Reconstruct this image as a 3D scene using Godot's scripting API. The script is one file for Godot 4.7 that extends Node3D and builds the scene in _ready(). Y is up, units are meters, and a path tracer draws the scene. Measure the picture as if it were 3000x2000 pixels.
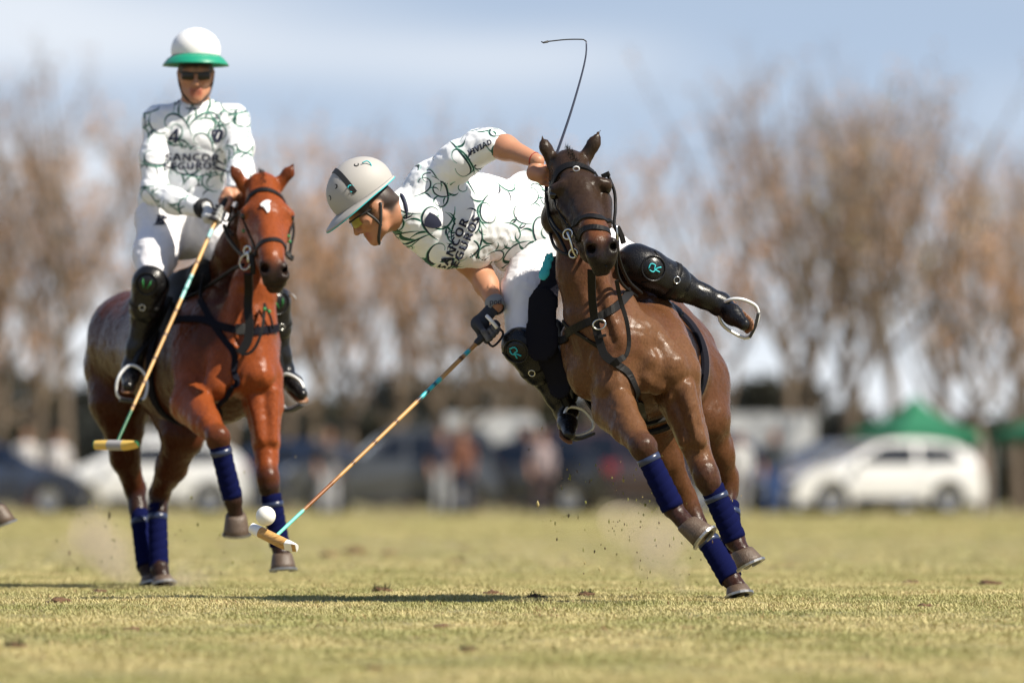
extends Node3D
# A polo match: two riders at the gallop on a dry field, parked cars and bare trees far behind. Metres, y up, camera looks along -z.

var org := Vector3.ZERO          # base of the thing being built; meshes are stored relative to it
var mats := {}
var taken := {}
var rng := RandomNumberGenerator.new()
var lump := FastNoiseLite.new()


func _ready() -> void:
	rng.seed = 7
	lump.seed = 3
	lump.noise_type = FastNoiseLite.TYPE_SIMPLEX_SMOOTH
	lump.frequency = 1.0
	set_view()
	make_materials()
	var t0 := Time.get_ticks_msec()
	build_field()
	print("field ", Time.get_ticks_msec() - t0)
	build_background()
	print("background ", Time.get_ticks_msec() - t0)
	build_lead_pony()
	print("lead pony ", Time.get_ticks_msec() - t0)
	build_lead_rider()
	print("lead rider ", Time.get_ticks_msec() - t0)
	build_second_pony()
	print("second pony ", Time.get_ticks_msec() - t0)
	build_second_rider()
	print("second rider ", Time.get_ticks_msec() - t0)
	build_third_pony()
	build_play()
	print("all ", Time.get_ticks_msec() - t0)


func set_view() -> void:
	var cam := Camera3D.new()
	cam.name = "camera"
	add_child(cam)
	var lens := CameraAttributesPhysical.new()
	lens.frustum_focal_length = 400.0
	lens.exposure_aperture = 3.7
	lens.frustum_focus_distance = 46.9
	lens.frustum_near = 1.0
	lens.frustum_far = 9000.0
	lens.exposure_multiplier = 1.0
	cam.attributes = lens
	cam.fov = 3.4365
	cam.near = 1.0
	cam.far = 9000.0
	cam.position = Vector3(0, 0.435, 47.8)
	cam.rotation_degrees = Vector3(0.7597, 0, 0)
	cam.current = true

	var env := Environment.new()
	env.background_mode = Environment.BG_SKY
	var sky := Sky.new()
	var pano := PanoramaSkyMaterial.new()
	pano.panorama = sky_picture()
	pano.energy_multiplier = 1.0
	sky.sky_material = pano
	env.sky = sky
	env.tonemap_mode = Environment.TONE_MAPPER_LINEAR
	env.tonemap_exposure = 1.7
	env.volumetric_fog_enabled = true
	env.volumetric_fog_density = 0.0
	env.sdfgi_enabled = true
	env.ssao_enabled = true
	env.ssil_enabled = true
	var we := WorldEnvironment.new()
	we.name = "environment"
	we.environment = env
	add_child(we)

	var sun := DirectionalLight3D.new()
	sun.name = "sun"
	sun.light_energy = 1.6
	sun.light_color = Color(1.0, 0.965, 0.9)
	sun.light_angular_distance = 0.53
	sun.shadow_enabled = true
	add_child(sun)
	sun.look_at_from_position(Vector3(0.585, 0.745, 0.32), Vector3.ZERO)


# Pale spring sky: whitish haze low down, thin level cloud, deeper blue overhead.
func sky_picture() -> ImageTexture:
	var w := 2048
	var h := 1024
	var im := Image.create(w, h, false, Image.FORMAT_RGBF)
	var n := FastNoiseLite.new()
	n.seed = 24
	n.noise_type = FastNoiseLite.TYPE_SIMPLEX_SMOOTH
	n.fractal_octaves = 3
	n.frequency = 1.0
	for j in h:
		var up := (0.5 - (j + 0.5) / h) * PI
		var e := maxf(0.0, sin(up))
		var blue := Color(0.44, 0.525, 0.61).lerp(Color(0.03, 0.075, 0.20), pow(e, 0.27))
		blue = Color(0.55, 0.585, 0.62).lerp(blue, smoothstep(0.0, 0.035, e))
		if up < 0.0:
			im.fill_rect(Rect2i(0, j, w, 1), blue)
			continue
		for i in w:
			var az := (i + 0.5) / w * TAU
			var band := n.get_noise_3d(cos(az) * 9.0, up * 70.0 + 1.7, sin(az) * 9.0) if up < 0.5 else n.get_noise_3d(cos(az) * cos(up) * 9.0, up * 12.0 + 30.7, sin(az) * cos(up) * 9.0)
			var cloud := lerpf(0.95, 0.04, pow(e, 0.4)) * smoothstep(-0.25, 0.38, band)
			im.set_pixel(i, j, blue.lerp(Color(0.565, 0.585, 0.61), cloud))
	return ImageTexture.create_from_image(im)


# ---------------------------------------------------------------- naming
func numbered(called: String) -> String:
	var n: int = taken.get(called, 0)
	taken[called] = n + 1
	return called if n == 0 else "%s_%03d" % [called, n]


func thing(called: String, label: String, category: String, at: Vector3, group := "") -> Node3D:
	var o := Node3D.new()
	o.name = numbered(called)
	add_child(o)
	o.position = at
	org = at
	meta(o, label, category, group)
	return o


func meta(o: Node, label: String, category := "", group := "", kind := "") -> void:
	if label: o.set_meta("label", label)
	if category: o.set_meta("category", category)
	if group: o.set_meta("group", group)
	if kind: o.set_meta("kind", kind)


func put(called: String, m: Mesh, mat: Material, parent: Node) -> MeshInstance3D:
	var o := MeshInstance3D.new()
	o.name = numbered(called) if parent == self else called
	o.mesh = m
	o.material_override = mat
	parent.add_child(o, true)
	return o


# ---------------------------------------------------------------- materials
func lin(r: float, g: float, b: float) -> Color:
	return Color(r, g, b).linear_to_srgb()


func plain(key: String, c: Color, rough := 0.6, metal := 0.0) -> StandardMaterial3D:
	var m := StandardMaterial3D.new()
	m.resource_name = key
	m.albedo_color = c
	m.roughness = rough
	m.metallic = metal
	mats[key] = m
	return m


func noise_map(freq: float, seed_: int, octaves := 4, size := 256, kind := FastNoiseLite.TYPE_SIMPLEX_SMOOTH) -> NoiseTexture2D:
	var n := FastNoiseLite.new()
	n.seed = seed_
	n.noise_type = kind
	n.frequency = freq
	n.fractal_octaves = octaves
	var t := NoiseTexture2D.new()
	t.noise = n
	t.width = size
	t.height = size
	t.seamless = true
	return t


func tinted(freq: float, seed_: int, a: Color, b: Color, c: Color, octaves := 4, size := 256) -> NoiseTexture2D:
	var t := noise_map(freq, seed_, octaves, size)
	var g := Gradient.new()
	g.offsets = PackedFloat32Array([0.2, 0.5, 0.8])
	g.colors = PackedColorArray([a, b, c])
	t.color_ramp = g
	return t


func relief(m: StandardMaterial3D, tex: Texture2D, cm: float, scale: Vector3) -> void:
	m.heightmap_enabled = true
	m.heightmap_texture = tex
	m.heightmap_scale = cm
	m.uv1_triplanar = true
	m.uv1_scale = scale


func make_materials() -> void:
	var fine := noise_map(0.06, 5, 4)
	var grain := noise_map(0.03, 9, 3)
	var m: StandardMaterial3D
	# coats: vertex colours carry the points (dark legs, muzzle), a mottled map the hair
	m = plain("coat", Color.WHITE, 0.44)
	m.vertex_color_use_as_albedo = true
	m.albedo_texture = tinted(0.045, 31, Color(0.80, 0.79, 0.78), Color(0.93, 0.93, 0.92), Color.WHITE, 6, 512)
	m.roughness_texture = tinted(0.02, 32, Color(0.45, 0.45, 0.45), Color(0.68, 0.68, 0.68), Color.WHITE, 5, 512)
	m.metallic_specular = 0.28
	relief(m, noise_map(0.09, 6, 5, 512), 0.10, Vector3(5.5, 2.2, 5.5))
	m = plain("hoof", lin(0.13, 0.095, 0.07), 0.5)
	m.albedo_texture = tinted(0.05, 12, Color(0.5, 0.45, 0.4), Color(0.9, 0.85, 0.8), Color.WHITE)
	relief(m, grain, 0.15, Vector3(30, 6, 30))
	plain("shoe", Color(0.62, 0.62, 0.62), 0.35, 0.9)
	m = plain("skin", Color.WHITE, 0.5)
	m.vertex_color_use_as_albedo = true
	m.subsurf_scatter_enabled = true
	m.subsurf_scatter_strength = 0.12
	relief(m, fine, 0.03, Vector3(30, 30, 30))
	m = plain("shirt", Color.WHITE, 0.75)
	m.albedo_texture = jersey_print()
	m.rim_enabled = true
	m.rim = 0.15
	m = plain("breeches", lin(0.74, 0.73, 0.76), 0.8)
	relief(m, fine, 0.05, Vector3(14, 14, 14))
	m = plain("boot", lin(0.007, 0.007, 0.008), 0.55)
	m.roughness_texture = tinted(0.03, 55, Color(0.30, 0.30, 0.30), Color(0.5, 0.5, 0.5), Color(0.9, 0.9, 0.9), 5)
	m.metallic_specular = 0.42
	relief(m, fine, 0.04, Vector3(16, 16, 16))
	m = plain("leather", lin(0.008, 0.0075, 0.0075), 0.5)
	m.metallic_specular = 0.3
	relief(m, fine, 0.03, Vector3(40, 40, 40))
	m = plain("web", lin(0.008, 0.008, 0.013), 0.85)
	m.metallic_specular = 0.2
	m = plain("sole", lin(0.22, 0.10, 0.045), 0.5)
	m = plain("wrap", lin(0.0045, 0.0065, 0.042), 0.95)
	m.metallic_specular = 0.15
	relief(m, fine, 0.12, Vector3(26, 26, 26))
	plain("wrap_strap", lin(0.02, 0.03, 0.07), 0.3)
	plain("steel", Color(0.78, 0.78, 0.76), 0.22, 1.0)
	plain("alloy", lin(0.72, 0.73, 0.72), 0.35, 0.3)
	plain("eye", lin(0.006, 0.004, 0.003), 0.05)
	plain("white_shell", lin(0.80, 0.80, 0.79), 0.35)
	m = plain("grey_shell", lin(0.37, 0.355, 0.335), 0.6)
	relief(m, fine, 0.02, Vector3(30, 30, 30))
	plain("green_rim", lin(0.012, 0.25, 0.15), 0.35)
	plain("turquoise", lin(0.03, 0.42, 0.46), 0.6)
	plain("mint", lin(0.20, 0.66, 0.56), 0.5)
	plain("emerald", lin(0.02, 0.20, 0.05), 0.5)
	plain("navy", lin(0.010, 0.014, 0.04), 0.7)
	plain("white_cloth", lin(0.75, 0.75, 0.76), 0.8)
	plain("black_cloth", lin(0.012, 0.012, 0.014), 0.85)
	plain("grey_cloth", lin(0.22, 0.225, 0.23), 0.85)
	m = plain("lens", lin(0.02, 0.016, 0.008), 0.1)
	m.metallic_specular = 0.4
	plain("amber_lens", lin(0.30, 0.26, 0.04), 0.08)
	m = plain("cane", Color.WHITE, 0.38)
	m.vertex_color_use_as_albedo = true
	m = plain("mallet_wood", lin(0.56, 0.34, 0.12), 0.45)
	m.albedo_texture = tinted(0.02, 77, Color(0.7, 0.6, 0.5), Color(0.92, 0.9, 0.85), Color.WHITE)
	m.uv1_triplanar = true
	m.uv1_scale = Vector3(4, 30, 30)
	plain("mallet_yellow", lin(0.66, 0.44, 0.10), 0.4)
	plain("grey_tape", lin(0.32, 0.31, 0.31), 0.6)
	plain("green_paint", lin(0.01, 0.10, 0.04), 0.35)
	m = plain("ball", lin(0.76, 0.75, 0.70), 0.5)
	relief(m, fine, 0.10, Vector3(14, 14, 14))
	plain("whip", lin(0.05, 0.06, 0.10), 0.35)
	m = plain("soil", lin(0.115, 0.062, 0.032), 0.95)
	relief(m, grain, 1.0, Vector3(8, 8, 8))
	plain("turf_dark", lin(0.055, 0.06, 0.018), 0.9)
	m = plain("blade", Color.WHITE, 0.75)
	m.vertex_color_use_as_albedo = true
	m.backlight_enabled = true
	m.backlight = lin(0.25, 0.25, 0.10)
	m = plain("ground", Color.WHITE, 0.95)
	m.albedo_texture = tinted(0.012, 40, lin(0.13, 0.125, 0.05), lin(0.20, 0.17, 0.075), lin(0.26, 0.215, 0.10), 5, 512)
	m.uv1_triplanar = true
	m.uv1_world_triplanar = true
	m.uv1_scale = Vector3(0.11, 0.11, 0.11)
	# background
	m = plain("bark", lin(0.15, 0.115, 0.085), 0.95)
	relief(m, grain, 2.0, Vector3(2, 0.5, 2))
	m = plain("leaf", Color.WHITE, 0.8)
	m.vertex_color_use_as_albedo = true
	m.backlight_enabled = true
	m.backlight = lin(0.4, 0.3, 0.2)
	plain("car_white", lin(0.74, 0.74, 0.73), 0.25)
	plain("car_black", lin(0.012, 0.013, 0.016), 0.2)
	plain("car_grey", lin(0.05, 0.054, 0.06), 0.25)
	plain("car_blue", lin(0.015, 0.025, 0.055), 0.2)
	plain("car_silver", lin(0.42, 0.43, 0.44), 0.25)
	plain("car_maroon", lin(0.035, 0.018, 0.02), 0.25)
	for k in ["car_white", "car_black", "car_grey", "car_blue", "car_silver", "car_maroon"]:
		mats[k].clearcoat_enabled = true
		mats[k].clearcoat = 1.0
		mats[k].clearcoat_roughness = 0.03
	m = plain("glass", Color(0.03, 0.035, 0.04), 0.03)
	m.metallic_specular = 0.7
	plain("tyre", lin(0.012, 0.012, 0.012), 0.85)
	plain("rim", lin(0.45, 0.45, 0.46), 0.25, 0.8)
	plain("lamp_clear", lin(0.7, 0.7, 0.7), 0.08, 0.6)
	plain("lamp_red", lin(0.25, 0.01, 0.012), 0.15)
	plain("trim", lin(0.02, 0.02, 0.02), 0.6)
	plain("tent_green", lin(0.006, 0.115, 0.055), 0.85)
	m = plain("person", Color.WHITE, 0.85)
	m.vertex_color_use_as_albedo = true
	plain("wall_white", lin(0.66, 0.63, 0.62), 0.85)
	plain("wall_dark", lin(0.035, 0.04, 0.05), 0.9)


# White jersey cloth printed with tapering acanthus scrolls in navy and green.
func jersey_print() -> ImageTexture:
	var s := 1024
	var im := Image.create(s, s, false, Image.FORMAT_RGB8)
	im.fill(Color(0.925, 0.93, 0.945))
	var r := RandomNumberGenerator.new()
	r.seed = 11
	var navy := Color(0.05, 0.11, 0.19)
	var green := Color(0.07, 0.32, 0.26)
	var pale := Color(0.62, 0.84, 0.77)
	for k in 35:
		# a scroll: a stem that winds up into a spiral, with two leaves that part from it
		var p := Vector2((k % 7 + r.randf_range(0.05, 0.95)) / 7.0, (k / 7 + r.randf_range(0.05, 0.95)) / 6.0) * s
		var a := r.randf() * TAU
		var hand := 1.0 if r.randf() < 0.5 else -1.0
		var big := r.randf_range(0.65, 1.25)
		var dark := r.randf() < 0.8
		var n := int(260.0 * big)
		for i in n:
			var t := float(i) / n
			a += hand * (0.004 + 0.042 * pow(t, 1.8)) / big
			p += Vector2(cos(a), sin(a)) * 1.7
			var side := Vector2(-sin(a), cos(a)) * hand
			var w := (13.0 * pow(sin(PI * pow(t, 0.8)), 1.2) + 1.6) * big
			if i % 2 == 0:
				dab(im, p - side * (w * 0.5 + 5.0), 1.7, pale, s)
			dab(im, p - side * (w * 0.35), maxf(1.3, w * 0.28), green, s)
			dab(im, p + side * (w * 0.15), maxf(1.3, w * 0.34), navy if dark else green, s)
			if i == int(n * 0.22) or i == int(n * 0.42):
				var q := p
				var b := a - hand * 0.5
				for j in 80:
					b -= hand * (0.012 + 0.02 * j / 80.0)
					q += Vector2(cos(b), sin(b)) * 1.6 * big
					dab(im, q, (7.5 * pow(sin(PI * pow((j + 1) / 81.0, 0.7)), 1.5) + 0.9) * big, green if dark else navy, s)
	return ImageTexture.create_from_image(im)


func dab(im: Image, p: Vector2, r: float, c: Color, s: int) -> void:
	if absf(fposmod(p.x, s) - s * 0.5) < s * 0.30 and absf(fposmod(p.y, s) - s * 0.5) < s * 0.09:
		return                     # the sponsor's name stands on plain white
	var k := int(ceil(r))
	for y in range(-k, k + 1):
		for x in range(-k, k + 1):
			if x * x + y * y <= r * r:
				im.set_pixel(posmod(int(p.x) + x, s), posmod(int(p.y) + y, s), c)


# ---------------------------------------------------------------- bodies: tapered bones joined by a smooth minimum, meshed as surface nets
class Flesh:
	var A := PackedVector3Array()
	var BA := PackedVector3Array()
	var N := PackedVector3Array()
	var IL := PackedFloat32Array()
	var RA := PackedFloat32Array()
	var DR := PackedFloat32Array()
	var K := PackedFloat32Array()
	var FL := PackedFloat32Array()
	var CUT := PackedByteArray()
	var COL := PackedColorArray()
	var every := PackedInt32Array()
	var blend := 0.03

	func bone(a: Vector3, b: Vector3, ra: float, rb: float, col := Color.WHITE, k := 0.04, flat := Vector3.ZERO, f := 1.0, cut := false) -> void:
		every.append(A.size())
		A.append(a)
		BA.append(b - a)
		IL.append(1.0 / maxf((b - a).length_squared(), 1e-9))
		RA.append(ra)
		DR.append(rb - ra)
		K.append(k)
		N.append(flat.normalized() if f != 1.0 else Vector3.ZERO)
		FL.append(f - 1.0)
		CUT.append(1 if cut else 0)
		COL.append(col)

	func ball(a: Vector3, r: float, col := Color.WHITE, k := 0.03, flat := Vector3.ZERO, f := 1.0) -> void:
		bone(a, a + Vector3(0.0005, 0, 0), r, r, col, k, flat, f)

	func chain(pts: Array, radii: Array, col := Color.WHITE, k := 0.04, flat := Vector3.ZERO, f := 1.0) -> void:
		for i in pts.size() - 1:
			bone(pts[i], pts[i + 1], radii[i], radii[i + 1], col, k, flat, f)

	func hole(a: Vector3, b: Vector3, ra: float, rb: float, k := 0.015, col := Color.BLACK) -> void:
		bone(a, b, ra, rb, col, k, Vector3.ZERO, 1.0, true)

	func groove(a: Vector3, b: Vector3, r: float, k: float, col: Color) -> void:
		bone(a, b, r, r, col, k, Vector3.ZERO, 1.0, true)

	func one(p: Vector3, i: int) -> float:
		var pa := p - A[i]
		var h := clampf(pa.dot(BA[i]) * IL[i], 0.0, 1.0)
		var q := pa - BA[i] * h
		if FL[i] != 0.0:
			q += N[i] * (q.dot(N[i]) * FL[i])
		return q.length() - RA[i] - DR[i] * h

	func dist(p: Vector3, idx: PackedInt32Array) -> float:
		var d := 9.0
		for i in idx:
			var pa := p - A[i]
			var h := clampf(pa.dot(BA[i]) * IL[i], 0.0, 1.0)
			var q := pa - BA[i] * h
			var fl := FL[i]
			if fl != 0.0:
				q += N[i] * (q.dot(N[i]) * fl)
			var e := q.length() - RA[i] - DR[i] * h
			var kk := K[i]
			if CUT[i]:
				e = -e
				var g := maxf(kk - absf(d - e), 0.0)
				d = maxf(d, e) + g * g / kk * 0.25
			elif e < d + kk:
				var g := maxf(kk - absf(d - e), 0.0)
				d = minf(d, e) - g * g / kk * 0.25
		return d

	func grad(p: Vector3, idx: PackedInt32Array, e := 0.003) -> Vector3:
		var a := dist(p + Vector3(e, -e, -e), idx)
		var b := dist(p + Vector3(-e, -e, e), idx)
		var c := dist(p + Vector3(-e, e, -e), idx)
		var d := dist(p + Vector3(e, e, e), idx)
		return Vector3(a - b - c + d, -a - b + c + d, -a + b - c + d).normalized()

	# the nearest point of the surface, lifted by off; [point, normal]
	func snap(p: Vector3, off := 0.0) -> Array:
		var near := PackedInt32Array()
		var least := 9.0
		for i in every:
			least = minf(least, one(p, i))
		for i in every:
			if one(p, i) < least + 0.15:
				near.append(i)
		var n := Vector3.UP
		for k in 4:
			n = grad(p, near)
			p -= n * dist(p, near) * 0.9
		return [p + n * off, n]

	# travel from p along dir until the surface is met
	func cast(p: Vector3, dir: Vector3) -> Vector3:
		var q := p
		for k in 40:
			var d := dist(q, every)
			if d < 0.0008:
				break
			q += dir * d * 0.8
			if q.distance_to(p) > 0.45:
				return snap(p + dir * 0.25)[0]
		return q

	func color_at(p: Vector3, idx: PackedInt32Array) -> Color:
		var least := 9.0
		for i in idx:
			least = minf(least, absf(one(p, i)) if CUT[i] else one(p, i))
		var c := Color(0, 0, 0)
		var s := 0.0
		for i in idx:
			var e := absf(one(p, i)) if CUT[i] else one(p, i)
			var w := maxf(0.0, 1.0 - (e - least) / blend)
			w *= w
			c += COL[i] * w
			s += w
		c = c / s
		return Color(c.r, c.g, c.b)

	# surface nets; returns [vertices, colours, triangle corners]
	func nets(cell: float, colours := true) -> Array:
		var nb := 6
		var size := cell * nb
		var half := size * 0.866
		var blocks := {}
		for i in every:
			if CUT[i]:
				continue
			var r := maxf(RA[i], RA[i] + DR[i]) + 0.04
			var lo := A[i].min(A[i] + BA[i]) - Vector3.ONE * r
			var hi := A[i].max(A[i] + BA[i]) + Vector3.ONE * r
			for x in range(floori(lo.x / size), floori(hi.x / size) + 1):
				for y in range(floori(lo.y / size), floori(hi.y / size) + 1):
					for z in range(floori(lo.z / size), floori(hi.z / size) + 1):
						blocks[Vector3i(x, y, z)] = true
		var verts := PackedVector3Array()
		var cols := PackedColorArray()
		var of_cell := {}
		var edges: Array[Vector4i] = []
		var m := nb + 1
		var m2 := m * m
		var val := PackedFloat32Array()
		val.resize(m * m * m)
		for b: Vector3i in blocks:
			var mid := (Vector3(b) + Vector3.ONE * 0.5) * size
			var least := 9.0
			var es := PackedFloat32Array()
			for i in every:
				var e := one(mid, i)
				es.append(e)
				if not CUT[i]:
					least = minf(least, e / (1.0 + maxf(0.0, FL[i])) if e > 0.0 else e)
			if least > half + 0.045:
				continue
			var idx := PackedInt32Array()
			for i in every:
				var e := es[i] / (1.0 + maxf(0.0, FL[i])) if es[i] > 0.0 else es[i]
				if (CUT[i] and e < half + K[i]) or (not CUT[i] and e < least + 2.0 * half + K[i] and e < half + K[i] + 0.03):
					idx.append(i)
			if idx.is_empty():
				continue
			if least < -half * 1.6 and dist(mid, idx) < -half * 1.5:
				continue
			var o := Vector3(b) * size
			var any_in := false
			var any_out := false
			var at := 0
			for z in m:
				for y in m:
					for x in m:
						var v := dist(o + Vector3(x, y, z) * cell, idx)
						val[at] = v
						at += 1
						if v < 0.0: any_in = true
						else: any_out = true
			if not (any_in and any_out):
				continue
			var base := b * nb
			for z in nb:
				for y in nb:
					for x in nb:
						var k := x + y * m + z * m2
						var v0 := val[k]
						var v1 := val[k + 1]
						var v2 := val[k + m]
						var v3 := val[k + m + 1]
						var v4 := val[k + m2]
						var v5 := val[k + m2 + 1]
						var v6 := val[k + m2 + m]
						var v7 := val[k + m2 + m + 1]
						var inside := int(v0 < 0.0) + int(v1 < 0.0) + int(v2 < 0.0) + int(v3 < 0.0) + int(v4 < 0.0) + int(v5 < 0.0) + int(v6 < 0.0) + int(v7 < 0.0)
						if inside == 0 or inside == 8:
							continue
						var s := Vector3.ZERO
						var c := 0
						if (v0 < 0.0) != (v1 < 0.0): s += Vector3(v0 / (v0 - v1), 0, 0); c += 1
						if (v2 < 0.0) != (v3 < 0.0): s += Vector3(v2 / (v2 - v3), 1, 0); c += 1
						if (v4 < 0.0) != (v5 < 0.0): s += Vector3(v4 / (v4 - v5), 0, 1); c += 1
						if (v6 < 0.0) != (v7 < 0.0): s += Vector3(v6 / (v6 - v7), 1, 1); c += 1
						if (v0 < 0.0) != (v2 < 0.0): s += Vector3(0, v0 / (v0 - v2), 0); c += 1
						if (v1 < 0.0) != (v3 < 0.0): s += Vector3(1, v1 / (v1 - v3), 0); c += 1
						if (v4 < 0.0) != (v6 < 0.0): s += Vector3(0, v4 / (v4 - v6), 1); c += 1
						if (v5 < 0.0) != (v7 < 0.0): s += Vector3(1, v5 / (v5 - v7), 1); c += 1
						if (v0 < 0.0) != (v4 < 0.0): s += Vector3(0, 0, v0 / (v0 - v4)); c += 1
						if (v1 < 0.0) != (v5 < 0.0): s += Vector3(1, 0, v1 / (v1 - v5)); c += 1
						if (v2 < 0.0) != (v6 < 0.0): s += Vector3(0, 1, v2 / (v2 - v6)); c += 1
						if (v3 < 0.0) != (v7 < 0.0): s += Vector3(1, 1, v3 / (v3 - v7)); c += 1
						var p := o + (Vector3(x, y, z) + s / c) * cell
						var id := base + Vector3i(x, y, z)
						of_cell[id] = verts.size()
						verts.append(p)
						if colours:
							cols.append(color_at(p, idx))
						if (v0 < 0.0) != (v1 < 0.0): edges.append(Vector4i(id.x, id.y, id.z, 0 if v0 < 0.0 else 3))
						if (v0 < 0.0) != (v2 < 0.0): edges.append(Vector4i(id.x, id.y, id.z, 1 if v0 < 0.0 else 4))
						if (v0 < 0.0) != (v4 < 0.0): edges.append(Vector4i(id.x, id.y, id.z, 2 if v0 < 0.0 else 5))
		var tri := PackedInt32Array()
		var U := [Vector3i(0, 1, 0), Vector3i(0, 0, 1), Vector3i(1, 0, 0)]
		var W := [Vector3i(0, 0, 1), Vector3i(1, 0, 0), Vector3i(0, 1, 0)]
		for e in edges:
			var id := Vector3i(e.x, e.y, e.z)
			var ax := e.w % 3
			var u: Vector3i = U[ax]
			var w: Vector3i = W[ax]
			var a: int = of_cell.get(id, -1)
			var b: int = of_cell.get(id - u, -1)
			var c: int = of_cell.get(id - u - w, -1)
			var d: int = of_cell.get(id - w, -1)
			if a < 0 or b < 0 or c < 0 or d < 0:
				continue
			if e.w < 3:
				tri.append_array(PackedInt32Array([a, c, b, a, d, c]))
			else:
				tri.append_array(PackedInt32Array([a, b, c, a, c, d]))
		return [verts, cols, tri]


func normals_of(v: PackedVector3Array, t: PackedInt32Array) -> PackedVector3Array:
	var n := PackedVector3Array()
	n.resize(v.size())
	for i in range(0, t.size(), 3):
		var a := t[i]
		var b := t[i + 1]
		var c := t[i + 2]
		var f := (v[c] - v[a]).cross(v[b] - v[a])
		n[a] += f
		n[b] += f
		n[c] += f
	for i in n.size():
		n[i] = n[i].normalized()
	return n


# bumps: each vertex is pushed along its normal by bump.call(point, normal)
func flesh_mesh(f: Flesh, cell: float, bump = null, colours := true) -> ArrayMesh:
	var r := f.nets(cell, colours)
	var v: PackedVector3Array = r[0]
	var t: PackedInt32Array = r[2]
	var n := normals_of(v, t)
	if bump != null:
		for i in v.size():
			var h: float = bump.call(v[i], n[i])
			v[i] += n[i] * h
		n = normals_of(v, t)
	for i in v.size():
		v[i] -= org
	var arr := []
	arr.resize(Mesh.ARRAY_MAX)
	arr[Mesh.ARRAY_VERTEX] = v
	arr[Mesh.ARRAY_NORMAL] = n
	if colours:
		arr[Mesh.ARRAY_COLOR] = r[1]
	arr[Mesh.ARRAY_INDEX] = t
	var m := ArrayMesh.new()
	m.add_surface_from_arrays(Mesh.PRIMITIVE_TRIANGLES, arr)
	return m


# a printed garment: as flesh_mesh, with cloth coordinates measured along the piece of the pattern that each face belongs to.
# pieces: [start, end, across, flat?]; flat pieces are cut flat (front and back of the body), the others are sleeves.
func garment_mesh(f: Flesh, cell: float, pieces: Array, per_metre: float, heart: Vector3, bump = null) -> ArrayMesh:
	var r := f.nets(cell, false)
	var v: PackedVector3Array = r[0]
	var t: PackedInt32Array = r[2]
	var n := normals_of(v, t)
	if bump != null:
		for i in v.size():
			var h: float = bump.call(v[i], n[i])
			v[i] += n[i] * h
		n = normals_of(v, t)
	var h0: Vector3 = heart - pieces[0][0]
	var ax0: Vector3 = (pieces[0][1] - pieces[0][0]).normalized()
	var x0: Vector3 = (pieces[0][2] - ax0 * ax0.dot(pieces[0][2])).normalized()
	var shift := Vector2(0.5, 0.5) - Vector2(h0.dot(x0), -h0.dot(ax0)) * per_metre
	var V := PackedVector3Array()
	var NN := PackedVector3Array()
	var UV := PackedVector2Array()
	for i in range(0, t.size(), 3):
		var mid := (v[t[i]] + v[t[i + 1]] + v[t[i + 2]]) / 3.0
		var best := 0
		var bd := 9.0
		for k in pieces.size():
			var pc: Array = pieces[k]
			var a: Vector3 = pc[0]
			var ba: Vector3 = pc[1] - a
			var h := clampf((mid - a).dot(ba) / ba.length_squared(), 0.0, 1.0)
			var d: float = (mid - a - ba * h).length() - pc[4]
			if d < bd:
				bd = d
				best = k
		var pc: Array = pieces[best]
		var ax: Vector3 = (pc[1] - pc[0]).normalized()
		var x: Vector3 = (pc[2] - ax * ax.dot(pc[2])).normalized()
		var z := ax.cross(x)
		var a0 := 0.0
		for j in 3:
			var q: Vector3 = v[t[i + j]] - pc[0]
			V.append(v[t[i + j]] - org)
			NN.append(n[t[i + j]])
			if pc[3]:
				UV.append(Vector2(q.dot(x), -q.dot(ax)) * per_metre + shift)
			else:
				var ang := atan2(q.dot(z), q.dot(x))
				if j == 0: a0 = ang
				elif ang - a0 > PI: ang -= TAU
				elif ang - a0 < -PI: ang += TAU
				UV.append(Vector2(ang * 0.055, -q.dot(ax)) * per_metre + Vector2(0.2 * best, 0.08))
	var arr := []
	arr.resize(Mesh.ARRAY_MAX)
	arr[Mesh.ARRAY_VERTEX] = V
	arr[Mesh.ARRAY_NORMAL] = NN
	arr[Mesh.ARRAY_TEX_UV] = UV
	var m := ArrayMesh.new()
	m.add_surface_from_arrays(Mesh.PRIMITIVE_TRIANGLES, arr)
	return m


# lettering that lies on cloth: a text, laid out in the plane (right, up) round c and pressed along -out onto the body
func print_on(f: Flesh, text: String, size: float, c: Vector3, right: Vector3, up: Vector3, out: Vector3, serif := false) -> ArrayMesh:
	var tm := TextMesh.new()
	var font := SystemFont.new()
	font.font_names = PackedStringArray(["Droid Serif" if serif else "Droid Sans"])
	font.font_weight = 800
	tm.font = font
	tm.text = text
	tm.font_size = 64
	tm.pixel_size = size / 64.0
	tm.depth = 0.003
	tm.curve_step = 2.0
	return press(f, tm, c, right, up, out)


func press(f: Flesh, tm: Mesh, c: Vector3, right: Vector3, up: Vector3, out: Vector3) -> ArrayMesh:
	var a := tm.surface_get_arrays(0)
	var v: PackedVector3Array = a[Mesh.ARRAY_VERTEX]
	var t: PackedInt32Array = a[Mesh.ARRAY_INDEX] if a[Mesh.ARRAY_INDEX] != null else PackedInt32Array(range(v.size()))
	var done := {}
	var st := SurfaceTool.new()
	st.begin(Mesh.PRIMITIVE_TRIANGLES)
	for i in t:
		var q := v[i]
		if not done.has(q):
			var p := f.cast(c + right * q.x + up * q.y + out * 0.25, -out)
			done[q] = p + out * (0.0085 + q.z)
		st.add_vertex(done[q] - org)
	st.generate_normals()
	return st.commit()


# ---------------------------------------------------------------- swept and lathed pieces
func begin() -> SurfaceTool:
	var st := SurfaceTool.new()
	st.begin(Mesh.PRIMITIVE_TRIANGLES)
	st.set_smooth_group(0)
	return st


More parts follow.
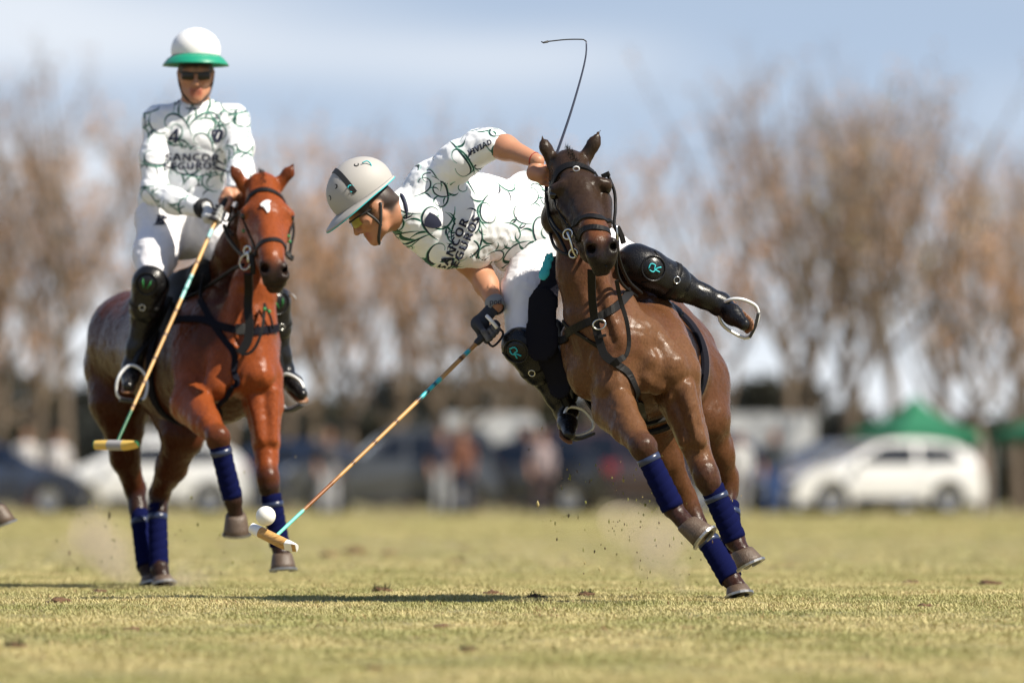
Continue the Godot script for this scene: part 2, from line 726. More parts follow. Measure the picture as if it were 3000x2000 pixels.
func done(st: SurfaceTool) -> ArrayMesh:
	st.generate_normals()
	return st.commit()


func quad(st: SurfaceTool, a: Vector3, b: Vector3, c: Vector3, d: Vector3) -> void:
	for p: Vector3 in [a, b, c, a, c, d]:
		st.add_vertex(p - org)


func curve(pts: Array, step: float, closed := false) -> PackedVector3Array:
	var out := PackedVector3Array()
	var n := pts.size()
	for i in (n if closed else n - 1):
		var p0: Vector3 = pts[(i - 1 + n) % n] if closed or i > 0 else pts[0] * 2.0 - pts[1]
		var p1: Vector3 = pts[i]
		var p2: Vector3 = pts[(i + 1) % n]
		var p3: Vector3 = pts[(i + 2) % n] if closed or i + 2 < n else p2 * 2.0 - p1
		var k := maxi(1, ceili(p1.distance_to(p2) / step))
		for j in k:
			out.append(p1.cubic_interpolate(p2, p0, p3, float(j) / k))
	if not closed:
		out.append(pts[n - 1])
	return out


# round tube along a line; radii: one number or one for each point
func tube(st: SurfaceTool, line: PackedVector3Array, radii, sides := 8, closed := false) -> void:
	var n := line.size()
	var rings := []
	var t0 := (line[1] - line[0]).normalized()
	var u := t0.cross(Vector3.UP if absf(t0.y) < 0.9 else Vector3.RIGHT).normalized()
	for i in n:
		var t := (line[(i + 1) % n] - line[(i - 1 + n) % n]).normalized() if closed or (i > 0 and i < n - 1) else ((line[1] - line[0]).normalized() if i == 0 else (line[n - 1] - line[n - 2]).normalized())
		u = (u - t * u.dot(t)).normalized()
		var w := t.cross(u)
		var r: float = radii if radii is float else radii[i]
		var ring := PackedVector3Array()
		for s in sides:
			var a := TAU * s / sides
			ring.append(line[i] + (u * cos(a) + w * sin(a)) * r)
		rings.append(ring)
	for i in (n if closed else n - 1):
		var p: PackedVector3Array = rings[i]
		var q: PackedVector3Array = rings[(i + 1) % n]
		for s in sides:
			var k := (s + 1) % sides
			quad(st, p[s], q[s], q[k], p[k])
	if not closed:
		for s in sides:
			var k := (s + 1) % sides
			for v: Vector3 in [line[0], rings[0][s], rings[0][k], line[n - 1], rings[n - 1][k], rings[n - 1][s]]:
				st.add_vertex(v - org)


# flat strap along a line; ups: the way its face looks at each point
func strap(st: SurfaceTool, line: PackedVector3Array, ups: PackedVector3Array, width: float, thick: float, closed := false) -> void:
	var n := line.size()
	var rings := []
	for i in n:
		var t := (line[(i + 1) % n] - line[(i - 1 + n) % n]).normalized() if closed or (i > 0 and i < n - 1) else ((line[1] - line[0]).normalized() if i == 0 else (line[n - 1] - line[n - 2]).normalized())
		var u := (ups[i] - t * ups[i].dot(t)).normalized()
		var w := t.cross(u) * width * 0.5
		var h := u * thick
		var c := line[i]
		rings.append([c + w - h * 0.2, c + w * 0.93 + h, c - w * 0.93 + h, c - w - h * 0.2])
	st.set_smooth_group(-1)
	for i in (n if closed else n - 1):
		var p: Array = rings[i]
		var q: Array = rings[(i + 1) % n]
		for s in 4:
			var k := (s + 1) % 4
			quad(st, p[s], p[k], q[k], q[s])
	if not closed:
		var a: Array = rings[0]
		var z: Array = rings[n - 1]
		quad(st, a[0], a[3], a[2], a[1])
		quad(st, z[0], z[1], z[2], z[3])
	st.set_smooth_group(0)


# a strap that lies on a body: the rough line is carried onto the surface
func tack(f: Flesh, pts: Array, width: float, thick: float, off := 0.002, round_ := false) -> ArrayMesh:
	var line := curve(pts, 0.018)
	var ups := PackedVector3Array()
	for i in line.size():
		var s := f.snap(line[i], off)
		line[i] = s[0]
		ups.append(s[1])
	for k in 2:
		for i in range(1, line.size() - 1):
			line[i] = line[i] * 0.5 + (line[i - 1] + line[i + 1]) * 0.25
	var st := begin()
	if round_: tube(st, line, width * 0.5, 6)
	else: strap(st, line, ups, width, thick)
	return done(st)


# a strap that hangs free, its face looking along up
func belt(pts: Array, up: Vector3, width: float, thick: float) -> ArrayMesh:
	var line := curve(pts, 0.02)
	var ups := PackedVector3Array()
	for i in line.size():
		ups.append(up)
	var st := begin()
	strap(st, line, ups, width, thick)
	return done(st)


func cord(pts: Array, r, sides := 7, closed := false, step := 0.015) -> ArrayMesh:
	var st := begin()
	var line := curve(pts, step, closed)
	tube(st, line, r, sides, closed)
	return done(st)


# rings round the line from a to b; profile: [share of the way, radius]; squash makes the section an ellipse
func lathe(st: SurfaceTool, a: Vector3, b: Vector3, profile: Array, sides := 20, across := Vector3.ZERO, squash := 1.0) -> void:
	var t := (b - a).normalized()
	var u := across if across != Vector3.ZERO else t.cross(Vector3.UP if absf(t.y) < 0.9 else Vector3.RIGHT)
	u = (u - t * u.dot(t)).normalized()
	var w := t.cross(u)
	for i in profile.size() - 1:
		var p := a.lerp(b, profile[i][0])
		var q := a.lerp(b, profile[i + 1][0])
		var r: float = profile[i][1]
		var s: float = profile[i + 1][1]
		for k in sides:
			var c := TAU * k / sides
			var d := TAU * (k + 1) / sides
			var e := u * cos(c) + w * sin(c) * squash
			var g := u * cos(d) + w * sin(d) * squash
			quad(st, p + e * r, q + e * s, q + g * s, p + g * r)


func lathed(a: Vector3, b: Vector3, profile: Array, sides := 20, across := Vector3.ZERO, squash := 1.0) -> ArrayMesh:
	var st := begin()
	lathe(st, a, b, profile, sides, across, squash)
	return done(st)


# the stable bandage on a leg: overlapping turns of cloth, and the tape that holds it
func leg_wrap(parent: Node, a: Vector3, b: Vector3, ra: float, rb: float) -> void:
	var prof := [[0.0, ra * 0.8], [0.0, ra]]
	var turns := 7
	for i in turns:
		var s := float(i) / turns
		var e := float(i + 1) / turns
		var r := lerpf(ra, rb, s)
		prof.append([s + 0.01, r * 1.0])
		prof.append([s + 0.05, r * 1.05])
		prof.append([e - 0.015, r * 1.02])
		prof.append([e, lerpf(ra, rb, e) * 0.985])
	prof.append([1.0, rb * 0.8])
	# turns run round at a slant
	var st := begin()
	var t := (b - a).normalized()
	var u := t.cross(Vector3(0.2, 0.3, 1)).normalized()
	var w := t.cross(u)
	var L := a.distance_to(b)
	var sides := 22
	for i in prof.size() - 1:
		for k in sides:
			var pts := []
			for c in [[i, k], [i + 1, k], [i + 1, k + 1], [i, k + 1]]:
				var ang: float = TAU * c[1] / sides
				var share: float = prof[c[0]][0]
				var slant := 0.0 if share <= 0.0 or share >= 1.0 else 0.055 * cos(ang + 0.7) * L
				var ripple := 1.0 + 0.02 * lump.get_noise_3d(share * 9.0, cos(ang) * 2.0 + a.x * 5.0, sin(ang) * 2.0)
				pts.append(a + t * clampf(share * L + slant, 0.0, L) + (u * cos(ang) + w * sin(ang)) * prof[c[0]][1] * ripple)
			quad(st, pts[0], pts[1], pts[2], pts[3])
	var o := put("leg_wrap", done(st), mats.wrap, parent)
	var p := a.lerp(b, 0.15)
	var q := a.lerp(b, 0.25)
	var r := lerpf(ra, rb, 0.2)
	put("strap", lathed(p, q, [[0, r * 1.02], [0.05, r * 1.1], [0.95, r * 1.09], [1, r * 1.02]], 22), mats.wrap_strap, o)


# hoof from the coronet (top) to the ground face (bottom); fwd points to the toe
func hoof(parent: Node, top: Vector3, bottom: Vector3, fwd: Vector3, r := 0.06) -> void:
	var t := (bottom - top).normalized()
	var f := (fwd - t * fwd.dot(t)).normalized()
	var s := t.cross(f)
	var st := begin()
	var rows := [[-0.10, 0.55, 0.0], [0.0, 0.76, 0.0], [0.06, 0.80, 0.02], [0.35, 0.87, 0.10], [0.7, 0.95, 0.20], [1.0, 1.02, 0.27]]
	var L := top.distance_to(bottom)
	var ring := func(row: Array, k: int) -> Vector3:
		var a := TAU * k / 24
		var back := cos(a)
		var slope: float = -0.16 * back * (1.0 - clampf(row[0], 0.0, 1.0))       # the coronet drops towards the heel
		var len: float = r * row[1] * (1.0 if back > 0.0 else 0.82)
		return top + t * (row[0] * L + slope * L * -0.6) + f * (back * len + row[2] * r * 0.7) + s * sin(a) * r * row[1] * 0.92
	for i in rows.size() - 1:
		for k in 24:
			quad(st, ring.call(rows[i], k), ring.call(rows[i + 1], k), ring.call(rows[i + 1], k + 1), ring.call(rows[i], k + 1))
	for k in 24:
		for p: Vector3 in [bottom + f * 0.27 * r * 0.7 - t * 0.012, ring.call(rows[5], k + 1), ring.call(rows[5], k)]:
			st.add_vertex(p - org)
	var o := put("hoof", done(st), mats.hoof, parent)
	var shoe := begin()
	var line := PackedVector3Array()
	var ups := PackedVector3Array()
	for k in 17:
		var a := lerpf(-2.5, 2.5, k / 16.0)
		var len := r * 0.95 * (1.0 if cos(a) > 0.0 else 0.82)
		line.append(bottom + f * (cos(a) * len + 0.19 * r) + s * sin(a) * r * 0.88 + t * 0.001)
		ups.append(t)
	strap(shoe, line, ups, 0.021, 0.008)
	put("horseshoe", done(shoe), mats.shoe, o)


# ring of metal round c in the plane of u and v
func ring_mesh(c: Vector3, u: Vector3, v: Vector3, ru: float, rv: float, r: float) -> ArrayMesh:
	var line := PackedVector3Array()
	for k in 24:
		var a := TAU * k / 24
		line.append(c + u * cos(a) * ru + v * sin(a) * rv)
	var st := begin()
	tube(st, line, r, 6, true)
	return done(st)


# rounded slab: a buckle, a pad, a plate
func slab(c: Vector3, u: Vector3, v: Vector3, hu: float, hv: float, ht: float) -> ArrayMesh:
	var n := u.cross(v).normalized()
	var st := begin()
	st.set_smooth_group(-1)
	var b := ht * 0.6
	var rings := []
	for row in [[-ht, -b], [-ht + b, 0.0], [ht - b, 0.0], [ht, -b]]:
		var x: float = hu + row[1]
		var y: float = hv + row[1]
		rings.append([c + n * row[0] - u * x - v * y, c + n * row[0] + u * x - v * y, c + n * row[0] + u * x + v * y, c + n * row[0] - u * x + v * y])
	for i in 3:
		for k in 4:
			quad(st, rings[i][k], rings[i + 1][k], rings[i + 1][(k + 1) % 4], rings[i][(k + 1) % 4])
	quad(st, rings[0][0], rings[0][1], rings[0][2], rings[0][3])
	quad(st, rings[3][3], rings[3][2], rings[3][1], rings[3][0])
	return done(st)


# a hand closed round a handle: g is the middle of the grip, ax the handle's way (towards the thumb), wr the wrist
func fist(f: Flesh, g: Vector3, ax: Vector3, wr: Vector3, rod: float, col: Color, tip: Color) -> void:
	ax = ax.normalized()
	var w := wr - g
	w = (w - ax * w.dot(ax)).normalized()
	var s := ax.cross(w)
	f.chain([wr, g + w * 0.055 + s * 0.018, g + w * 0.028 + s * 0.03], [0.028, 0.03, 0.024], col, 0.02, s, 1.25)
	for k in 4:
		var o := g + ax * (0.031 - 0.021 * k)
		var r := 0.0098 - 0.0006 * absf(k - 1.2)
		var R := rod + r
		var reach := 1.0 - 0.06 * absf(k - 1.2)
		f.bone(g + w * 0.05 + s * 0.016 + ax * (0.012 - 0.008 * k), o + s * (R + 0.006) + w * 0.012, 0.014, r + 0.001, col, 0.012)
		f.bone(o + s * (R + 0.006) + w * 0.012, o + (s * 0.62 - w * 0.78) * R * 1.1, r + 0.001, r, col, 0.006)
		f.bone(o + (s * 0.62 - w * 0.78) * R * 1.1, o + (-s * 0.7 * reach - w * 0.72) * R, r, r * 0.95, col, 0.006)
		f.bone(o + (-s * 0.7 * reach - w * 0.72) * R, o + (-s * 0.95 + w * 0.25 * reach) * R, r * 0.95, r * 0.85, tip, 0.006)
	f.bone(g + w * 0.058 + ax * 0.012 - s * 0.002, g + ax * 0.036 - s * (rod + 0.012) + w * 0.016, 0.015, 0.0115, col, 0.012)
	f.bone(g + ax * 0.036 - s * (rod + 0.012) + w * 0.016, g + ax * 0.046 - s * (rod + 0.006) - w * 0.018, 0.0112, 0.0095, tip, 0.008)


# head of a man: o the middle between the ears, f the way the face looks, u its up
func man_head(b: Flesh, o: Vector3, f: Vector3, u: Vector3, skin: Color, hair: Color) -> void:
	f = f.normalized()
	u = (u - f * u.dot(f)).normalized()
	var r := f.cross(u)
	var L := func(x: float, y: float, z: float) -> Vector3: return o + r * x + u * y + f * z
	var lip := Color(skin.r * 0.82, skin.g * 0.5, skin.b * 0.52)
	b.bone(L.call(0, 0.04, -0.03), L.call(0, 0.045, 0.02), 0.078, 0.074, hair, 0.03)
	b.bone(L.call(0, 0.012, 0.04), L.call(0, -0.065, 0.05), 0.056, 0.038, skin, 0.03)
	b.bone(L.call(0, 0.0, -0.05), L.call(0, -0.02, -0.045), 0.060, 0.045, hair, 0.03)
	for s: float in [-1.0, 1.0]:
		b.bone(L.call(0.05 * s, -0.03, 0.0), L.call(0.042 * s, -0.07, 0.02), 0.028, 0.022, skin, 0.03)
		b.bone(L.call(0.042 * s, -0.07, 0.02), L.call(0.012 * s, -0.098, 0.066), 0.022, 0.018, skin, 0.025)
		b.ball(L.call(0.044 * s, -0.012, 0.058), 0.026, skin, 0.025)
		b.ball(L.call(0.012 * s, -0.036, 0.098), 0.0105, skin, 0.008)
		b.bone(L.call(0.079 * s, 0.014, -0.008), L.call(0.076 * s, -0.026, 0.0), 0.026, 0.016, skin, 0.008, r, 3.0)
		b.bone(L.call(0.018 * s, 0.03, 0.088), L.call(0.046 * s, 0.026, 0.072), 0.013, 0.011, skin, 0.018)
	b.bone(L.call(0, 0.018, 0.088), L.call(0, -0.03, 0.112), 0.0095, 0.0135, skin, 0.014)
	b.bone(L.call(-0.02, -0.061, 0.084), L.call(0.02, -0.061, 0.084), 0.009, 0.009, lip, 0.008)
	b.bone(L.call(-0.015, -0.076, 0.082), L.call(0.015, -0.076, 0.082), 0.01, 0.01, lip, 0.008)
	b.ball(L.call(0, -0.1, 0.068), 0.0185, skin, 0.02)
	b.hole(L.call(-0.018, -0.0685, 0.099), L.call(0.018, -0.0685, 0.099), 0.0045, 0.0045, 0.004, Color(0.05, 0.015, 0.012))
	for s: float in [-1.0, 1.0]:
		b.hole(L.call(0.008 * s, -0.044, 0.107), L.call(0.008 * s, -0.038, 0.1), 0.004, 0.004, 0.004, Color(0.06, 0.02, 0.015))


# helmet: shell, brim and lining; peak and skirt say how far the brim reaches in front and behind
func helmet(parent: Node, o: Vector3, f: Vector3, u: Vector3, rad: Vector3, peak: float, side: float, skirt: float, drop: float, shell: Material, edge: Material, edge_all: bool) -> Node3D:
	f = f.normalized()
	u = (u - f * u.dot(f)).normalized()
	var r := f.cross(u)
	var H := Node3D.new()
	H.name = "helmet"
	parent.add_child(H)
	var P := func(th: float, ph: float, k: float) -> Vector3:
		var low := 1.0 + 0.03 * sin(ph * 2.0)
		return o + (r * sin(th) * rad.x * cos(ph) * low + f * cos(th) * rad.z * cos(ph) * low + u * sin(ph) * rad.y) * k
	var st := begin()
	for i in 12:
		for j in 40:
			var a := lerpf(-0.22, PI / 2, i / 12.0)
			var b := lerpf(-0.22, PI / 2, (i + 1) / 12.0)
			var c := TAU * j / 40
			var d := TAU * (j + 1) / 40
			quad(st, P.call(c, a, 1.0), P.call(c, b, 1.0), P.call(d, b, 1.0), P.call(d, a, 1.0))
	put("shell", done(st), shell, H)
	st = begin()
	for i in 6:
		for j in 24:
			var a := lerpf(-0.22, PI / 2, i / 6.0)
			var b := lerpf(-0.22, PI / 2, (i + 1) / 6.0)
			var c := TAU * j / 24
			var d := TAU * (j + 1) / 24
			quad(st, P.call(c, a, 0.93), P.call(d, a, 0.93), P.call(d, b, 0.93), P.call(c, b, 0.93))
	put("lining", done(st), mats.black_cloth, H)
	var reach := func(th: float) -> float:
		var c := cos(th)
		return side + (peak - side) * pow(maxf(0.0, c), 1.3) if c > 0.0 else lerpf(side, skirt, pow(-c, 0.7))
	var B := func(th: float, k: float, h: float) -> Vector3:
		var base: Vector3 = P.call(th, -0.2, 1.0)
		var outw := (r * sin(th) + f * cos(th)).normalized()
		var len: float = reach.call(th)
		return base + outw * len * k - u * drop * (k * k * 0.5 + k * 0.5) * len / maxf(peak, 0.01) + u * h
	st = begin()
	var rows := [[-0.05, -0.004], [0.0, 0.004], [0.5, 0.004], [0.92, 0.004], [1.0, 0.0], [0.92, -0.004], [0.5, -0.004], [-0.05, -0.004]]
	for i in rows.size() - 1:
		for j in 48:
			var c := TAU * j / 48
			var d := TAU * (j + 1) / 48
			quad(st, B.call(c, rows[i][0], rows[i][1]), B.call(d, rows[i][0], rows[i][1]), B.call(d, rows[i + 1][0], rows[i + 1][1]), B.call(c, rows[i + 1][0], rows[i + 1][1]))
	put("brim", done(st), edge if edge_all else shell, H)
	if not edge_all:
		var line := PackedVector3Array()
		for j in 48:
			line.append(B.call(TAU * j / 48, 0.97, -0.004))
		st = begin()
		tube(st, line, 0.0024, 6, true)
		put("brim_edge", done(st), edge, H)
	return H


func glasses(parent: Node, o: Vector3, f: Vector3, u: Vector3, lens: Material) -> void:
	f = f.normalized()
	u = (u - f * u.dot(f)).normalized()
	var r := f.cross(u)
	var st := begin()
	for s: float in [-1.0, 1.0]:
		for i in 6:
			for j in 3:
				var q := []
				for c in [[i, j], [i + 1, j], [i + 1, j + 1], [i, j + 1]]:
					var x: float = lerpf(0.011, 0.066, c[0] / 6.0)
					var y: float = lerpf(0.021, -0.014 + 0.006 * absf(c[0] / 6.0 - 0.4), c[1] / 3.0)
					q.append(o + r * x * s + u * y + f * (0.108 - x * x * 7.0 + 0.004 * cos(y * 60.0)))
				quad(st, q[0], q[1], q[2], q[3])
	var g := put("glasses", done(st), lens, parent)
	put("frame", cord([o + r * 0.079 + u * 0.018 - f * 0.01, o + r * 0.072 + u * 0.022 + f * 0.06, o + r * 0.055 + u * 0.024 + f * 0.088, o + u * 0.02 + f * 0.111, o - r * 0.055 + u * 0.024 + f * 0.088, o - r * 0.072 + u * 0.022 + f * 0.06, o - r * 0.079 + u * 0.018 - f * 0.01], 0.0035), mats.trim, g)


# ---------------------------------------------------------------- the pony that turns towards us at full lean
var lead: Flesh


func build_lead_pony() -> void:
	var t := thing("polo_pony", "dark brown polo pony leaning hard into a turn with its rider reaching down", "horse", Vector3(Vector3(0.9463, 0.0006, 0).x, 0, 0), "polo ponies")
	var coat := Color(0.145, 0.067, 0.034)
	var rich := Color(0.105, 0.045, 0.021)
	var neck := Color(0.10, 0.046, 0.025)
	var face := Color(0.042, 0.026, 0.019)
	var dark := Color(0.045, 0.022, 0.016)
	var nose := Color(0.15, 0.058, 0.026)
	var lips := Color(0.022, 0.017, 0.016)
	var f := Flesh.new()
	lead = f
	# trunk
	f.chain([Vector3(0.4944, 0.9887, 0.72), Vector3(0.5489, 0.9582, 0.28), Vector3(0.6258, 0.9629, -0.15)], [0.235, 0.25, 0.225], rich, 0.10)
	f.bone(Vector3(0.5398, 0.9066, 0.45), Vector3(0.6017, 0.8962, 0.05), 0.20, 0.19, rich, 0.08)
	f.bone(Vector3(0.6059, 1.094, -0.28), Vector3(0.6727, 1.06, -0.42), 0.185, 0.15, rich, 0.09)
	f.bone(Vector3(0.4846, 1.2, 0.3), Vector3(0.5755, 1.215, -0.15), 0.11, 0.11, rich, 0.09)
	# breast and shoulders
	f.ball(Vector3(0.475, 0.9718, 0.96), 0.118, coat, 0.05)
	f.bone(Vector3(0.3314, 1.058, 0.8), Vector3(0.349, 0.9373, 0.9), 0.135, 0.128, coat, 0.07)
	f.bone(Vector3(0.5742, 1.168, 0.55), Vector3(0.6594, 0.9732, 0.84), 0.105, 0.110, coat, 0.04)
	f.bone(Vector3(0.5693, 1.091, 0.95), Vector3(0.6462, 0.9505, 0.98), 0.056, 0.082, coat, 0.02)
	f.bone(Vector3(0.4211, 1.041, 1.02), Vector3(0.5332, 0.9008, 1.03), 0.050, 0.060, coat, 0.04)
	f.bone(Vector3(0.4069, 0.978, 1.03), Vector3(0.4179, 0.8753, 1.06), 0.072, 0.080, coat, 0.018)
	f.bone(Vector3(0.4797, 0.9637, 1.05), Vector3(0.4881, 0.8726, 1.05), 0.045, 0.050, coat, 0.018)
	f.bone(Vector3(0.5683, 0.971, 1.03), Vector3(0.5967, 0.8871, 1), 0.050, 0.052, coat, 0.018)
	# neck: crest and windpipe
	f.chain([Vector3(0.2362, 1.731, 0.95), Vector3(0.3036, 1.454, 0.74), Vector3(0.4258, 1.261, 0.5), Vector3(0.5273, 1.222, 0.3)], [0.082, 0.098, 0.125, 0.11], neck, 0.06)
	f.chain([Vector3(0.2529, 1.562, 0.98), Vector3(0.2921, 1.336, 1), Vector3(0.3442, 1.154, 0.98), Vector3(0.4074, 1.028, 0.98)], [0.085, 0.098, 0.118, 0.125], neck, 0.06)
	f.bone(Vector3(0.4081, 1.226, 0.9), Vector3(0.4917, 1.07, 0.98), 0.085, 0.10, coat, 0.06)
	f.bone(Vector3(0.3646, 1.307, 1.06), Vector3(0.4204, 1.068, 1.09), 0.026, 0.036, coat, 0.04)
	f.bone(Vector3(0.2665, 1.335, 1.06), Vector3(0.3434, 1.082, 1.09), 0.022, 0.030, coat, 0.04)
	# head
	f.bone(Vector3(0.2358, 1.768, 1.02), Vector3(0.276, 1.663, 1.12), 0.080, 0.094, face, 0.04)
	f.bone(Vector3(0.28, 1.656, 1.14), Vector3(0.3453, 1.468, 1.4), 0.074, 0.052, face, 0.05)
	f.bone(Vector3(0.2358, 1.645, 1.02), Vector3(0.3321, 1.414, 1.3), 0.090, 0.052, face, 0.05)
	f.ball(Vector3(0.1966, 1.561, 1), 0.078, face, 0.04)
	f.ball(Vector3(0.3368, 1.575, 1.03), 0.062, face, 0.05)
	f.bone(Vector3(0.1819, 1.675, 1.165), Vector3(0.2127, 1.691, 1.175), 0.028, 0.026, face, 0.016)
	f.bone(Vector3(0.3848, 1.694, 1.165), Vector3(0.3554, 1.705, 1.175), 0.028, 0.026, face, 0.016)
	f.bone(Vector3(0.2043, 1.616, 1.17), Vector3(0.2872, 1.483, 1.34), 0.024, 0.016, face, 0.016)
	f.bone(Vector3(0.382, 1.634, 1.17), Vector3(0.3959, 1.522, 1.34), 0.024, 0.016, face, 0.016)
	f.bone(Vector3(0.2572, 1.612, 1.215), Vector3(0.3284, 1.467, 1.425), 0.016, 0.014, face, 0.018)
	f.bone(Vector3(0.3103, 1.626, 1.215), Vector3(0.3646, 1.473, 1.425), 0.016, 0.014, face, 0.018)
	f.bone(Vector3(0.3301, 1.517, 1.38), Vector3(0.3506, 1.459, 1.435), 0.052, 0.048, nose, 0.03)
	f.ball(Vector3(0.3575, 1.419, 1.435), 0.055, lips, 0.035)
	f.bone(Vector3(0.3309, 1.436, 1.465), Vector3(0.3337, 1.408, 1.468), 0.030, 0.030, lips, 0.02)
	f.bone(Vector3(0.4088, 1.444, 1.465), Vector3(0.4073, 1.416, 1.468), 0.029, 0.029, lips, 0.02)
	f.bone(Vector3(0.3504, 1.375, 1.455), Vector3(0.3894, 1.378, 1.455), 0.036, 0.034, lips, 0.03)
	f.bone(Vector3(0.3548, 1.343, 1.43), Vector3(0.3784, 1.345, 1.43), 0.028, 0.026, lips, 0.02)
	# ears
	f.bone(Vector3(0.1713, 1.789, 1), Vector3(0.1376, 1.853, 1.01), 0.032, 0.026, face, 0.02, Vector3(0.4, 0.1, 1), 1.35)
	f.bone(Vector3(0.1376, 1.853, 1.01), Vector3(0.1208, 1.904, 1.01), 0.026, 0.003, face, 0.02, Vector3(0.4, 0.1, 1), 1.35)
	f.bone(Vector3(0.3005, 1.808, 1), Vector3(0.3384, 1.87, 1.01), 0.032, 0.026, face, 0.02, Vector3(-0.3, 0.1, 1), 1.35)
	f.bone(Vector3(0.3384, 1.87, 1.01), Vector3(0.3623, 1.927, 1.01), 0.026, 0.003, face, 0.02, Vector3(-0.3, 0.1, 1), 1.35)
	f.hole(Vector3(0.3185, 1.832, 1.05), Vector3(0.3551, 1.909, 1.035), 0.017, 0.005, 0.008, Color(0.03, 0.02, 0.016))
	f.hole(Vector3(0.1571, 1.81, 1.05), Vector3(0.1263, 1.889, 1.035), 0.015, 0.004, 0.008, Color(0.03, 0.02, 0.016))
	f.hole(Vector3(0.321, 1.42, 1.495), Vector3(0.3296, 1.436, 1.45), 0.020, 0.018, 0.012, Color(0.004, 0.003, 0.003))
	f.hole(Vector3(0.4127, 1.428, 1.496), Vector3(0.4074, 1.442, 1.46), 0.014, 0.013, 0.012, Color(0.004, 0.003, 0.003))
	f.hole(Vector3(0.3475, 1.358, 1.475), Vector3(0.3962, 1.361, 1.475), 0.004, 0.004, 0.006, Color(0.008, 0.006, 0.006))
	# near foreleg (folded forwards) and off foreleg (reaching down)
	f.chain([Vector3(0.4103, 0.8874, 0.97), Vector3(0.4209, 0.7745, 1.03), Vector3(0.4782, 0.6951, 1.19), Vector3(0.5297, 0.6302, 1.33)], [0.088, 0.090, 0.068, 0.050], coat, 0.018)
	f.bone(Vector3(0.4509, 0.8019, 1.12), Vector3(0.4959, 0.7032, 1.24), 0.056, 0.044, coat, 0.015)
	f.ball(Vector3(0.5351, 0.6217, 1.345), 0.051, dark, 0.03)
	f.chain([Vector3(0.5353, 0.619, 1.335), Vector3(0.6496, 0.3848, 1.33)], [0.040, 0.034], dark, 0.03)
	f.ball(Vector3(0.6553, 0.3723, 1.32), 0.042, dark, 0.02)
	f.chain([Vector3(0.658, 0.3681, 1.33), Vector3(0.7132, 0.3041, 1.36)], [0.036, 0.036], dark, 0.02)
	f.chain([Vector3(0.6824, 0.9303, 0.9), Vector3(0.6869, 0.8319, 0.88), Vector3(0.7382, 0.6768, 0.93), Vector3(0.8006, 0.4996, 0.98)], [0.096, 0.090, 0.066, 0.048], coat, 0.022)
	f.bone(Vector3(0.7094, 0.8592, 0.98), Vector3(0.7693, 0.6484, 1.005), 0.048, 0.036, coat, 0.014)
	f.bone(Vector3(0.6578, 0.8243, 0.95), Vector3(0.7134, 0.6484, 0.99), 0.044, 0.032, coat, 0.014)
	f.bone(Vector3(0.6878, 0.922, 1.015), Vector3(0.6459, 0.8169, 1), 0.014, 0.010, coat, 0.02)
	f.bone(Vector3(0.7409, 0.7745, 1.03), Vector3(0.769, 0.6343, 1.02), 0.006, 0.005, coat, 0.010)
	f.bone(Vector3(0.7976, 0.5108, 0.99), Vector3(0.8116, 0.4729, 0.99), 0.050, 0.046, dark, 0.03)
	f.chain([Vector3(0.8147, 0.4659, 0.975), Vector3(0.9131, 0.2524, 0.97)], [0.040, 0.034], dark, 0.03)
	f.ball(Vector3(0.9188, 0.2383, 0.965), 0.041, dark, 0.02)
	f.chain([Vector3(0.9214, 0.2328, 0.975), Vector3(0.9462, 0.1936, 1)], [0.036, 0.036], dark, 0.02)
	# hind legs
	f.chain([Vector3(0.7216, 1.015, -0.3), Vector3(0.7632, 0.8843, -0.2), Vector3(0.8019, 0.7468, -0.1)], [0.145, 0.145, 0.112], rich, 0.07)
	f.chain([Vector3(0.8022, 0.7469, -0.12), Vector3(0.8611, 0.6107, -0.2), Vector3(0.9058, 0.4884, -0.28)], [0.108, 0.073, 0.050], rich, 0.04)
	f.bone(Vector3(0.9058, 0.4956, -0.28), Vector3(0.9115, 0.4379, -0.28), 0.050, 0.042, rich, 0.03)
	f.bone(Vector3(0.9183, 0.5245, -0.33), Vector3(0.9327, 0.4595, -0.33), 0.018, 0.026, rich, 0.02)
	f.chain([Vector3(0.9113, 0.4379, -0.27), Vector3(0.9178, 0.2221, -0.16), Vector3(0.9343, 0.172, -0.12)], [0.038, 0.032, 0.034], dark, 0.03)
	f.chain([Vector3(0.583, 0.9129, -0.18), Vector3(0.5658, 0.7602, 0.05)], [0.15, 0.115], rich, 0.07)
	f.chain([Vector3(0.5658, 0.7458, 0.05), Vector3(0.6386, 0.5742, -0.04), Vector3(0.7331, 0.4019, -0.12)], [0.108, 0.072, 0.046], rich, 0.04)
	f.bone(Vector3(0.7302, 0.4063, -0.12), Vector3(0.7561, 0.3516, -0.12), 0.046, 0.040, rich, 0.03)
	f.chain([Vector3(0.7559, 0.3517, -0.11), Vector3(0.9106, 0.0866, -0.01)], [0.037, 0.032], dark, 0.03)
	f.ball(Vector3(0.9178, 0.0765, -0.01), 0.041, dark, 0.02)
	f.chain([Vector3(0.919, 0.0737, 0), Vector3(0.9459, 0.0395, 0.02)], [0.036, 0.038], dark, 0.02)
	# folds between the muscles
	f.groove(Vector3(0.5127, 0.9701, 1.11), Vector3(0.5397, 0.8303, 1.07), 0.012, 0.05, coat)
	f.groove(Vector3(0.3363, 1.278, 1.1), Vector3(0.4131, 1.054, 1.125), 0.010, 0.035, neck)
	f.groove(Vector3(0.2795, 1.611, 1.235), Vector3(0.3411, 1.482, 1.4), 0.003, 0.012, face)
	# clubbed tail
	f.chain([Vector3(0.6669, 1.199, -0.52), Vector3(0.7046, 1.135, -0.62), Vector3(0.727, 0.9903, -0.66)], [0.045, 0.04, 0.03], dark, 0.03)
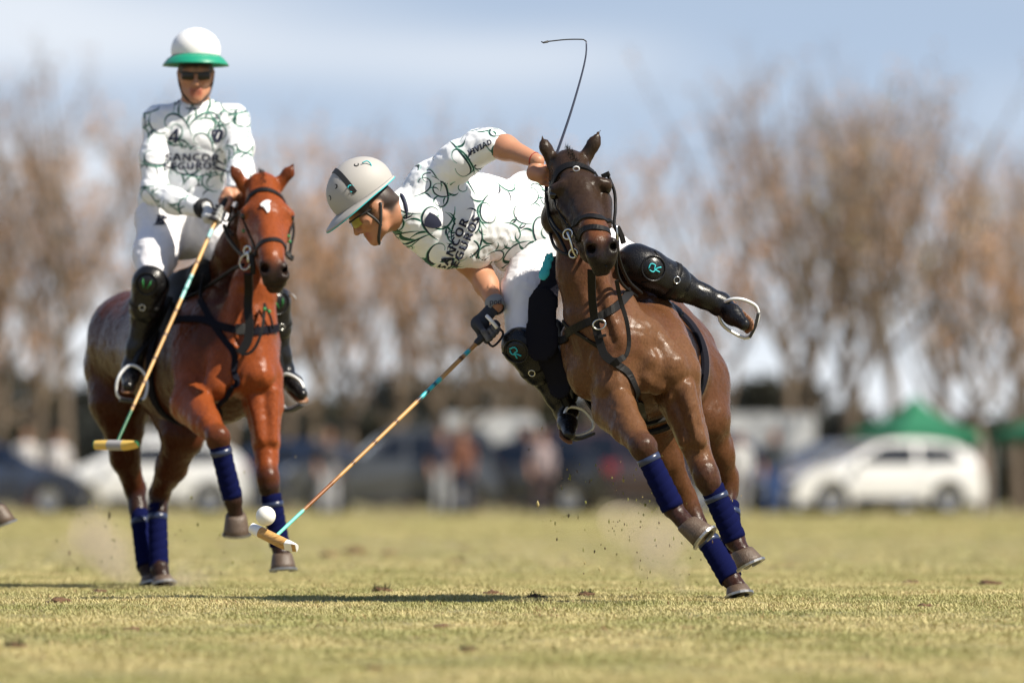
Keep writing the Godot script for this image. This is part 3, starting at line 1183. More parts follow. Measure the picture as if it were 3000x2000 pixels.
	# veins and tendons stand out on the shoulder, forearm and face
	for q in [[Vector3(0.3646, 1.027, 1.06), Vector3(0.3297, 0.9428, 1.04), Vector3(0.3647, 0.8585, 1.05)], [Vector3(0.618, 1.07, 0.99), Vector3(0.6816, 0.9999, 0.96), Vector3(0.6955, 0.9225, 0.97)], [Vector3(0.7159, 0.8449, 1.01), Vector3(0.7438, 0.7325, 1.02), Vector3(0.7745, 0.5921, 1.03)], [Vector3(0.6669, 0.7888, 1), Vector3(0.7159, 0.6624, 1.01)], [Vector3(0.441, 0.7878, 1.13), Vector3(0.4889, 0.7171, 1.24)], [Vector3(0.2239, 1.585, 1.17), Vector3(0.2652, 1.526, 1.28), Vector3(0.2995, 1.469, 1.37)], [Vector3(0.3915, 1.598, 1.2), Vector3(0.3935, 1.533, 1.3)]]:
		for j in q.size() - 1:
			var a: Vector3 = f.snap(q[j], -0.001)[0]
			var b: Vector3 = f.snap(q[j + 1], -0.001)[0]
			var c: Vector3 = f.snap((a + b) * 0.5, -0.001)[0]
			f.bone(a, c, 0.0045, 0.0045, face if a.y > 1.4 else coat, 0.012)
			f.bone(c, b, 0.0045, 0.004, face if a.y > 1.4 else coat, 0.012)
	put("body", flesh_mesh(f, 0.0104, coat_bump), mats.coat, t)
	put("mane", mane_mesh(f, [Vector3(0.2662, 1.791, 1.12), Vector3(0.2413, 1.81, 1.06), Vector3(0.2304, 1.786, 0.98), Vector3(0.2423, 1.677, 0.86), Vector3(0.2899, 1.512, 0.68)]), mats.trim, t)
	for e in [[Vector3(0.1721, 1.654, 1.165), 0.020], [Vector3(0.3876, 1.678, 1.165), 0.020]]:
		put("eye", lathed(e[0] + Vector3(0, -e[1], 0), e[0] + Vector3(0, e[1], 0), round_profile(e[1]), 16), mats.eye, t)
	hoof(t, Vector3(0.7105, 0.3082, 1.36), Vector3(0.7797, 0.2429, 1.385), Vector3(0.35, 0.6, 0.75), 0.062)
	hoof(t, Vector3(0.9448, 0.1964, 1), Vector3(0.974, 0.1361, 1.01), Vector3(0.55, 0.15, 0.85), 0.062)
	hoof(t, Vector3(0.9444, 0.0424, 0.02), Vector3(Vector3(0.9528, 0.0009, 0.03).x, 0.004, 0.03), Vector3(0.1, 0, 1), 0.060)
	hoof(t, Vector3(0.9343, 0.1677, -0.12), Vector3(0.9483, 0.1189, -0.1), Vector3(0.1, -0.3, 1), 0.058)
	leg_wrap(t, Vector3(0.5353, 0.619, 1.335), Vector3(0.658, 0.3709, 1.33), 0.045, 0.048)
	leg_wrap(t, Vector3(0.8231, 0.4575, 0.975), Vector3(0.9187, 0.2412, 0.97), 0.047, 0.048)
	leg_wrap(t, Vector3(0.8073, 0.2626, -0.09), Vector3(0.922, 0.0708, -0.005), 0.045, 0.050)
	leg_wrap(t, Vector3(0.9167, 0.3874, -0.25), Vector3(0.9287, 0.1762, -0.13), 0.042, 0.046)
	# bridle
	var br := Node3D.new()
	br.name = "bridle"
	t.add_child(br)
	put("browband", tack(f, [Vector3(0.1345, 1.692, 1.1), Vector3(0.1401, 1.729, 1.12), Vector3(0.1736, 1.774, 1.14), Vector3(0.2296, 1.798, 1.15), Vector3(0.28, 1.801, 1.15), Vector3(0.3249, 1.785, 1.14), Vector3(0.3474, 1.757, 1.12)], 0.034, 0.006), mats.leather, br)
	put("emblem", ring_mesh(f.snap(Vector3(0.2601, 1.804, 1.2), 0.009)[0], Vector3.RIGHT, Vector3(0, 0.9, 0.4), 0.012, 0.010, 0.003), mats.white_cloth, br)
	put("noseband", tack(f, [Vector3(0.2461, 1.517, 1.2), Vector3(0.2567, 1.533, 1.3), Vector3(0.2814, 1.56, 1.38), Vector3(0.3229, 1.58, 1.42), Vector3(0.3591, 1.572, 1.42), Vector3(0.3846, 1.552, 1.36), Vector3(0.4079, 1.522, 1.25)], 0.030, 0.005), mats.leather, br)
	put("noseband", tack(f, [Vector3(0.268, 1.465, 1.28), Vector3(0.2788, 1.48, 1.35), Vector3(0.302, 1.505, 1.42), Vector3(0.3448, 1.52, 1.46), Vector3(0.3895, 1.51, 1.44), Vector3(0.4151, 1.494, 1.38), Vector3(0.4214, 1.47, 1.3)], 0.027, 0.005), mats.leather, br)
	put("cheek_strap", tack(f, [Vector3(0.1375, 1.714, 1.06), Vector3(0.1513, 1.64, 1.12), Vector3(0.2098, 1.562, 1.2), Vector3(0.2679, 1.487, 1.3)], 0.016, 0.005), mats.leather, br)
	put("cheek_strap", cord([Vector3(0.1401, 1.671, 1.1), Vector3(0.1457, 1.615, 1.1), Vector3(0.1569, 1.544, 1.12), Vector3(0.1958, 1.477, 1.2), Vector3(0.2262, 1.413, 1.26)], 0.007), mats.leather, br)
	put("cheek_strap", tack(f, [Vector3(0.3533, 1.756, 1.08), Vector3(0.4006, 1.675, 1.12), Vector3(0.4099, 1.603, 1.18), Vector3(0.412, 1.521, 1.26)], 0.016, 0.006), mats.leather, br)
	put("cheek_strap", cord([Vector3(0.395, 1.733, 1.12), Vector3(0.4202, 1.67, 1.12), Vector3(0.4242, 1.6, 1.14), Vector3(0.4193, 1.528, 1.22), Vector3(0.4399, 1.485, 1.26)], 0.007), mats.leather, br)
	put("buckle", slab(Vector3(0.3851, 1.737, 1.13), Vector3(0.9, 0.4, 0.1).normalized(), Vector3(-0.4, 0.9, 0).normalized(), 0.018, 0.010, 0.006), mats.leather, br)
	put("cheek_piece", belt([Vector3(0.43, 1.52, 1.27), Vector3(0.4469, 1.485, 1.26), Vector3(0.4554, 1.455, 1.25)], Vector3(0.5, 0, 1), 0.020, 0.010), mats.leather, br)
	put("bit_ring", ring_mesh(Vector3(0.2288, 1.49, 1.3), Vector3(0.8, 0.1, 0.5).normalized(), Vector3.UP, 0.022, 0.020, 0.0045), mats.steel, br)
	put("bit_ring", ring_mesh(Vector3(0.2512, 1.412, 1.3), Vector3(0.8, 0.1, 0.5).normalized(), Vector3.UP, 0.020, 0.018, 0.0045), mats.steel, br)
	put("bit_shank", cord([Vector3(0.226, 1.498, 1.31), Vector3(0.2399, 1.463, 1.32), Vector3(0.251, 1.421, 1.32), Vector3(0.265, 1.397, 1.31)], 0.006), mats.steel, br)
	put("bit_shank", cord([Vector3(0.4254, 1.526, 1.32), Vector3(0.4296, 1.484, 1.32), Vector3(0.4269, 1.449, 1.31)], 0.005), mats.steel, br)
	put("rein", cord([Vector3(0.2288, 1.484, 1.3), Vector3(0.1817, 1.517, 1.22), Vector3(0.1432, 1.603, 1.02), Vector3(0.1408, 1.677, 0.88), Vector3(0.1409, 1.748, 0.86)], 0.007), mats.leather, br)
	put("rein", cord([Vector3(0.2539, 1.403, 1.3), Vector3(0.2095, 1.413, 1.25), Vector3(0.1709, 1.452, 1.12), Vector3(0.1462, 1.563, 0.94), Vector3(0.1437, 1.705, 0.86)], 0.007), mats.leather, br)
	put("rein", cord([Vector3(0.4298, 1.484, 1.3), Vector3(0.4405, 1.389, 1.2), Vector3(0.48, 1.305, 1.02), Vector3(0.5359, 1.258, 0.8)], 0.007), mats.leather, br)
	put("rein", cord([Vector3(0.4327, 1.464, 1.28), Vector3(0.4263, 1.36, 1.22), Vector3(0.4514, 1.293, 1.08), Vector3(0.5159, 1.244, 0.82)], 0.007), mats.leather, br)
	# breast gear: collar, hanging martingale, girth
	var bg := Node3D.new()
	bg.name = "breast_gear"
	t.add_child(bg)
	put("breast_collar", tack(f, [Vector3(0.5235, 1.285, 0.9), Vector3(0.4943, 1.263, 1), Vector3(0.4514, 1.214, 1.08), Vector3(0.3598, 1.156, 1.14), Vector3(0.2608, 1.109, 1.06), Vector3(0.197, 1.068, 0.9), Vector3(0.1894, 1.057, 0.7)], 0.034, 0.006, 0.004), mats.leather, bg)
	put("martingale", belt([Vector3(0.3247, 1.343, 1.36), Vector3(0.3284, 1.234, 1.22), Vector3(0.34, 1.137, 1.17), Vector3(0.3596, 1.053, 1.165), Vector3(0.3805, 0.9974, 1.17), Vector3(0.4127, 0.9721, 1.175), Vector3(0.4364, 0.9721, 1.175)], Vector3(-0.1, 0.1, 1), 0.034, 0.006), mats.leather, bg)
	put("martingale", belt([Vector3(0.4364, 0.9721, 1.178), Vector3(0.4687, 0.9974, 1.17), Vector3(0.48, 1.054, 1.16), Vector3(0.4701, 1.137, 1.17), Vector3(0.4448, 1.221, 1.18), Vector3(0.4275, 1.304, 1.24)], Vector3(0.2, 0.1, 1), 0.017, 0.006), mats.leather, bg)
	put("neck_strap", tack(f, [Vector3(0.2176, 1.14, 1), Vector3(0.2718, 1.073, 1.1), Vector3(0.3542, 1.02, 1.14), Vector3(0.4198, 0.9779, 1.16)], 0.016, 0.005, 0.004), mats.leather, bg)
	put("girth_strap", tack(f, [Vector3(0.4282, 0.9723, 1.16), Vector3(0.4874, 0.9279, 1.12), Vector3(0.517, 0.8693, 1.1), Vector3(0.5341, 0.7751, 0.95), Vector3(0.5522, 0.6899, 0.6)], 0.032, 0.006, 0.003), mats.leather, bg)
	put("buckle", ring_mesh(Vector3(0.358, 1.123, 1.185), Vector3(0.95, 0.2, 0).normalized(), Vector3(-0.2, 0.95, 0).normalized(), 0.026, 0.020, 0.004), mats.steel, bg)
	put("keeper", belt([Vector3(0.3372, 1.132, 1.172), Vector3(0.3693, 1.141, 1.172)], Vector3(0, 0, 1), 0.014, 0.012), mats.leather, bg)
	put("keeper", belt([Vector3(0.3525, 1.071, 1.174), Vector3(0.3861, 1.08, 1.174)], Vector3(0, 0, 1), 0.012, 0.010), mats.leather, bg)
	put("keeper", belt([Vector3(0.414, 0.9581, 1.18), Vector3(0.4363, 0.9747, 1.19), Vector3(0.4588, 0.9888, 1.18)], Vector3(0, 0, 1), 0.026, 0.010), mats.leather, bg)
	put("girth", tack(f, [Vector3(0.6264, 1.192, 0.35), Vector3(0.71, 1.098, 0.38), Vector3(0.7679, 0.9981, 0.4), Vector3(0.7847, 0.9211, 0.42), Vector3(0.7529, 0.8071, 0.45), Vector3(0.6747, 0.7077, 0.45), Vector3(0.5682, 0.6722, 0.45), Vector3(0.4261, 0.7077, 0.45), Vector3(0.3267, 0.8071, 0.45), Vector3(0.2841, 0.9208, 0.45)], 0.085, 0.010, 0.004), mats.web, bg)
	put("girth_strap", tack(f, [Vector3(0.6938, 0.7267, 0.6), Vector3(0.6228, 0.6897, 0.62), Vector3(0.5378, 0.6756, 0.62)], 0.020, 0.012, 0.012), mats.leather, bg)
	# saddle
	var sd := Node3D.new()
	sd.name = "saddle"
	t.add_child(sd)
	var s := Flesh.new()
	s.chain([Vector3(0.4691, 1.298, 0.42), Vector3(0.5287, 1.281, 0.18), Vector3(0.5536, 1.3, -0.12)], [0.085, 0.075, 0.085], Color.WHITE, 0.06)
	s.bone(Vector3(0.5393, 1.264, 0.5), Vector3(0.6596, 1.201, 0.52), 0.085, 0.065, Color.WHITE, 0.04, Vector3(0.45, 0.85, 0.3), 4.0)
	s.bone(Vector3(0.5778, 1.251, 0.25), Vector3(0.6998, 1.123, 0.2), 0.10, 0.08, Color.WHITE, 0.04, Vector3(0.75, 0.6, 0.1), 4.5)
	s.bone(Vector3(0.3548, 1.232, 0.5), Vector3(0.1985, 1.047, 0.55), 0.10, 0.12, Color.WHITE, 0.04, Vector3(-0.9, 0.3, 0.3), 4.0)
	s.bone(Vector3(0.1986, 1.048, 0.52), Vector3(0.244, 0.8775, 0.52), 0.11, 0.08, Color.WHITE, 0.04, Vector3(-0.95, -0.15, 0.3), 4.0)
	put("seat_and_flaps", flesh_mesh(s, 0.011, null, false), mats.leather, sd)
	var pad := Flesh.new()
	pad.bone(Vector3(0.1807, 1.37, 0.74), Vector3(0.1269, 1.213, 0.8), 0.050, 0.072, Color.WHITE, 0.03, Vector3(-0.6, 0.2, 0.8), 6.0)
	pad.bone(Vector3(0.1269, 1.213, 0.8), Vector3(0.1213, 1.058, 0.8), 0.076, 0.088, Color.WHITE, 0.03, Vector3(-0.6, 0.0, 0.8), 6.0)
	pad.bone(Vector3(0.1213, 1.058, 0.79), Vector3(0.1977, 0.8898, 0.72), 0.084, 0.075, Color.WHITE, 0.03, Vector3(-0.7, 0.0, 0.7), 6.0)
	put("flap_roll", flesh_mesh(pad, 0.010, null, false), mats.web, sd)
	var cloth := Flesh.new()
	cloth.bone(Vector3(0.155, 1.407, 0.84), Vector3(0.131, 1.332, 0.86), 0.022, 0.026, Color.WHITE, 0.02, Vector3(-0.3, 0.2, 0.9), 4.0)
	put("saddle_cloth", flesh_mesh(cloth, 0.008, null, false), mats.turquoise, sd)
	put("stirrup_leather", belt([Vector3(0.6103, 1.258, 0.5), Vector3(0.6877, 1.238, 0.54), Vector3(0.7725, 1.212, 0.56), Vector3(0.8671, 1.192, 0.58)], Vector3(0.15, 1, 0.5), 0.032, 0.006), mats.leather, sd)
	put("stirrup", cord([Vector3(0.867, 1.191, 0.585), Vector3(0.8752, 1.217, 0.6), Vector3(0.9088, 1.235, 0.62), Vector3(0.9513, 1.236, 0.62), Vector3(0.9956, 1.22, 0.6), Vector3(1.018, 1.2, 0.59), Vector3(1.023, 1.167, 0.585), Vector3(1.01, 1.125, 0.58), Vector3(0.9919, 1.087, 0.57), Vector3(0.9666, 1.076, 0.56), Vector3(0.9184, 1.098, 0.56), Vector3(0.8814, 1.124, 0.57), Vector3(0.8614, 1.157, 0.58)], 0.0075, 8, true), mats.alloy, sd)
	put("stirrup_tread", belt([Vector3(1.02, 1.181, 0.6), Vector3(1.007, 1.125, 0.59), Vector3(0.9861, 1.084, 0.58)], Vector3(0.8, -0.5, 0), 0.060, 0.010), mats.trim, sd)
	put("stirrup_leather", belt([Vector3(0.1554, 0.9604, 0.72), Vector3(0.1978, 0.8758, 0.7), Vector3(0.2319, 0.7914, 0.66)], Vector3(-0.7, 0.2, 0.7), 0.030, 0.006), mats.leather, sd)
	put("stirrup", cord([Vector3(0.2376, 0.7885, 0.66), Vector3(0.2206, 0.7687, 0.67), Vector3(0.2149, 0.7318, 0.68), Vector3(0.2233, 0.6894, 0.68), Vector3(0.2687, 0.6711, 0.66), Vector3(0.3226, 0.6896, 0.64), Vector3(0.3368, 0.7208, 0.63), Vector3(0.3142, 0.7576, 0.63), Vector3(0.283, 0.783, 0.64)], 0.0075, 8, true), mats.alloy, sd)
	put("stirrup_tread", belt([Vector3(0.2093, 0.6782, 0.66), Vector3(0.2688, 0.6585, 0.65), Vector3(0.3326, 0.6813, 0.62)], Vector3(0, -1, 0.1), 0.055, 0.010), mats.trim, sd)


func round_profile(r: float) -> Array:
	var out := []
	for i in 13:
		var a := PI * i / 12
		out.append([0.5 - 0.5 * cos(a), r * sin(a)])
	return out


# muscle, tendon and skin relief of a lean, sweating horse
func coat_bump(p: Vector3, n: Vector3) -> float:
	var a := lump.get_noise_3d(p.x * 9.0, p.y * 6.0, p.z * 9.0)
	var b := lump.get_noise_3d(p.x * 24.0 + 7.0, p.y * 13.0, p.z * 24.0)
	var vein := maxf(0.0, 1.0 - 7.0 * absf(lump.get_noise_3d(p.x * 6.0 + 3.0, p.y * 4.2, p.z * 6.0)))
	var fold := maxf(0.0, 1.0 - 6.0 * absf(lump.get_noise_3d(p.x * 5.0 - 9.0, p.y * 5.0 + p.x * 2.0, p.z * 5.0)))
	return a * 0.0048 + b * 0.0016 + vein * 0.0016 - fold * 0.0015


# ---------------------------------------------------------------- the bay pony behind
func build_second_pony() -> void:
	var t := thing("polo_pony", "bright bay polo pony with white forehead star, its rider sitting upright", "horse", Vector3(Vector3(-1.71, 0.0042, -6).x, 0, -6.0), "polo ponies")
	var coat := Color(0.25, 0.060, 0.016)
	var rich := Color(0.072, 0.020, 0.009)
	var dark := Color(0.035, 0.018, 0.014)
	var lips := Color(0.035, 0.022, 0.018)
	var nose := Color(0.22, 0.062, 0.022)
	var f := Flesh.new()
	# trunk
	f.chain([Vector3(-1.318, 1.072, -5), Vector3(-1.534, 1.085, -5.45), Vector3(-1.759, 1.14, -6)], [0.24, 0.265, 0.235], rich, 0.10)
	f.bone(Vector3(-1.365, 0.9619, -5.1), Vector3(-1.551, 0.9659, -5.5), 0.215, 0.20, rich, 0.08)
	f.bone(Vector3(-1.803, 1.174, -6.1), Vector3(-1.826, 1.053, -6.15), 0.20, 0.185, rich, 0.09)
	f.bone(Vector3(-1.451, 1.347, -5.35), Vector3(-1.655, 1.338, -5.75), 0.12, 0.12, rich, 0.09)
	# breast and shoulders
	f.ball(Vector3(-1.226, 0.9977, -4.74), 0.135, coat, 0.07)
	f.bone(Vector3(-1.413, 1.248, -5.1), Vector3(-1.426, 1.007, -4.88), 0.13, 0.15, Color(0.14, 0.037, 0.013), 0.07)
	f.bone(Vector3(-1.19, 1.158, -4.95), Vector3(-1.187, 1.006, -4.8), 0.10, 0.105, coat, 0.06)
	f.bone(Vector3(-1.189, 1.115, -4.7), Vector3(-1.173, 0.9733, -4.67), 0.060, 0.080, coat, 0.018)
	f.bone(Vector3(-1.331, 1.037, -4.72), Vector3(-1.354, 0.9262, -4.68), 0.078, 0.078, coat, 0.018)
	f.bone(Vector3(-1.256, 1.083, -4.66), Vector3(-1.271, 0.9416, -4.64), 0.046, 0.046, coat, 0.018)
	# neck
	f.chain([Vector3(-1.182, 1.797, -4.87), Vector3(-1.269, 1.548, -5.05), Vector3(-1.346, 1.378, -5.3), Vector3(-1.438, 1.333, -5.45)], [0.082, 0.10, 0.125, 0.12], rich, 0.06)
	f.chain([Vector3(-1.161, 1.607, -4.86), Vector3(-1.196, 1.369, -4.8), Vector3(-1.218, 1.195, -4.78), Vector3(-1.227, 1.085, -4.78)], [0.085, 0.098, 0.12, 0.13], coat, 0.06)
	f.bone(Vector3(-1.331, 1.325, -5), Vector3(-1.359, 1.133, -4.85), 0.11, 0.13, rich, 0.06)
	# head
	f.bone(Vector3(-1.157, 1.839, -4.78), Vector3(-1.132, 1.717, -4.68), 0.078, 0.094, coat, 0.04)
	f.bone(Vector3(-1.129, 1.705, -4.65), Vector3(-1.103, 1.519, -4.39), 0.074, 0.052, coat, 0.05)
	f.bone(Vector3(-1.168, 1.685, -4.78), Vector3(-1.111, 1.458, -4.49), 0.090, 0.052, coat, 0.05)
	f.ball(Vector3(-1.207, 1.622, -4.8), 0.062, coat, 0.05)
	f.ball(Vector3(-1.086, 1.622, -4.8), 0.060, coat, 0.05)
	f.bone(Vector3(-1.225, 1.726, -4.655), Vector3(-1.202, 1.741, -4.65), 0.030, 0.026, coat, 0.025)
	f.bone(Vector3(-1.031, 1.713, -4.655), Vector3(-1.051, 1.732, -4.65), 0.030, 0.026, coat, 0.025)
	f.bone(Vector3(-1.196, 1.673, -4.64), Vector3(-1.145, 1.544, -4.46), 0.022, 0.016, coat, 0.03)
	f.bone(Vector3(-1.042, 1.673, -4.64), Vector3(-1.062, 1.544, -4.46), 0.022, 0.016, coat, 0.03)
	f.bone(Vector3(-1.127, 1.664, -4.575), Vector3(-1.1, 1.515, -4.36), 0.020, 0.018, coat, 0.03)
	f.bone(Vector3(-1.108, 1.551, -4.42), Vector3(-1.099, 1.496, -4.37), 0.052, 0.048, nose, 0.03)
	f.ball(Vector3(-1.093, 1.451, -4.37), 0.055, lips, 0.035)
	f.bone(Vector3(-1.13, 1.471, -4.34), Vector3(-1.126, 1.439, -4.335), 0.030, 0.030, lips, 0.02)
	f.bone(Vector3(-1.05, 1.461, -4.34), Vector3(-1.048, 1.43, -4.335), 0.029, 0.029, lips, 0.02)
	f.bone(Vector3(-1.111, 1.402, -4.36), Vector3(-1.072, 1.399, -4.36), 0.036, 0.034, lips, 0.03)
	f.bone(Vector3(-1.102, 1.371, -4.385), Vector3(-1.077, 1.371, -4.385), 0.026, 0.024, lips, 0.02)
	f.bone(Vector3(-1.241, 1.851, -4.8), Vector3(-1.278, 1.909, -4.79), 0.032, 0.026, coat, 0.02, Vector3(0.3, 0.1, 1), 1.35)
	f.bone(Vector3(-1.278, 1.909, -4.79), Vector3(-1.308, 1.956, -4.79), 0.026, 0.003, dark, 0.02, Vector3(0.3, 0.1, 1), 1.35)
	f.bone(Vector3(-1.083, 1.851, -4.8), Vector3(-1.035, 1.912, -4.79), 0.032, 0.026, coat, 0.02, Vector3(-0.3, 0.1, 1), 1.35)
	f.bone(Vector3(-1.035, 1.912, -4.79), Vector3(-1.001, 1.966, -4.79), 0.026, 0.003, dark, 0.02, Vector3(-0.3, 0.1, 1), 1.35)
	f.hole(Vector3(-1.057, 1.876, -4.755), Vector3(-1.01, 1.946, -4.765), 0.017, 0.005, 0.008, Color(0.12, 0.035, 0.015))
	f.hole(Vector3(-1.258, 1.873, -4.755), Vector3(-1.3, 1.943, -4.765), 0.017, 0.005, 0.008, Color(0.06, 0.02, 0.012))
	f.hole(Vector3(-1.137, 1.453, -4.305), Vector3(-1.13, 1.471, -4.35), 0.017, 0.017, 0.012, Color(0.006, 0.004, 0.003))
	f.hole(Vector3(-1.038, 1.443, -4.308), Vector3(-1.047, 1.46, -4.35), 0.015, 0.015, 0.012, Color(0.006, 0.004, 0.003))
	f.hole(Vector3(-1.119, 1.381, -4.335), Vector3(-1.061, 1.38, -4.335), 0.004, 0.004, 0.006, Color(0.008, 0.006, 0.006))
	# forelegs
	f.chain([Vector3(-1.452, 0.9433, -4.82), Vector3(-1.481, 0.8399, -4.72), Vector3(-1.413, 0.7599, -4.52), Vector3(-1.352, 0.6948, -4.37)], [0.11, 0.096, 0.068, 0.050], coat, 0.02)
	f.bone(Vector3(-1.456, 0.8709, -4.66), Vector3(-1.392, 0.7594, -4.45), 0.060, 0.046, coat, 0.03)
	f.ball(Vector3(-1.349, 0.6853, -4.36), 0.051, dark, 0.03)
	f.chain([Vector3(-1.349, 0.6823, -4.37), Vector3(-1.284, 0.4146, -4.42)], [0.040, 0.034], dark, 0.03)
	f.ball(Vector3(-1.281, 0.4005, -4.42), 0.042, dark, 0.02)
	f.chain([Vector3(-1.28, 0.3974, -4.42), Vector3(-1.269, 0.3285, -4.44)], [0.036, 0.038], dark, 0.02)
	f.chain([Vector3(-1.159, 0.9666, -4.78), Vector3(-1.151, 0.8481, -4.76), Vector3(-1.137, 0.6743, -4.68), Vector3(-1.125, 0.5042, -4.6)], [0.10, 0.092, 0.062, 0.046], coat, 0.022)
	f.bone(Vector3(-1.181, 0.879, -4.68), Vector3(-1.151, 0.674, -4.62), 0.046, 0.034, coat, 0.014)
	f.bone(Vector3(-1.11, 0.8947, -4.68), Vector3(-1.107, 0.674, -4.62), 0.042, 0.030, coat, 0.014)
	f.bone(Vector3(-1.125, 0.5073, -4.59), Vector3(-1.119, 0.4633, -4.59), 0.050, 0.046, dark, 0.03)
	f.chain([Vector3(-1.116, 0.4539, -4.6), Vector3(-1.072, 0.2055, -4.6)], [0.040, 0.034], dark, 0.03)
	f.ball(Vector3(-1.069, 0.1898, -4.6), 0.042, dark, 0.02)
	f.chain([Vector3(-1.067, 0.1867, -4.6), Vector3(-1.059, 0.1491, -4.58)], [0.036, 0.040], dark, 0.02)
	# hind legs
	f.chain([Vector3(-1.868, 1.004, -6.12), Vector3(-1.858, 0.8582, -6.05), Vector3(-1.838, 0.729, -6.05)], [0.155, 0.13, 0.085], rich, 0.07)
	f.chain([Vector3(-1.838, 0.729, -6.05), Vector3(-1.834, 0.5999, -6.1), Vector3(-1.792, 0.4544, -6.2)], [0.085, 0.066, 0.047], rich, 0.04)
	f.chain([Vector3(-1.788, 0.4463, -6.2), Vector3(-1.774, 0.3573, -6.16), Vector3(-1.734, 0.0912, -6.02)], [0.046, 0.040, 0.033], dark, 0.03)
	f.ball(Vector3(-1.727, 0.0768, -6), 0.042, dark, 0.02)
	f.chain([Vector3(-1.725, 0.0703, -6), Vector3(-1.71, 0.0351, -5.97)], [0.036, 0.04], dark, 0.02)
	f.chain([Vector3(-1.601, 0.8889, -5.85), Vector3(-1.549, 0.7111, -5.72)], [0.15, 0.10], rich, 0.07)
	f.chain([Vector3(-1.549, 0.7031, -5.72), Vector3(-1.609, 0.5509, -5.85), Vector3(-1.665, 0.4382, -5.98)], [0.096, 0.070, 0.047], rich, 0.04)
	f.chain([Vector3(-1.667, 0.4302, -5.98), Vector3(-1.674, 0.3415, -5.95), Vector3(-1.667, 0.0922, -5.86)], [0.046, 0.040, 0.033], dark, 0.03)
	f.ball(Vector3(-1.664, 0.0778, -5.85), 0.042, dark, 0.02)
	f.chain([Vector3(-1.662, 0.0713, -5.85), Vector3(-1.65, 0.0329, -5.83)], [0.036, 0.04], dark, 0.02)
	f.chain([Vector3(-1.899, 1.314, -6.28), Vector3(-1.921, 1.234, -6.36), Vector3(-1.91, 1.088, -6.38)], [0.045, 0.04, 0.03], dark, 0.03)
	f.groove(Vector3(-1.258, 1.036, -4.6), Vector3(-1.293, 0.8313, -4.62), 0.012, 0.04, coat)
	f.groove(Vector3(-1.248, 1.352, -4.7), Vector3(-1.259, 1.115, -4.64), 0.012, 0.04, coat)
	put("body", flesh_mesh(f, 0.0104, coat_bump), mats.coat, t)
	for e in [[Vector3(-1.232, 1.713, -4.645), 0.020], [Vector3(-1.023, 1.702, -4.645), 0.020]]:
		put("eye", lathed(e[0] + Vector3(0, -e[1], 0), e[0] + Vector3(0, e[1], 0), round_profile(e[1]), 16), mats.eye, t)
	put("mane", mane_mesh(f, [Vector3(-1.147, 1.871, -4.68), Vector3(-1.154, 1.889, -4.74), Vector3(-1.169, 1.859, -4.82), Vector3(-1.22, 1.737, -4.98), Vector3(-1.287, 1.582, -5.14)]), mats.trim, t)
	var star := star_shape()
	put("forehead_star", press(f, star, Vector3(-1.138, 1.769, -4.5), Vector3.RIGHT, Vector3.UP, Vector3(0, 0.25, 1).normalized()), mats.white_cloth, t)
	hoof(t, Vector3(-1.269, 0.3316, -4.44), Vector3(-1.267, 0.25, -4.46), Vector3(0.1, -0.2, 1), 0.066)
	hoof(t, Vector3(-1.059, 0.1522, -4.58), Vector3(-1.054, 0.08, -4.57), Vector3(0.05, 0.1, 1), 0.064)
	hoof(t, Vector3(-1.71, 0.0415, -5.97), Vector3(Vector3(-1.704, 0.0045, -5.96).x, 0.004, -5.96), Vector3(0.1, 0, 1), 0.060)
	hoof(t, Vector3(-1.65, 0.0393, -5.83), Vector3(Vector3(-1.644, 0.0056, -5.82).x, 0.004, -5.82), Vector3(0.1, 0, 1), 0.060)
	leg_wrap(t, Vector3(-1.349, 0.6729, -4.37), Vector3(-1.283, 0.4099, -4.42), 0.046, 0.046)
	leg_wrap(t, Vector3(-1.111, 0.4256, -4.6), Vector3(-1.07, 0.1867, -4.6), 0.046, 0.046)
	leg_wrap(t, Vector3(-1.769, 0.3411, -6.15), Vector3(-1.728, 0.0768, -6), 0.044, 0.048)
	leg_wrap(t, Vector3(-1.677, 0.3737, -5.96), Vector3(-1.666, 0.0777, -5.86), 0.044, 0.046)
	var br := Node3D.new()
	br.name = "bridle"
	t.add_child(br)
	put("browband", tack(f, [Vector3(-1.27, 1.761, -4.7), Vector3(-1.263, 1.789, -4.68), Vector3(-1.24, 1.814, -4.66), Vector3(-1.201, 1.836, -4.65), Vector3(-1.139, 1.844, -4.65), Vector3(-1.075, 1.836, -4.65), Vector3(-1.049, 1.814, -4.67), Vector3(-1.037, 1.777, -4.7)], 0.026, 0.006), mats.leather, br)
	put("noseband", tack(f, [Vector3(-1.206, 1.52, -4.6), Vector3(-1.196, 1.538, -4.5), Vector3(-1.172, 1.563, -4.42), Vector3(-1.119, 1.593, -4.38), Vector3(-1.073, 1.591, -4.4), Vector3(-1.051, 1.558, -4.46), Vector3(-1.047, 1.531, -4.6)], 0.028, 0.005), mats.leather, br)
	put("cheek_strap", tack(f, [Vector3(-1.27, 1.761, -4.7), Vector3(-1.259, 1.677, -4.66), Vector3(-1.23, 1.611, -4.6), Vector3(-1.202, 1.556, -4.55)], 0.016, 0.005), mats.leather, br)
	put("cheek_strap", tack(f, [Vector3(-1.032, 1.769, -4.7), Vector3(-1.011, 1.666, -4.66), Vector3(-1.022, 1.603, -4.6), Vector3(-1.04, 1.546, -4.55)], 0.016, 0.006), mats.leather, br)
	put("cheek_strap", cord([Vector3(-1.26, 1.729, -4.68), Vector3(-1.306, 1.684, -4.75), Vector3(-1.313, 1.65, -4.78), Vector3(-1.29, 1.621, -4.75)], 0.006), mats.leather, br)
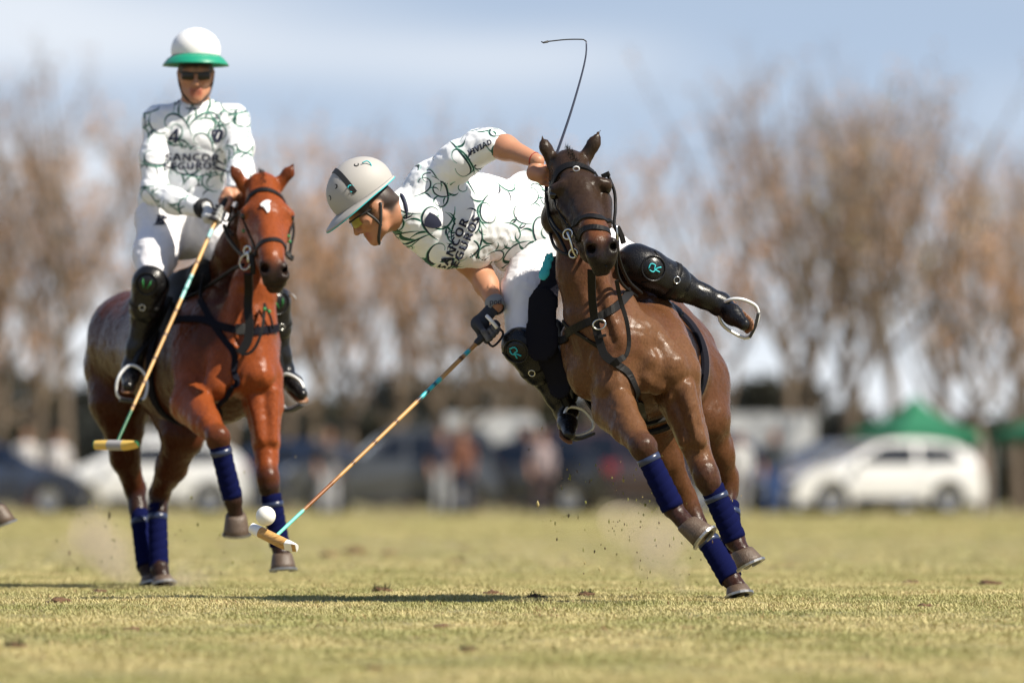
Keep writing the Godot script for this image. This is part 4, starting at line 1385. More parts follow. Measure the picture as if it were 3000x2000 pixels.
	put("cheek_strap", cord([Vector3(-1.014, 1.698, -4.68), Vector3(-1.007, 1.633, -4.62), Vector3(-1.018, 1.569, -4.55), Vector3(-1.023, 1.524, -4.5)], 0.007), mats.leather, br)
	put("bit_ring", ring_mesh(Vector3(-1.218, 1.548, -4.52), Vector3(0.8, 0.1, 0.5).normalized(), Vector3.UP, 0.018, 0.018, 0.006), mats.steel, br)
	put("bit_ring", ring_mesh(Vector3(-1.228, 1.493, -4.52), Vector3(0.8, 0.1, 0.5).normalized(), Vector3.UP, 0.030, 0.034, 0.004), mats.steel, br)
	put("bit_shank", cord([Vector3(-1.218, 1.544, -4.5), Vector3(-1.213, 1.518, -4.5), Vector3(-1.212, 1.493, -4.5)], 0.008), mats.steel, br)
	put("chin_strap", belt([Vector3(-1.2, 1.529, -4.5), Vector3(-1.192, 1.481, -4.49), Vector3(-1.191, 1.439, -4.5)], Vector3(-0.5, 0, 1), 0.026, 0.008), mats.leather, br)
	put("cheek_piece", belt([Vector3(-1.038, 1.536, -4.48), Vector3(-1.023, 1.517, -4.47), Vector3(-1.01, 1.508, -4.48)], Vector3(0.3, 0.6, 1), 0.024, 0.010), mats.leather, br)
	put("rein", cord([Vector3(-1.238, 1.483, -4.55), Vector3(-1.291, 1.462, -4.68), Vector3(-1.376, 1.411, -4.9), Vector3(-1.45, 1.368, -5), Vector3(-1.523, 1.335, -5.08)], 0.009), mats.leather, br)
	put("rein", cord([Vector3(-1.337, 1.673, -4.95), Vector3(-1.311, 1.607, -4.85), Vector3(-1.259, 1.543, -4.66), Vector3(-1.228, 1.519, -4.55)], 0.010), mats.leather, br)
	put("rein", cord([Vector3(-1.434, 1.444, -5), Vector3(-1.448, 1.364, -4.96), Vector3(-1.436, 1.308, -4.92)], 0.008), mats.leather, br)
	for q in [Vector3(-1.238, 1.64, -4.62), Vector3(-1.03, 1.614, -4.58), Vector3(-1.024, 1.588, -4.56)]:
		put("stud", lathed(q - Vector3(0, 0.008, 0), q + Vector3(0, 0.008, 0), round_profile(0.008), 8), mats.emerald, br)
	var bg := Node3D.new()
	bg.name = "breast_gear"
	t.add_child(bg)
	put("breast_collar", tack(f, [Vector3(-1.641, 1.219, -5.3), Vector3(-1.573, 1.219, -5.1), Vector3(-1.445, 1.22, -4.85), Vector3(-1.337, 1.199, -4.7), Vector3(-1.268, 1.185, -4.62), Vector3(-1.178, 1.185, -4.6), Vector3(-1.107, 1.189, -4.7), Vector3(-1.083, 1.205, -4.9)], 0.037, 0.006, 0.004), mats.web, bg)
	put("neck_strap", tack(f, [Vector3(-1.437, 1.324, -4.95), Vector3(-1.403, 1.251, -4.8), Vector3(-1.336, 1.138, -4.65), Vector3(-1.288, 1.076, -4.6), Vector3(-1.273, 1.004, -4.58), Vector3(-1.273, 0.941, -4.58), Vector3(-1.302, 0.847, -4.62), Vector3(-1.336, 0.772, -4.7), Vector3(-1.361, 0.7198, -4.95)], 0.030, 0.006, 0.004), mats.web, bg)
	put("martingale", belt([Vector3(-1.213, 1.442, -4.5), Vector3(-1.213, 1.365, -4.58), Vector3(-1.217, 1.287, -4.6), Vector3(-1.21, 1.192, -4.585), Vector3(-1.222, 1.122, -4.575), Vector3(-1.257, 1.074, -4.57)], Vector3(-0.1, 0.1, 1), 0.042, 0.010), mats.leather, bg)
	put("martingale", belt([Vector3(-1.26, 1.082, -4.565), Vector3(-1.225, 1.07, -4.56), Vector3(-1.186, 1.098, -4.56), Vector3(-1.155, 1.169, -4.57), Vector3(-1.145, 1.24, -4.6), Vector3(-1.141, 1.304, -4.65)], Vector3(0, 0.1, 1), 0.014, 0.006), mats.leather, bg)
	put("buckle", slab(Vector3(-1.252, 1.185, -4.58), Vector3.RIGHT, Vector3.UP, 0.022, 0.026, 0.008), mats.trim, bg)
	put("girth", tack(f, [Vector3(-1.558, 1.138, -5.2), Vector3(-1.592, 1.011, -5.25), Vector3(-1.609, 0.9001, -5.3), Vector3(-1.563, 0.773, -5.35), Vector3(-1.466, 0.7217, -5.3)], 0.05, 0.010, 0.004), mats.web, bg)
	for q in [Vector3(-1.141, 1.279, -4.6), Vector3(-1.12, 1.268, -4.62)]:
		put("stud", lathed(q - Vector3(0, 0.009, 0), q + Vector3(0, 0.009, 0), round_profile(0.009), 8), mats.emerald, bg)
	put("rein_end", cord([Vector3(-1.146, 1.304, -4.66), Vector3(-1.117, 1.249, -4.66), Vector3(-1.102, 1.19, -4.66)], 0.006), mats.leather, bg)
	var sd := Node3D.new()
	sd.name = "saddle"
	t.add_child(sd)
	var s := Flesh.new()
	s.chain([Vector3(-1.431, 1.437, -5.2), Vector3(-1.534, 1.381, -5.45), Vector3(-1.653, 1.401, -5.7)], [0.085, 0.07, 0.085], Color.WHITE, 0.06)
	s.bone(Vector3(-1.56, 1.377, -5.25), Vector3(-1.621, 1.217, -5.16), 0.10, 0.13, Color.WHITE, 0.04, Vector3(-0.75, 0.25, 0.6), 4.0)
	s.bone(Vector3(-1.621, 1.217, -5.16), Vector3(-1.638, 1.042, -5.2), 0.13, 0.09, Color.WHITE, 0.04, Vector3(-0.85, 0.0, 0.55), 4.0)
	s.bone(Vector3(-1.207, 1.36, -5.15), Vector3(-1.111, 1.2, -5.12), 0.10, 0.10, Color.WHITE, 0.04, Vector3(0.9, 0.3, 0.3), 4.5)
	s.bone(Vector3(-1.111, 1.2, -5.12), Vector3(-1.102, 1.073, -5.14), 0.09, 0.07, Color.WHITE, 0.04, Vector3(0.95, 0.0, 0.3), 4.5)
	put("seat_and_flaps", flesh_mesh(s, 0.011, null, false), mats.leather, sd)
	var pad := Flesh.new()
	pad.bone(Vector3(-1.631, 1.042, -5.17), Vector3(-1.594, 0.8519, -5.24), 0.035, 0.022, Color.WHITE, 0.02, Vector3(-0.85, 0.0, 0.5), 4.0)
	put("saddle_cloth", flesh_mesh(pad, 0.008, null, false), mats.green_paint, sd)
	put("stirrup_leather", belt([Vector3(-1.586, 1.342, -5.05), Vector3(-1.664, 1.167, -5.02), Vector3(-1.726, 1.087, -4.98), Vector3(-1.754, 1.024, -4.95)], Vector3(-0.7, 0.2, 0.7), 0.030, 0.008), mats.leather, sd)
	put("stirrup", cord([Vector3(-1.764, 1.024, -4.93), Vector3(-1.8, 1.004, -4.92), Vector3(-1.826, 0.963, -4.9), Vector3(-1.834, 0.9124, -4.9), Vector3(-1.815, 0.8713, -4.9), Vector3(-1.721, 0.862, -4.92), Vector3(-1.696, 0.8969, -4.93), Vector3(-1.693, 0.9524, -4.94), Vector3(-1.717, 0.9998, -4.94)], 0.0075, 8, true), mats.alloy, sd)
	put("stirrup_tread", belt([Vector3(-1.818, 0.8682, -4.9), Vector3(-1.768, 0.8619, -4.91), Vector3(-1.718, 0.862, -4.92)], Vector3(0, -1, 0.1), 0.055, 0.010), mats.trim, sd)
	put("stirrup_leather", belt([Vector3(-1.101, 1.199, -5.05), Vector3(-1.082, 1.073, -5.08), Vector3(-1.067, 0.9857, -5.1)], Vector3(0.9, 0, 0.4), 0.030, 0.008), mats.leather, sd)
	put("stirrup", cord([Vector3(-1.063, 0.9807, -5.08), Vector3(-1.031, 0.9806, -5.07), Vector3(-0.9864, 0.952, -5.06), Vector3(-0.9704, 0.9106, -5.05), Vector3(-0.9862, 0.8504, -5.05), Vector3(-1.047, 0.8251, -5.06), Vector3(-1.076, 0.8665, -5.08), Vector3(-1.089, 0.938, -5.09)], 0.0075, 8, true), mats.alloy, sd)
	put("stirrup_tread", belt([Vector3(-1.072, 0.8188, -5.07), Vector3(-1.031, 0.8187, -5.06), Vector3(-0.9799, 0.844, -5.05)], Vector3(0.2, -1, 0.1), 0.055, 0.010), mats.trim, sd)


# ragged white star, a flat patch of hair
func star_shape() -> ArrayMesh:
	var edge := [[-0.024, 0.012], [-0.006, 0.030], [0.014, 0.036], [0.027, 0.030], [0.020, 0.014], [0.024, -0.004], [0.022, -0.026], [0.014, -0.038], [0.006, -0.024], [-0.004, -0.004], [-0.016, 0.0]]
	var pts := []
	for i in edge.size():
		var a: Array = edge[i]
		var b: Array = edge[(i + 1) % edge.size()]
		for k in 4:
			pts.append(Vector3(lerpf(a[0], b[0], k / 4.0) + 0.0015 * sin(i * 7.0 + k * 2.0), lerpf(a[1], b[1], k / 4.0) + 0.0015 * cos(i * 5.0 + k * 3.0), 0))
	var st := SurfaceTool.new()
	st.begin(Mesh.PRIMITIVE_TRIANGLES)
	var c := Vector3(0.008, 0.008, 0)
	for i in pts.size():
		var p: Vector3 = pts[i]
		var q: Vector3 = pts[(i + 1) % pts.size()]
		for v: Vector3 in [c, q.lerp(c, 0.5), p.lerp(c, 0.5), p.lerp(c, 0.5), q.lerp(c, 0.5), q, p.lerp(c, 0.5), q, p]:
			st.add_vertex(v)
	return st.commit()



# ---------------------------------------------------------------- a third pony, galloping out of the picture to the left: only a trailing hind hoof shows
func build_third_pony() -> void:
	var t := thing("polo_pony", "pony leaving the picture at the left edge, only a trailing hoof in view", "horse", Vector3(Vector3(-2.914, 0.0122, -5).x, 0, -5.0), "polo ponies")
	var coat := Color(0.10, 0.045, 0.022)
	var dark := Color(0.022, 0.014, 0.012)
	var f := Flesh.new()
	f.chain([Vector3(-3.105, 1.088, -5), Vector3(-3.58, 1.04, -5), Vector3(-4.087, 1.072, -5)], [0.25, 0.27, 0.25], coat, 0.1)
	f.chain([Vector3(-4.151, 1.167, -5), Vector3(-4.42, 1.42, -5), Vector3(-4.595, 1.706, -5)], [0.20, 0.13, 0.09], coat, 0.08)
	f.chain([Vector3(-4.595, 1.706, -5), Vector3(-4.69, 1.611, -5), Vector3(-4.895, 1.373, -5)], [0.10, 0.09, 0.055], coat, 0.06)
	f.chain([Vector3(-4.575, 1.77, -5.05), Vector3(-4.56, 1.897, -5.05)], [0.03, 0.004], coat, 0.02)
	f.chain([Vector3(-4.567, 1.768, -4.95), Vector3(-4.551, 1.894, -4.95)], [0.03, 0.004], coat, 0.02)
	f.chain([Vector3(-3.004, 0.9915, -4.9), Vector3(-2.845, 0.8016, -4.88), Vector3(-2.609, 0.6121, -4.9)], [0.16, 0.10, 0.05], coat, 0.06)
	f.chain([Vector3(-2.609, 0.6121, -4.9), Vector3(-2.431, 0.4382, -4.9), Vector3(-2.4, 0.3749, -4.9)], [0.046, 0.034, 0.036], dark, 0.03)
	f.chain([Vector3(-3.064, 0.9938, -5.12), Vector3(-2.952, 0.7714, -5.1), Vector3(-2.856, 0.5016, -5.1)], [0.16, 0.10, 0.05], coat, 0.06)
	f.chain([Vector3(-2.856, 0.5016, -5.1), Vector3(-2.912, 0.1209, -5.1), Vector3(-2.928, 0.0574, -5.1)], [0.046, 0.034, 0.036], dark, 0.03)
	f.chain([Vector3(-4.142, 0.9283, -4.9), Vector3(-4.19, 0.6753, -4.9), Vector3(-4.347, 0.454, -4.9), Vector3(-4.237, 0.2169, -4.9)], [0.12, 0.08, 0.05, 0.036], coat, 0.05)
	f.chain([Vector3(-4.128, 0.9303, -5.12), Vector3(-4.112, 0.6763, -5.12), Vector3(-4.175, 0.4223, -5.12), Vector3(-4.095, 0.1207, -5.12)], [0.12, 0.08, 0.05, 0.036], coat, 0.05)
	put("body", flesh_mesh(f, 0.022, coat_bump), mats.coat, t)
	hoof(t, Vector3(-2.397, 0.3718, -4.9), Vector3(-2.365, 0.2864, -4.9), Vector3(0.9, 0.2, 0.3), 0.058)
	hoof(t, Vector3(-2.928, 0.051, -5.1), Vector3(Vector3(-2.928, 0.0003, -5.1).x, 0.004, -5.1), Vector3(-1, 0, 0.1), 0.058)
	hoof(t, Vector3(-4.24, 0.22, -4.9), Vector3(-4.213, 0.1457, -4.9), Vector3(-1, 0.3, 0.1), 0.058)
	hoof(t, Vector3(-4.095, 0.1207, -5.12), Vector3(-4.092, 0.0414, -5.12), Vector3(-1, 0, 0.1), 0.058)
	leg_wrap(t, Vector3(-2.561, 0.5678, -4.9), Vector3(-2.419, 0.4192, -4.9), 0.044, 0.046)
	leg_wrap(t, Vector3(-2.866, 0.454, -5.1), Vector3(-2.913, 0.105, -5.1), 0.044, 0.046)


# clipped mane: short dark bristles along the crest
func mane_mesh(f: Flesh, pts: Array) -> ArrayMesh:
	var st := SurfaceTool.new()
	st.begin(Mesh.PRIMITIVE_TRIANGLES)
	var line := curve(pts, 0.006)
	var r := RandomNumberGenerator.new()
	r.seed = 61
	for p in line:
		var s := f.snap(p, -0.002)
		var c: Vector3 = s[0]
		var n: Vector3 = s[1]
		for k in 7:
			var o := c + Vector3(r.randfn(0, 0.007), r.randfn(0, 0.004), r.randfn(0, 0.007))
			var tip := o + (n + Vector3(r.randfn(0, 0.25), r.randfn(0, 0.2), r.randfn(0, 0.25))) * r.randf_range(0.010, 0.020)
			var w := n.cross(Vector3(r.randfn(0, 1), r.randfn(0, 1), r.randfn(0, 1))).normalized() * 0.0016
			for v: Vector3 in [o - w, tip, o + w]:
				st.add_vertex(v - org)
	st.generate_normals()
	return st.commit()

# ---------------------------------------------------------------- riders
const SKIN := Color(0.42, 0.20, 0.115)


func cloth_bump(p: Vector3, n: Vector3) -> float:
	var a := lump.get_noise_3d(p.x * 13.0 + p.y * 5.0, p.y * 6.0 - p.x * 2.0, p.z * 8.0)
	var b := lump.get_noise_3d(p.x * 9.0 + 4.0, p.y * 30.0, p.z * 14.0)
	return 0.009 * (0.5 - absf(a)) + 0.0030 * b


func slack_bump(p: Vector3, n: Vector3) -> float:
	var a := lump.get_noise_3d(p.x * 5.0, p.y * 15.0 + p.x * 5.0, p.z * 8.0)
	var b := lump.get_noise_3d(p.x * 28.0 + 4.0, p.y * 12.0, p.z * 14.0)
	return 0.009 * (0.5 - absf(a)) + 0.0030 * b


# tall boot, knee guard with round cap and its straps
func boot_and_guard(t: Node, knee: Vector3, ankle: Vector3, toe: Vector3, front: Vector3, sole_out: Vector3, emblem: Material, emblem_kind: int, rise := 0.0) -> void:
	var f := Flesh.new()
	var down := (ankle - knee).normalized()
	front = (front - down * front.dot(down)).normalized()
	var heel := ankle - (toe - ankle).normalized() * 0.035 + down * 0.03
	f.chain([knee + down * 0.05 - front * 0.012, knee + down * 0.17 - front * 0.018, knee.lerp(ankle, 0.8), ankle], [0.064, 0.062, 0.046, 0.043], Color.WHITE, 0.03)
	f.chain([ankle + down * 0.02, ankle.lerp(toe, 0.55), toe], [0.044, 0.038, 0.027], Color.WHITE, 0.03, sole_out, 1.1)
	f.bone(heel, ankle, 0.034, 0.04, Color.WHITE, 0.03)
	var bt := put("boot", flesh_mesh(f, 0.008, func(p: Vector3, n: Vector3) -> float: return 0.0018 * lump.get_noise_3d(p.x * 14.0, p.y * 24.0, p.z * 14.0), false), mats.boot, t)
	var along := (toe - heel).normalized()
	var so := (sole_out - along * sole_out.dot(along)).normalized()
	var sl := Flesh.new()
	sl.bone(heel + so * 0.036, toe + so * 0.026, 0.034, 0.036, Color.WHITE, 0.02, so, 5.0)
	sl.bone(heel + so * 0.046, heel + so * 0.047 + along * 0.03, 0.032, 0.030, Color.WHITE, 0.01, so, 2.6)
	put("sole", flesh_mesh(sl, 0.007, null, false), mats.sole, bt)
	var g := Flesh.new()
	var across := down.cross(front)
	g.bone(knee + down * (0.022 - rise) + front * 0.004, knee + down * 0.13 + front * 0.004, 0.088, 0.078, Color.WHITE, 0.03)
	g.ball(knee + front * 0.045, 0.078, Color.WHITE, 0.03, front, 1.3)
	g.bone(knee + front * 0.092 - across * 0.001, knee + front * 0.093, 0.048, 0.048, Color.WHITE, 0.006, front, 2.6)
	g.bone(knee + front * 0.05 + down * 0.075 - across * 0.03, knee + front * 0.05 + down * 0.075 + across * 0.03, 0.03, 0.03, Color.WHITE, 0.01)
	g.bone(knee + front * 0.045 - down * 0.050 - across * 0.03, knee + front * 0.045 - down * 0.050 + across * 0.03, 0.022, 0.022, Color.WHITE, 0.01)
	var kg := put("knee_guard", flesh_mesh(g, 0.008, null, false), mats.boot, t)
	put("cap_rim", ring_mesh(knee + front * 0.099, across, down, 0.052, 0.052, 0.0045), mats.boot, kg)
	put("piping", tack(g, [knee - down * 0.02 + front * 0.09 - across * 0.09, knee + down * 0.03 + front * 0.12 - across * 0.05, knee + down * 0.065 + front * 0.13, knee + down * 0.03 + front * 0.12 + across * 0.05, knee - down * 0.02 + front * 0.09 + across * 0.09], 0.007, 0.004, 0.001, true), mats.leather, kg)
	var c := knee + down * 0.118
	put("strap", lathed(c - down * 0.014, c + down * 0.014, [[0, 0.072], [0.05, 0.083], [0.95, 0.083], [1, 0.072]], 22), mats.leather, kg)
	put("buckle", ring_mesh(c + front * 0.083, across, down, 0.014, 0.013, 0.003), mats.steel, kg)
	var m := knee + front * 0.1125
	if emblem_kind == 0:       # two leaf shapes that open upwards
		for s: float in [-1.0, 1.0]:
			put("emblem", cord([m - down * 0.022 + across * 0.020 * s, m + across * 0.017 * s - down * 0.004, m + across * 0.006 * s + down * 0.022], [0.0015, 0.0045, 0.0015], 6, false, 0.2), emblem, kg)
	else:                      # a C and a J that cross
		put("emblem", cord([m - down * 0.024 + across * 0.014, m - down * 0.022 - across * 0.010, m - down * 0.002 - across * 0.012, m + across * 0.004, m + down * 0.026 + across * 0.006], 0.0032, 6, false, 0.01), emblem, kg)
		put("emblem", cord([m - down * 0.018 + across * 0.016, m + across * 0.017, m + down * 0.008 - across * 0.002, m + down * 0.024 - across * 0.016], 0.0032, 6, false, 0.01), emblem, kg)


func build_lead_rider() -> void:
	var base := Vector3(Vector3(0.0854, 1.434, 0.35).x, Vector3(0.0854, 1.434, 0.35).y - 0.12, 0.35)
	var t := thing("person", "rider in white green-scroll jersey and grey helmet stretching down to strike the ball", "person", base, "polo players")
	var Rsh := Vector3(-0.2833, 1.469, 0.6)
	var Lsh := Vector3(-0.337, 1.712, 0.62)
	var Lel := Vector3(-0.096, 1.876, 0.76)
	var Lwr := Vector3(0.1041, 1.8, 0.92)
	var Rel := Vector3(-0.1306, 1.346, 0.5)
	var Rwr := Vector3(-0.0679, 1.211, 0.66)
	var head := Vector3(-0.5708, 1.599, 0.72)
	var face := Vector3(-0.80, -0.58, 0.15)
	var top := Vector3(-0.58, 0.81, 0.10)
	# body: one skin from head to hips, arms and hands included
	var b := Flesh.new()
	b.blend = 0.012
	var skin := SKIN
	man_head(b, head, face, top, skin, Color(0.03, 0.018, 0.012))
	b.chain([head + Vector3(0.02, -0.03, -0.02), Vector3(-0.4949, 1.59, 0.68), Vector3(-0.4034, 1.587, 0.63)], [0.058, 0.06, 0.07], skin, 0.04)
	b.chain([Vector3(-0.3259, 1.583, 0.58), Vector3(-0.1135, 1.58, 0.5), Vector3(0.0782, 1.554, 0.4)], [0.13, 0.125, 0.12], skin, 0.06, Vector3(0.2, 0.2, 1), 1.3)
	b.chain([Lsh, Lel], [0.055, 0.046], skin, 0.04)
	b.chain([Lel, Vector3(-0.0282, 1.859, 0.8), Lwr], [0.045, 0.050, 0.030], skin, 0.03)
	b.chain([Rsh, Rel], [0.056, 0.050], skin, 0.04)
	b.chain([Rel, Vector3(-0.1077, 1.3, 0.55), Rwr], [0.048, 0.047, 0.034], skin, 0.03)
	put("body", flesh_mesh(b, 0.007), mats.skin, t)
	var h := Flesh.new()
	h.blend = 0.006
	fist(h, Vector3(0.1491, 1.737, 0.93), Vector3(0.25, 1, 0.1), Lwr, 0.012, skin, skin)
	put("hand", flesh_mesh(h, 0.0045), mats.skin, t)
	# jersey
	var s := Flesh.new()
	s.chain([Vector3(-0.3371, 1.588, 0.6), Vector3(-0.1418, 1.581, 0.53), Vector3(0.064, 1.561, 0.42)], [0.160, 0.163, 0.158], Color.WHITE, 0.06, Vector3(0.15, 0.15, 1), 1.32)
	s.bone(Vector3(-0.2268, 1.487, 0.56), Vector3(-0.2834, 1.479, 0.58), 0.095, 0.10, Color.WHITE, 0.05)
	s.bone(Vector3(0.064, 1.689, 0.4), Vector3(0, 1.425, 0.44), 0.085, 0.070, Color.WHITE, 0.05)
	s.bone(Vector3(0, 1.425, 0.44), Vector3(-0.0369, 1.387, 0.46), 0.055, 0.020, Color.WHITE, 0.04)
	s.bone(Vector3(-0.4639, 1.605, 0.665), Vector3(-0.3752, 1.585, 0.62), 0.074, 0.11, Color.WHITE, 0.05)
	s.bone(Vector3(-0.3752, 1.585, 0.62), Lsh, 0.10, 0.082, Color.WHITE, 0.05)
	s.chain([Lsh, Vector3(-0.2191, 1.809, 0.7), Vector3(-0.0847, 1.877, 0.765)], [0.084, 0.072, 0.058], Color.WHITE, 0.05)
	s.bone(Vector3(-0.1413, 1.879, 0.73), Vector3(-0.0706, 1.874, 0.775), 0.060, 0.054, Color.WHITE, 0.03)
	s.bone(Vector3(-0.3752, 1.57, 0.62), Rsh, 0.10, 0.085, Color.WHITE, 0.05)
	s.chain([Rsh, Vector3(-0.1532, 1.428, 0.54)], [0.082, 0.066], Color.WHITE, 0.05)
	var pieces := [
		[Vector3(0.0853, 1.554, 0.4), Vector3(-0.4527, 1.598, 0.66), Vector3(0.0, -1, 0.0), true, 0.16],
		[Lsh, Lel, Vector3(0, 0, 1), false, 0.055],
		[Rsh, Rel, Vector3(0, 0, 1), false, 0.055],
	]
	var sh := put("jersey", garment_mesh(s, 0.0082, pieces, 2.0, Vector3(-0.2122, 1.453, 0.66), cloth_bump), mats.shirt, t)
	put("collar", ring_mesh(Vector3(-0.4639, 1.597, 0.668), Vector3(-0.12, 0.98, 0.05).normalized(), Vector3(0.35, 0.1, 0.93).normalized(), 0.074, 0.076, 0.009), mats.navy, sh)
	var up := Vector3(-0.92, 0.40, 0.2).normalized()          # up the chest runs to the picture's left
	var out := Vector3(0.12, -0.10, 1).normalized()
	var right := up.cross(out).normalized()
	put("lettering", print_on(s, "SANCOR", 0.047, Vector3(-0.2344, 1.451, 0.75), right * 1.3, up, out), mats.navy, sh)
	put("lettering", print_on(s, "SEGUROS", 0.047, Vector3(-0.1892, 1.451, 0.75), right * 1.3, up, out), mats.navy, sh)
	put("badge", press(s, shield_shape(0.034), Vector3(-0.3247, 1.553, 0.75), right, up, out), mats.navy, sh)
	put("lettering", print_on(s, "VIVIAD", 0.032, Vector3(-0.1462, 1.911, 0.95), Vector3(0.95, 0.3, 0).normalized(), Vector3(-0.3, 0.95, 0.1).normalized(), Vector3(-0.1, 0.4, 1).normalized()), mats.navy, sh)
	# breeches
	var p := Flesh.new()
	p.bone(Vector3(0.064, 1.576, 0.38), Vector3(0.1567, 1.506, 0.34), 0.135, 0.145, Color.WHITE, 0.06, Vector3(0.1, 0.1, 1), 1.12)
	p.chain([Vector3(0.1067, 1.455, 0.4), Vector3(0.0567, 1.26, 0.55), Vector3(0.0424, 1.081, 0.66)], [0.115, 0.092, 0.066], Color.WHITE, 0.06)
	p.chain([Vector3(0.1994, 1.506, 0.34), Vector3(0.376, 1.434, 0.52), Vector3(0.5446, 1.369, 0.66)], [0.115, 0.090, 0.068], Color.WHITE, 0.06)
	var br := put("breeches", flesh_mesh(p, 0.0095, slack_bump, false), mats.breeches, t)
	# legs
	boot_and_guard(t, Vector3(0.0453, 1.06, 0.66), Vector3(0.221, 0.7778, 0.58), Vector3(0.2371, 0.6749, 0.76), Vector3(-0.5, 0.0, 0.9), Vector3(-0.35, -0.75, 0.35), mats.turquoise, 1)
	boot_and_guard(t, Vector3(0.5545, 1.36, 0.66), Vector3(0.8575, 1.22, 0.56), Vector3(0.9618, 1.131, 0.66), Vector3(0.0, 0.15, 1), Vector3(0.62, -0.2, -0.4), mats.turquoise, 1, 0.07)
	# glove on the mallet hand
	var g := Flesh.new()
	g.blend = 0.006
	var mallet := (Vector3(-0.9655, 0.2542, 1.42) - Vector3(-0.0848, 1.113, 0.71)).normalized()
	fist(g, Vector3(-0.0932, 1.099, 0.715), mallet, Rwr, 0.017, Color(0.03, 0.033, 0.045), Color(0.12, 0.12, 0.13))
	var gl := put("glove", flesh_mesh(g, 0.0045), mats.person, t)
	put("cuff", lathed(Rwr.lerp(Rel, 0.12), Rwr - (Rel - Rwr) * 0.12, [[0, 0.036], [0.04, 0.041], [0.9, 0.039], [1, 0.03]], 20), mats.grey_cloth, gl)
	put("lettering", flat_text("pod", 0.03, Rwr + Vector3(0.0, 0.012, 0.043), Vector3(1, 0.05, 0), Vector3(0, 1, 0)), mats.navy, gl)
	put("band", cord([Vector3(-0.1059, 1.165, 0.76), Vector3(-0.0847, 1.143, 0.775), Vector3(-0.0621, 1.115, 0.765)], 0.008, 6), mats.white_cloth, gl)
	# head gear
	var fo := face.normalized()
	var uo := (top - fo * top.dot(fo)).normalized()
	var ro := fo.cross(uo)
	var hc := head + uo * 0.100 - fo * 0.004
	var H := helmet(t, hc, face, top, Vector3(0.112, 0.138, 0.146), 0.078, 0.022, 0.006, 0.030, mats.grey_shell, mats.turquoise, false)
	var D := func(th: float, ph: float, k: float) -> Vector3:
		return hc + (ro * sin(th) * 0.112 * cos(ph) + fo * cos(th) * 0.146 * cos(ph) + uo * sin(ph) * 0.138) * k
	var line := PackedVector3Array()
	var ups := PackedVector3Array()
	for i in 26:
		var a := lerpf(0.12, PI - 0.12, i / 25.0)
		var q: Vector3 = D.call(PI / 2 if a < PI / 2 else -PI / 2, a if a < PI / 2 else PI - a, 1.006)
		q += fo * 0.045
		q = hc + (q - hc).normalized() * shell_reach(q - hc, ro, uo, fo, Vector3(0.112, 0.138, 0.146)) * 1.004
		line.append(q)
		ups.append((q - hc).normalized())
	var st := begin()
	strap(st, line, ups, 0.024, 0.003)
	put("stripe", done(st), mats.trim, H)
	for s2: float in [1.0, -1.0]:
		for q in [[0.75, 0.62], [0.30, 0.40], [1.95, 0.85]]:
			var c: Vector3 = D.call(q[0] * s2, q[1], 1.0)
			c = hc + (c - hc).normalized() * shell_reach(c - hc, ro, uo, fo, Vector3(0.112, 0.138, 0.146))
			var nn := (c - hc).normalized()
			var vent := put("vent", lathed(c - nn * 0.006, c + nn * 0.0025, [[0, 0.003], [0.9, 0.006], [0.95, 0.0085], [1, 0.010], [0.6, 0.0125]], 14), mats.trim, H)
			vent.name = "vent"
		var c2: Vector3 = D.call(1.25 * s2, 0.28, 1.0)
		c2 = hc + (c2 - hc).normalized() * shell_reach(c2 - hc, ro, uo, fo, Vector3(0.112, 0.138, 0.146)) * 1.01
		put("emblem", cord([c2 + fo * 0.012 + uo * 0.010, c2 + uo * 0.015, c2 - fo * 0.014 + uo * 0.004, c2 - fo * 0.010 - uo * 0.010, c2 + fo * 0.003 - uo * 0.014, c2 + fo * 0.012 - uo * 0.008], 0.0028, 6, false, 0.006), mats.turquoise, H)
		var c3: Vector3 = D.call(2.2 * s2, 0.55, 1.0)
		c3 = hc + (c3 - hc).normalized() * shell_reach(c3 - hc, ro, uo, fo, Vector3(0.112, 0.138, 0.146)) * 1.012
		put("emblem", cord([c3 + uo * 0.024 + fo * 0.016, c3 + uo * 0.018 - fo * 0.006, c3 - uo * 0.004 - fo * 0.010, c3 - uo * 0.02 + fo * 0.004], 0.0028, 6, false, 0.006), mats.turquoise, H)
	put("chin_strap", cord([head + ro * 0.088 + uo * 0.02 - fo * 0.03, head + ro * 0.082 - uo * 0.04 + fo * 0.012, head + ro * 0.05 - uo * 0.095 + fo * 0.055, head - uo * 0.122 + fo * 0.062, head - ro * 0.05 - uo * 0.095 + fo * 0.055, head - ro * 0.082 - uo * 0.04 + fo * 0.012, head - ro * 0.088 + uo * 0.02 - fo * 0.03], 0.0065), mats.trim, H)
	put("chin_strap", cord([head + ro * 0.089 + uo * 0.02 + fo * 0.045, head + ro * 0.085 - uo * 0.02 + fo * 0.03, head + ro * 0.075 - uo * 0.06 + fo * 0.022], 0.006), mats.trim, H)
	put("chin_strap", cord([head - ro * 0.089 + uo * 0.02 + fo * 0.045, head - ro * 0.085 - uo * 0.02 + fo * 0.03, head - ro * 0.075 - uo * 0.06 + fo * 0.022], 0.006), mats.trim, H)
	glasses(t, head, face, top, mats.amber_lens)
	put("bracelet", ring_mesh(Lwr.lerp(Lel, 0.06), (Lwr - Lel).cross(Vector3.UP).normalized(), (Lwr - Lel).cross((Lwr - Lel).cross(Vector3.UP)).normalized(), 0.033, 0.033, 0.0018), mats.lamp_red, t)


func shell_reach(d: Vector3, r: Vector3, u: Vector3, f: Vector3, rad: Vector3) -> float:
	d = d.normalized()
	var a := d.dot(r) / rad.x
	var b := d.dot(u) / rad.y
	var c := d.dot(f) / rad.z
	return 1.0 / sqrt(a * a + b * b + c * c)


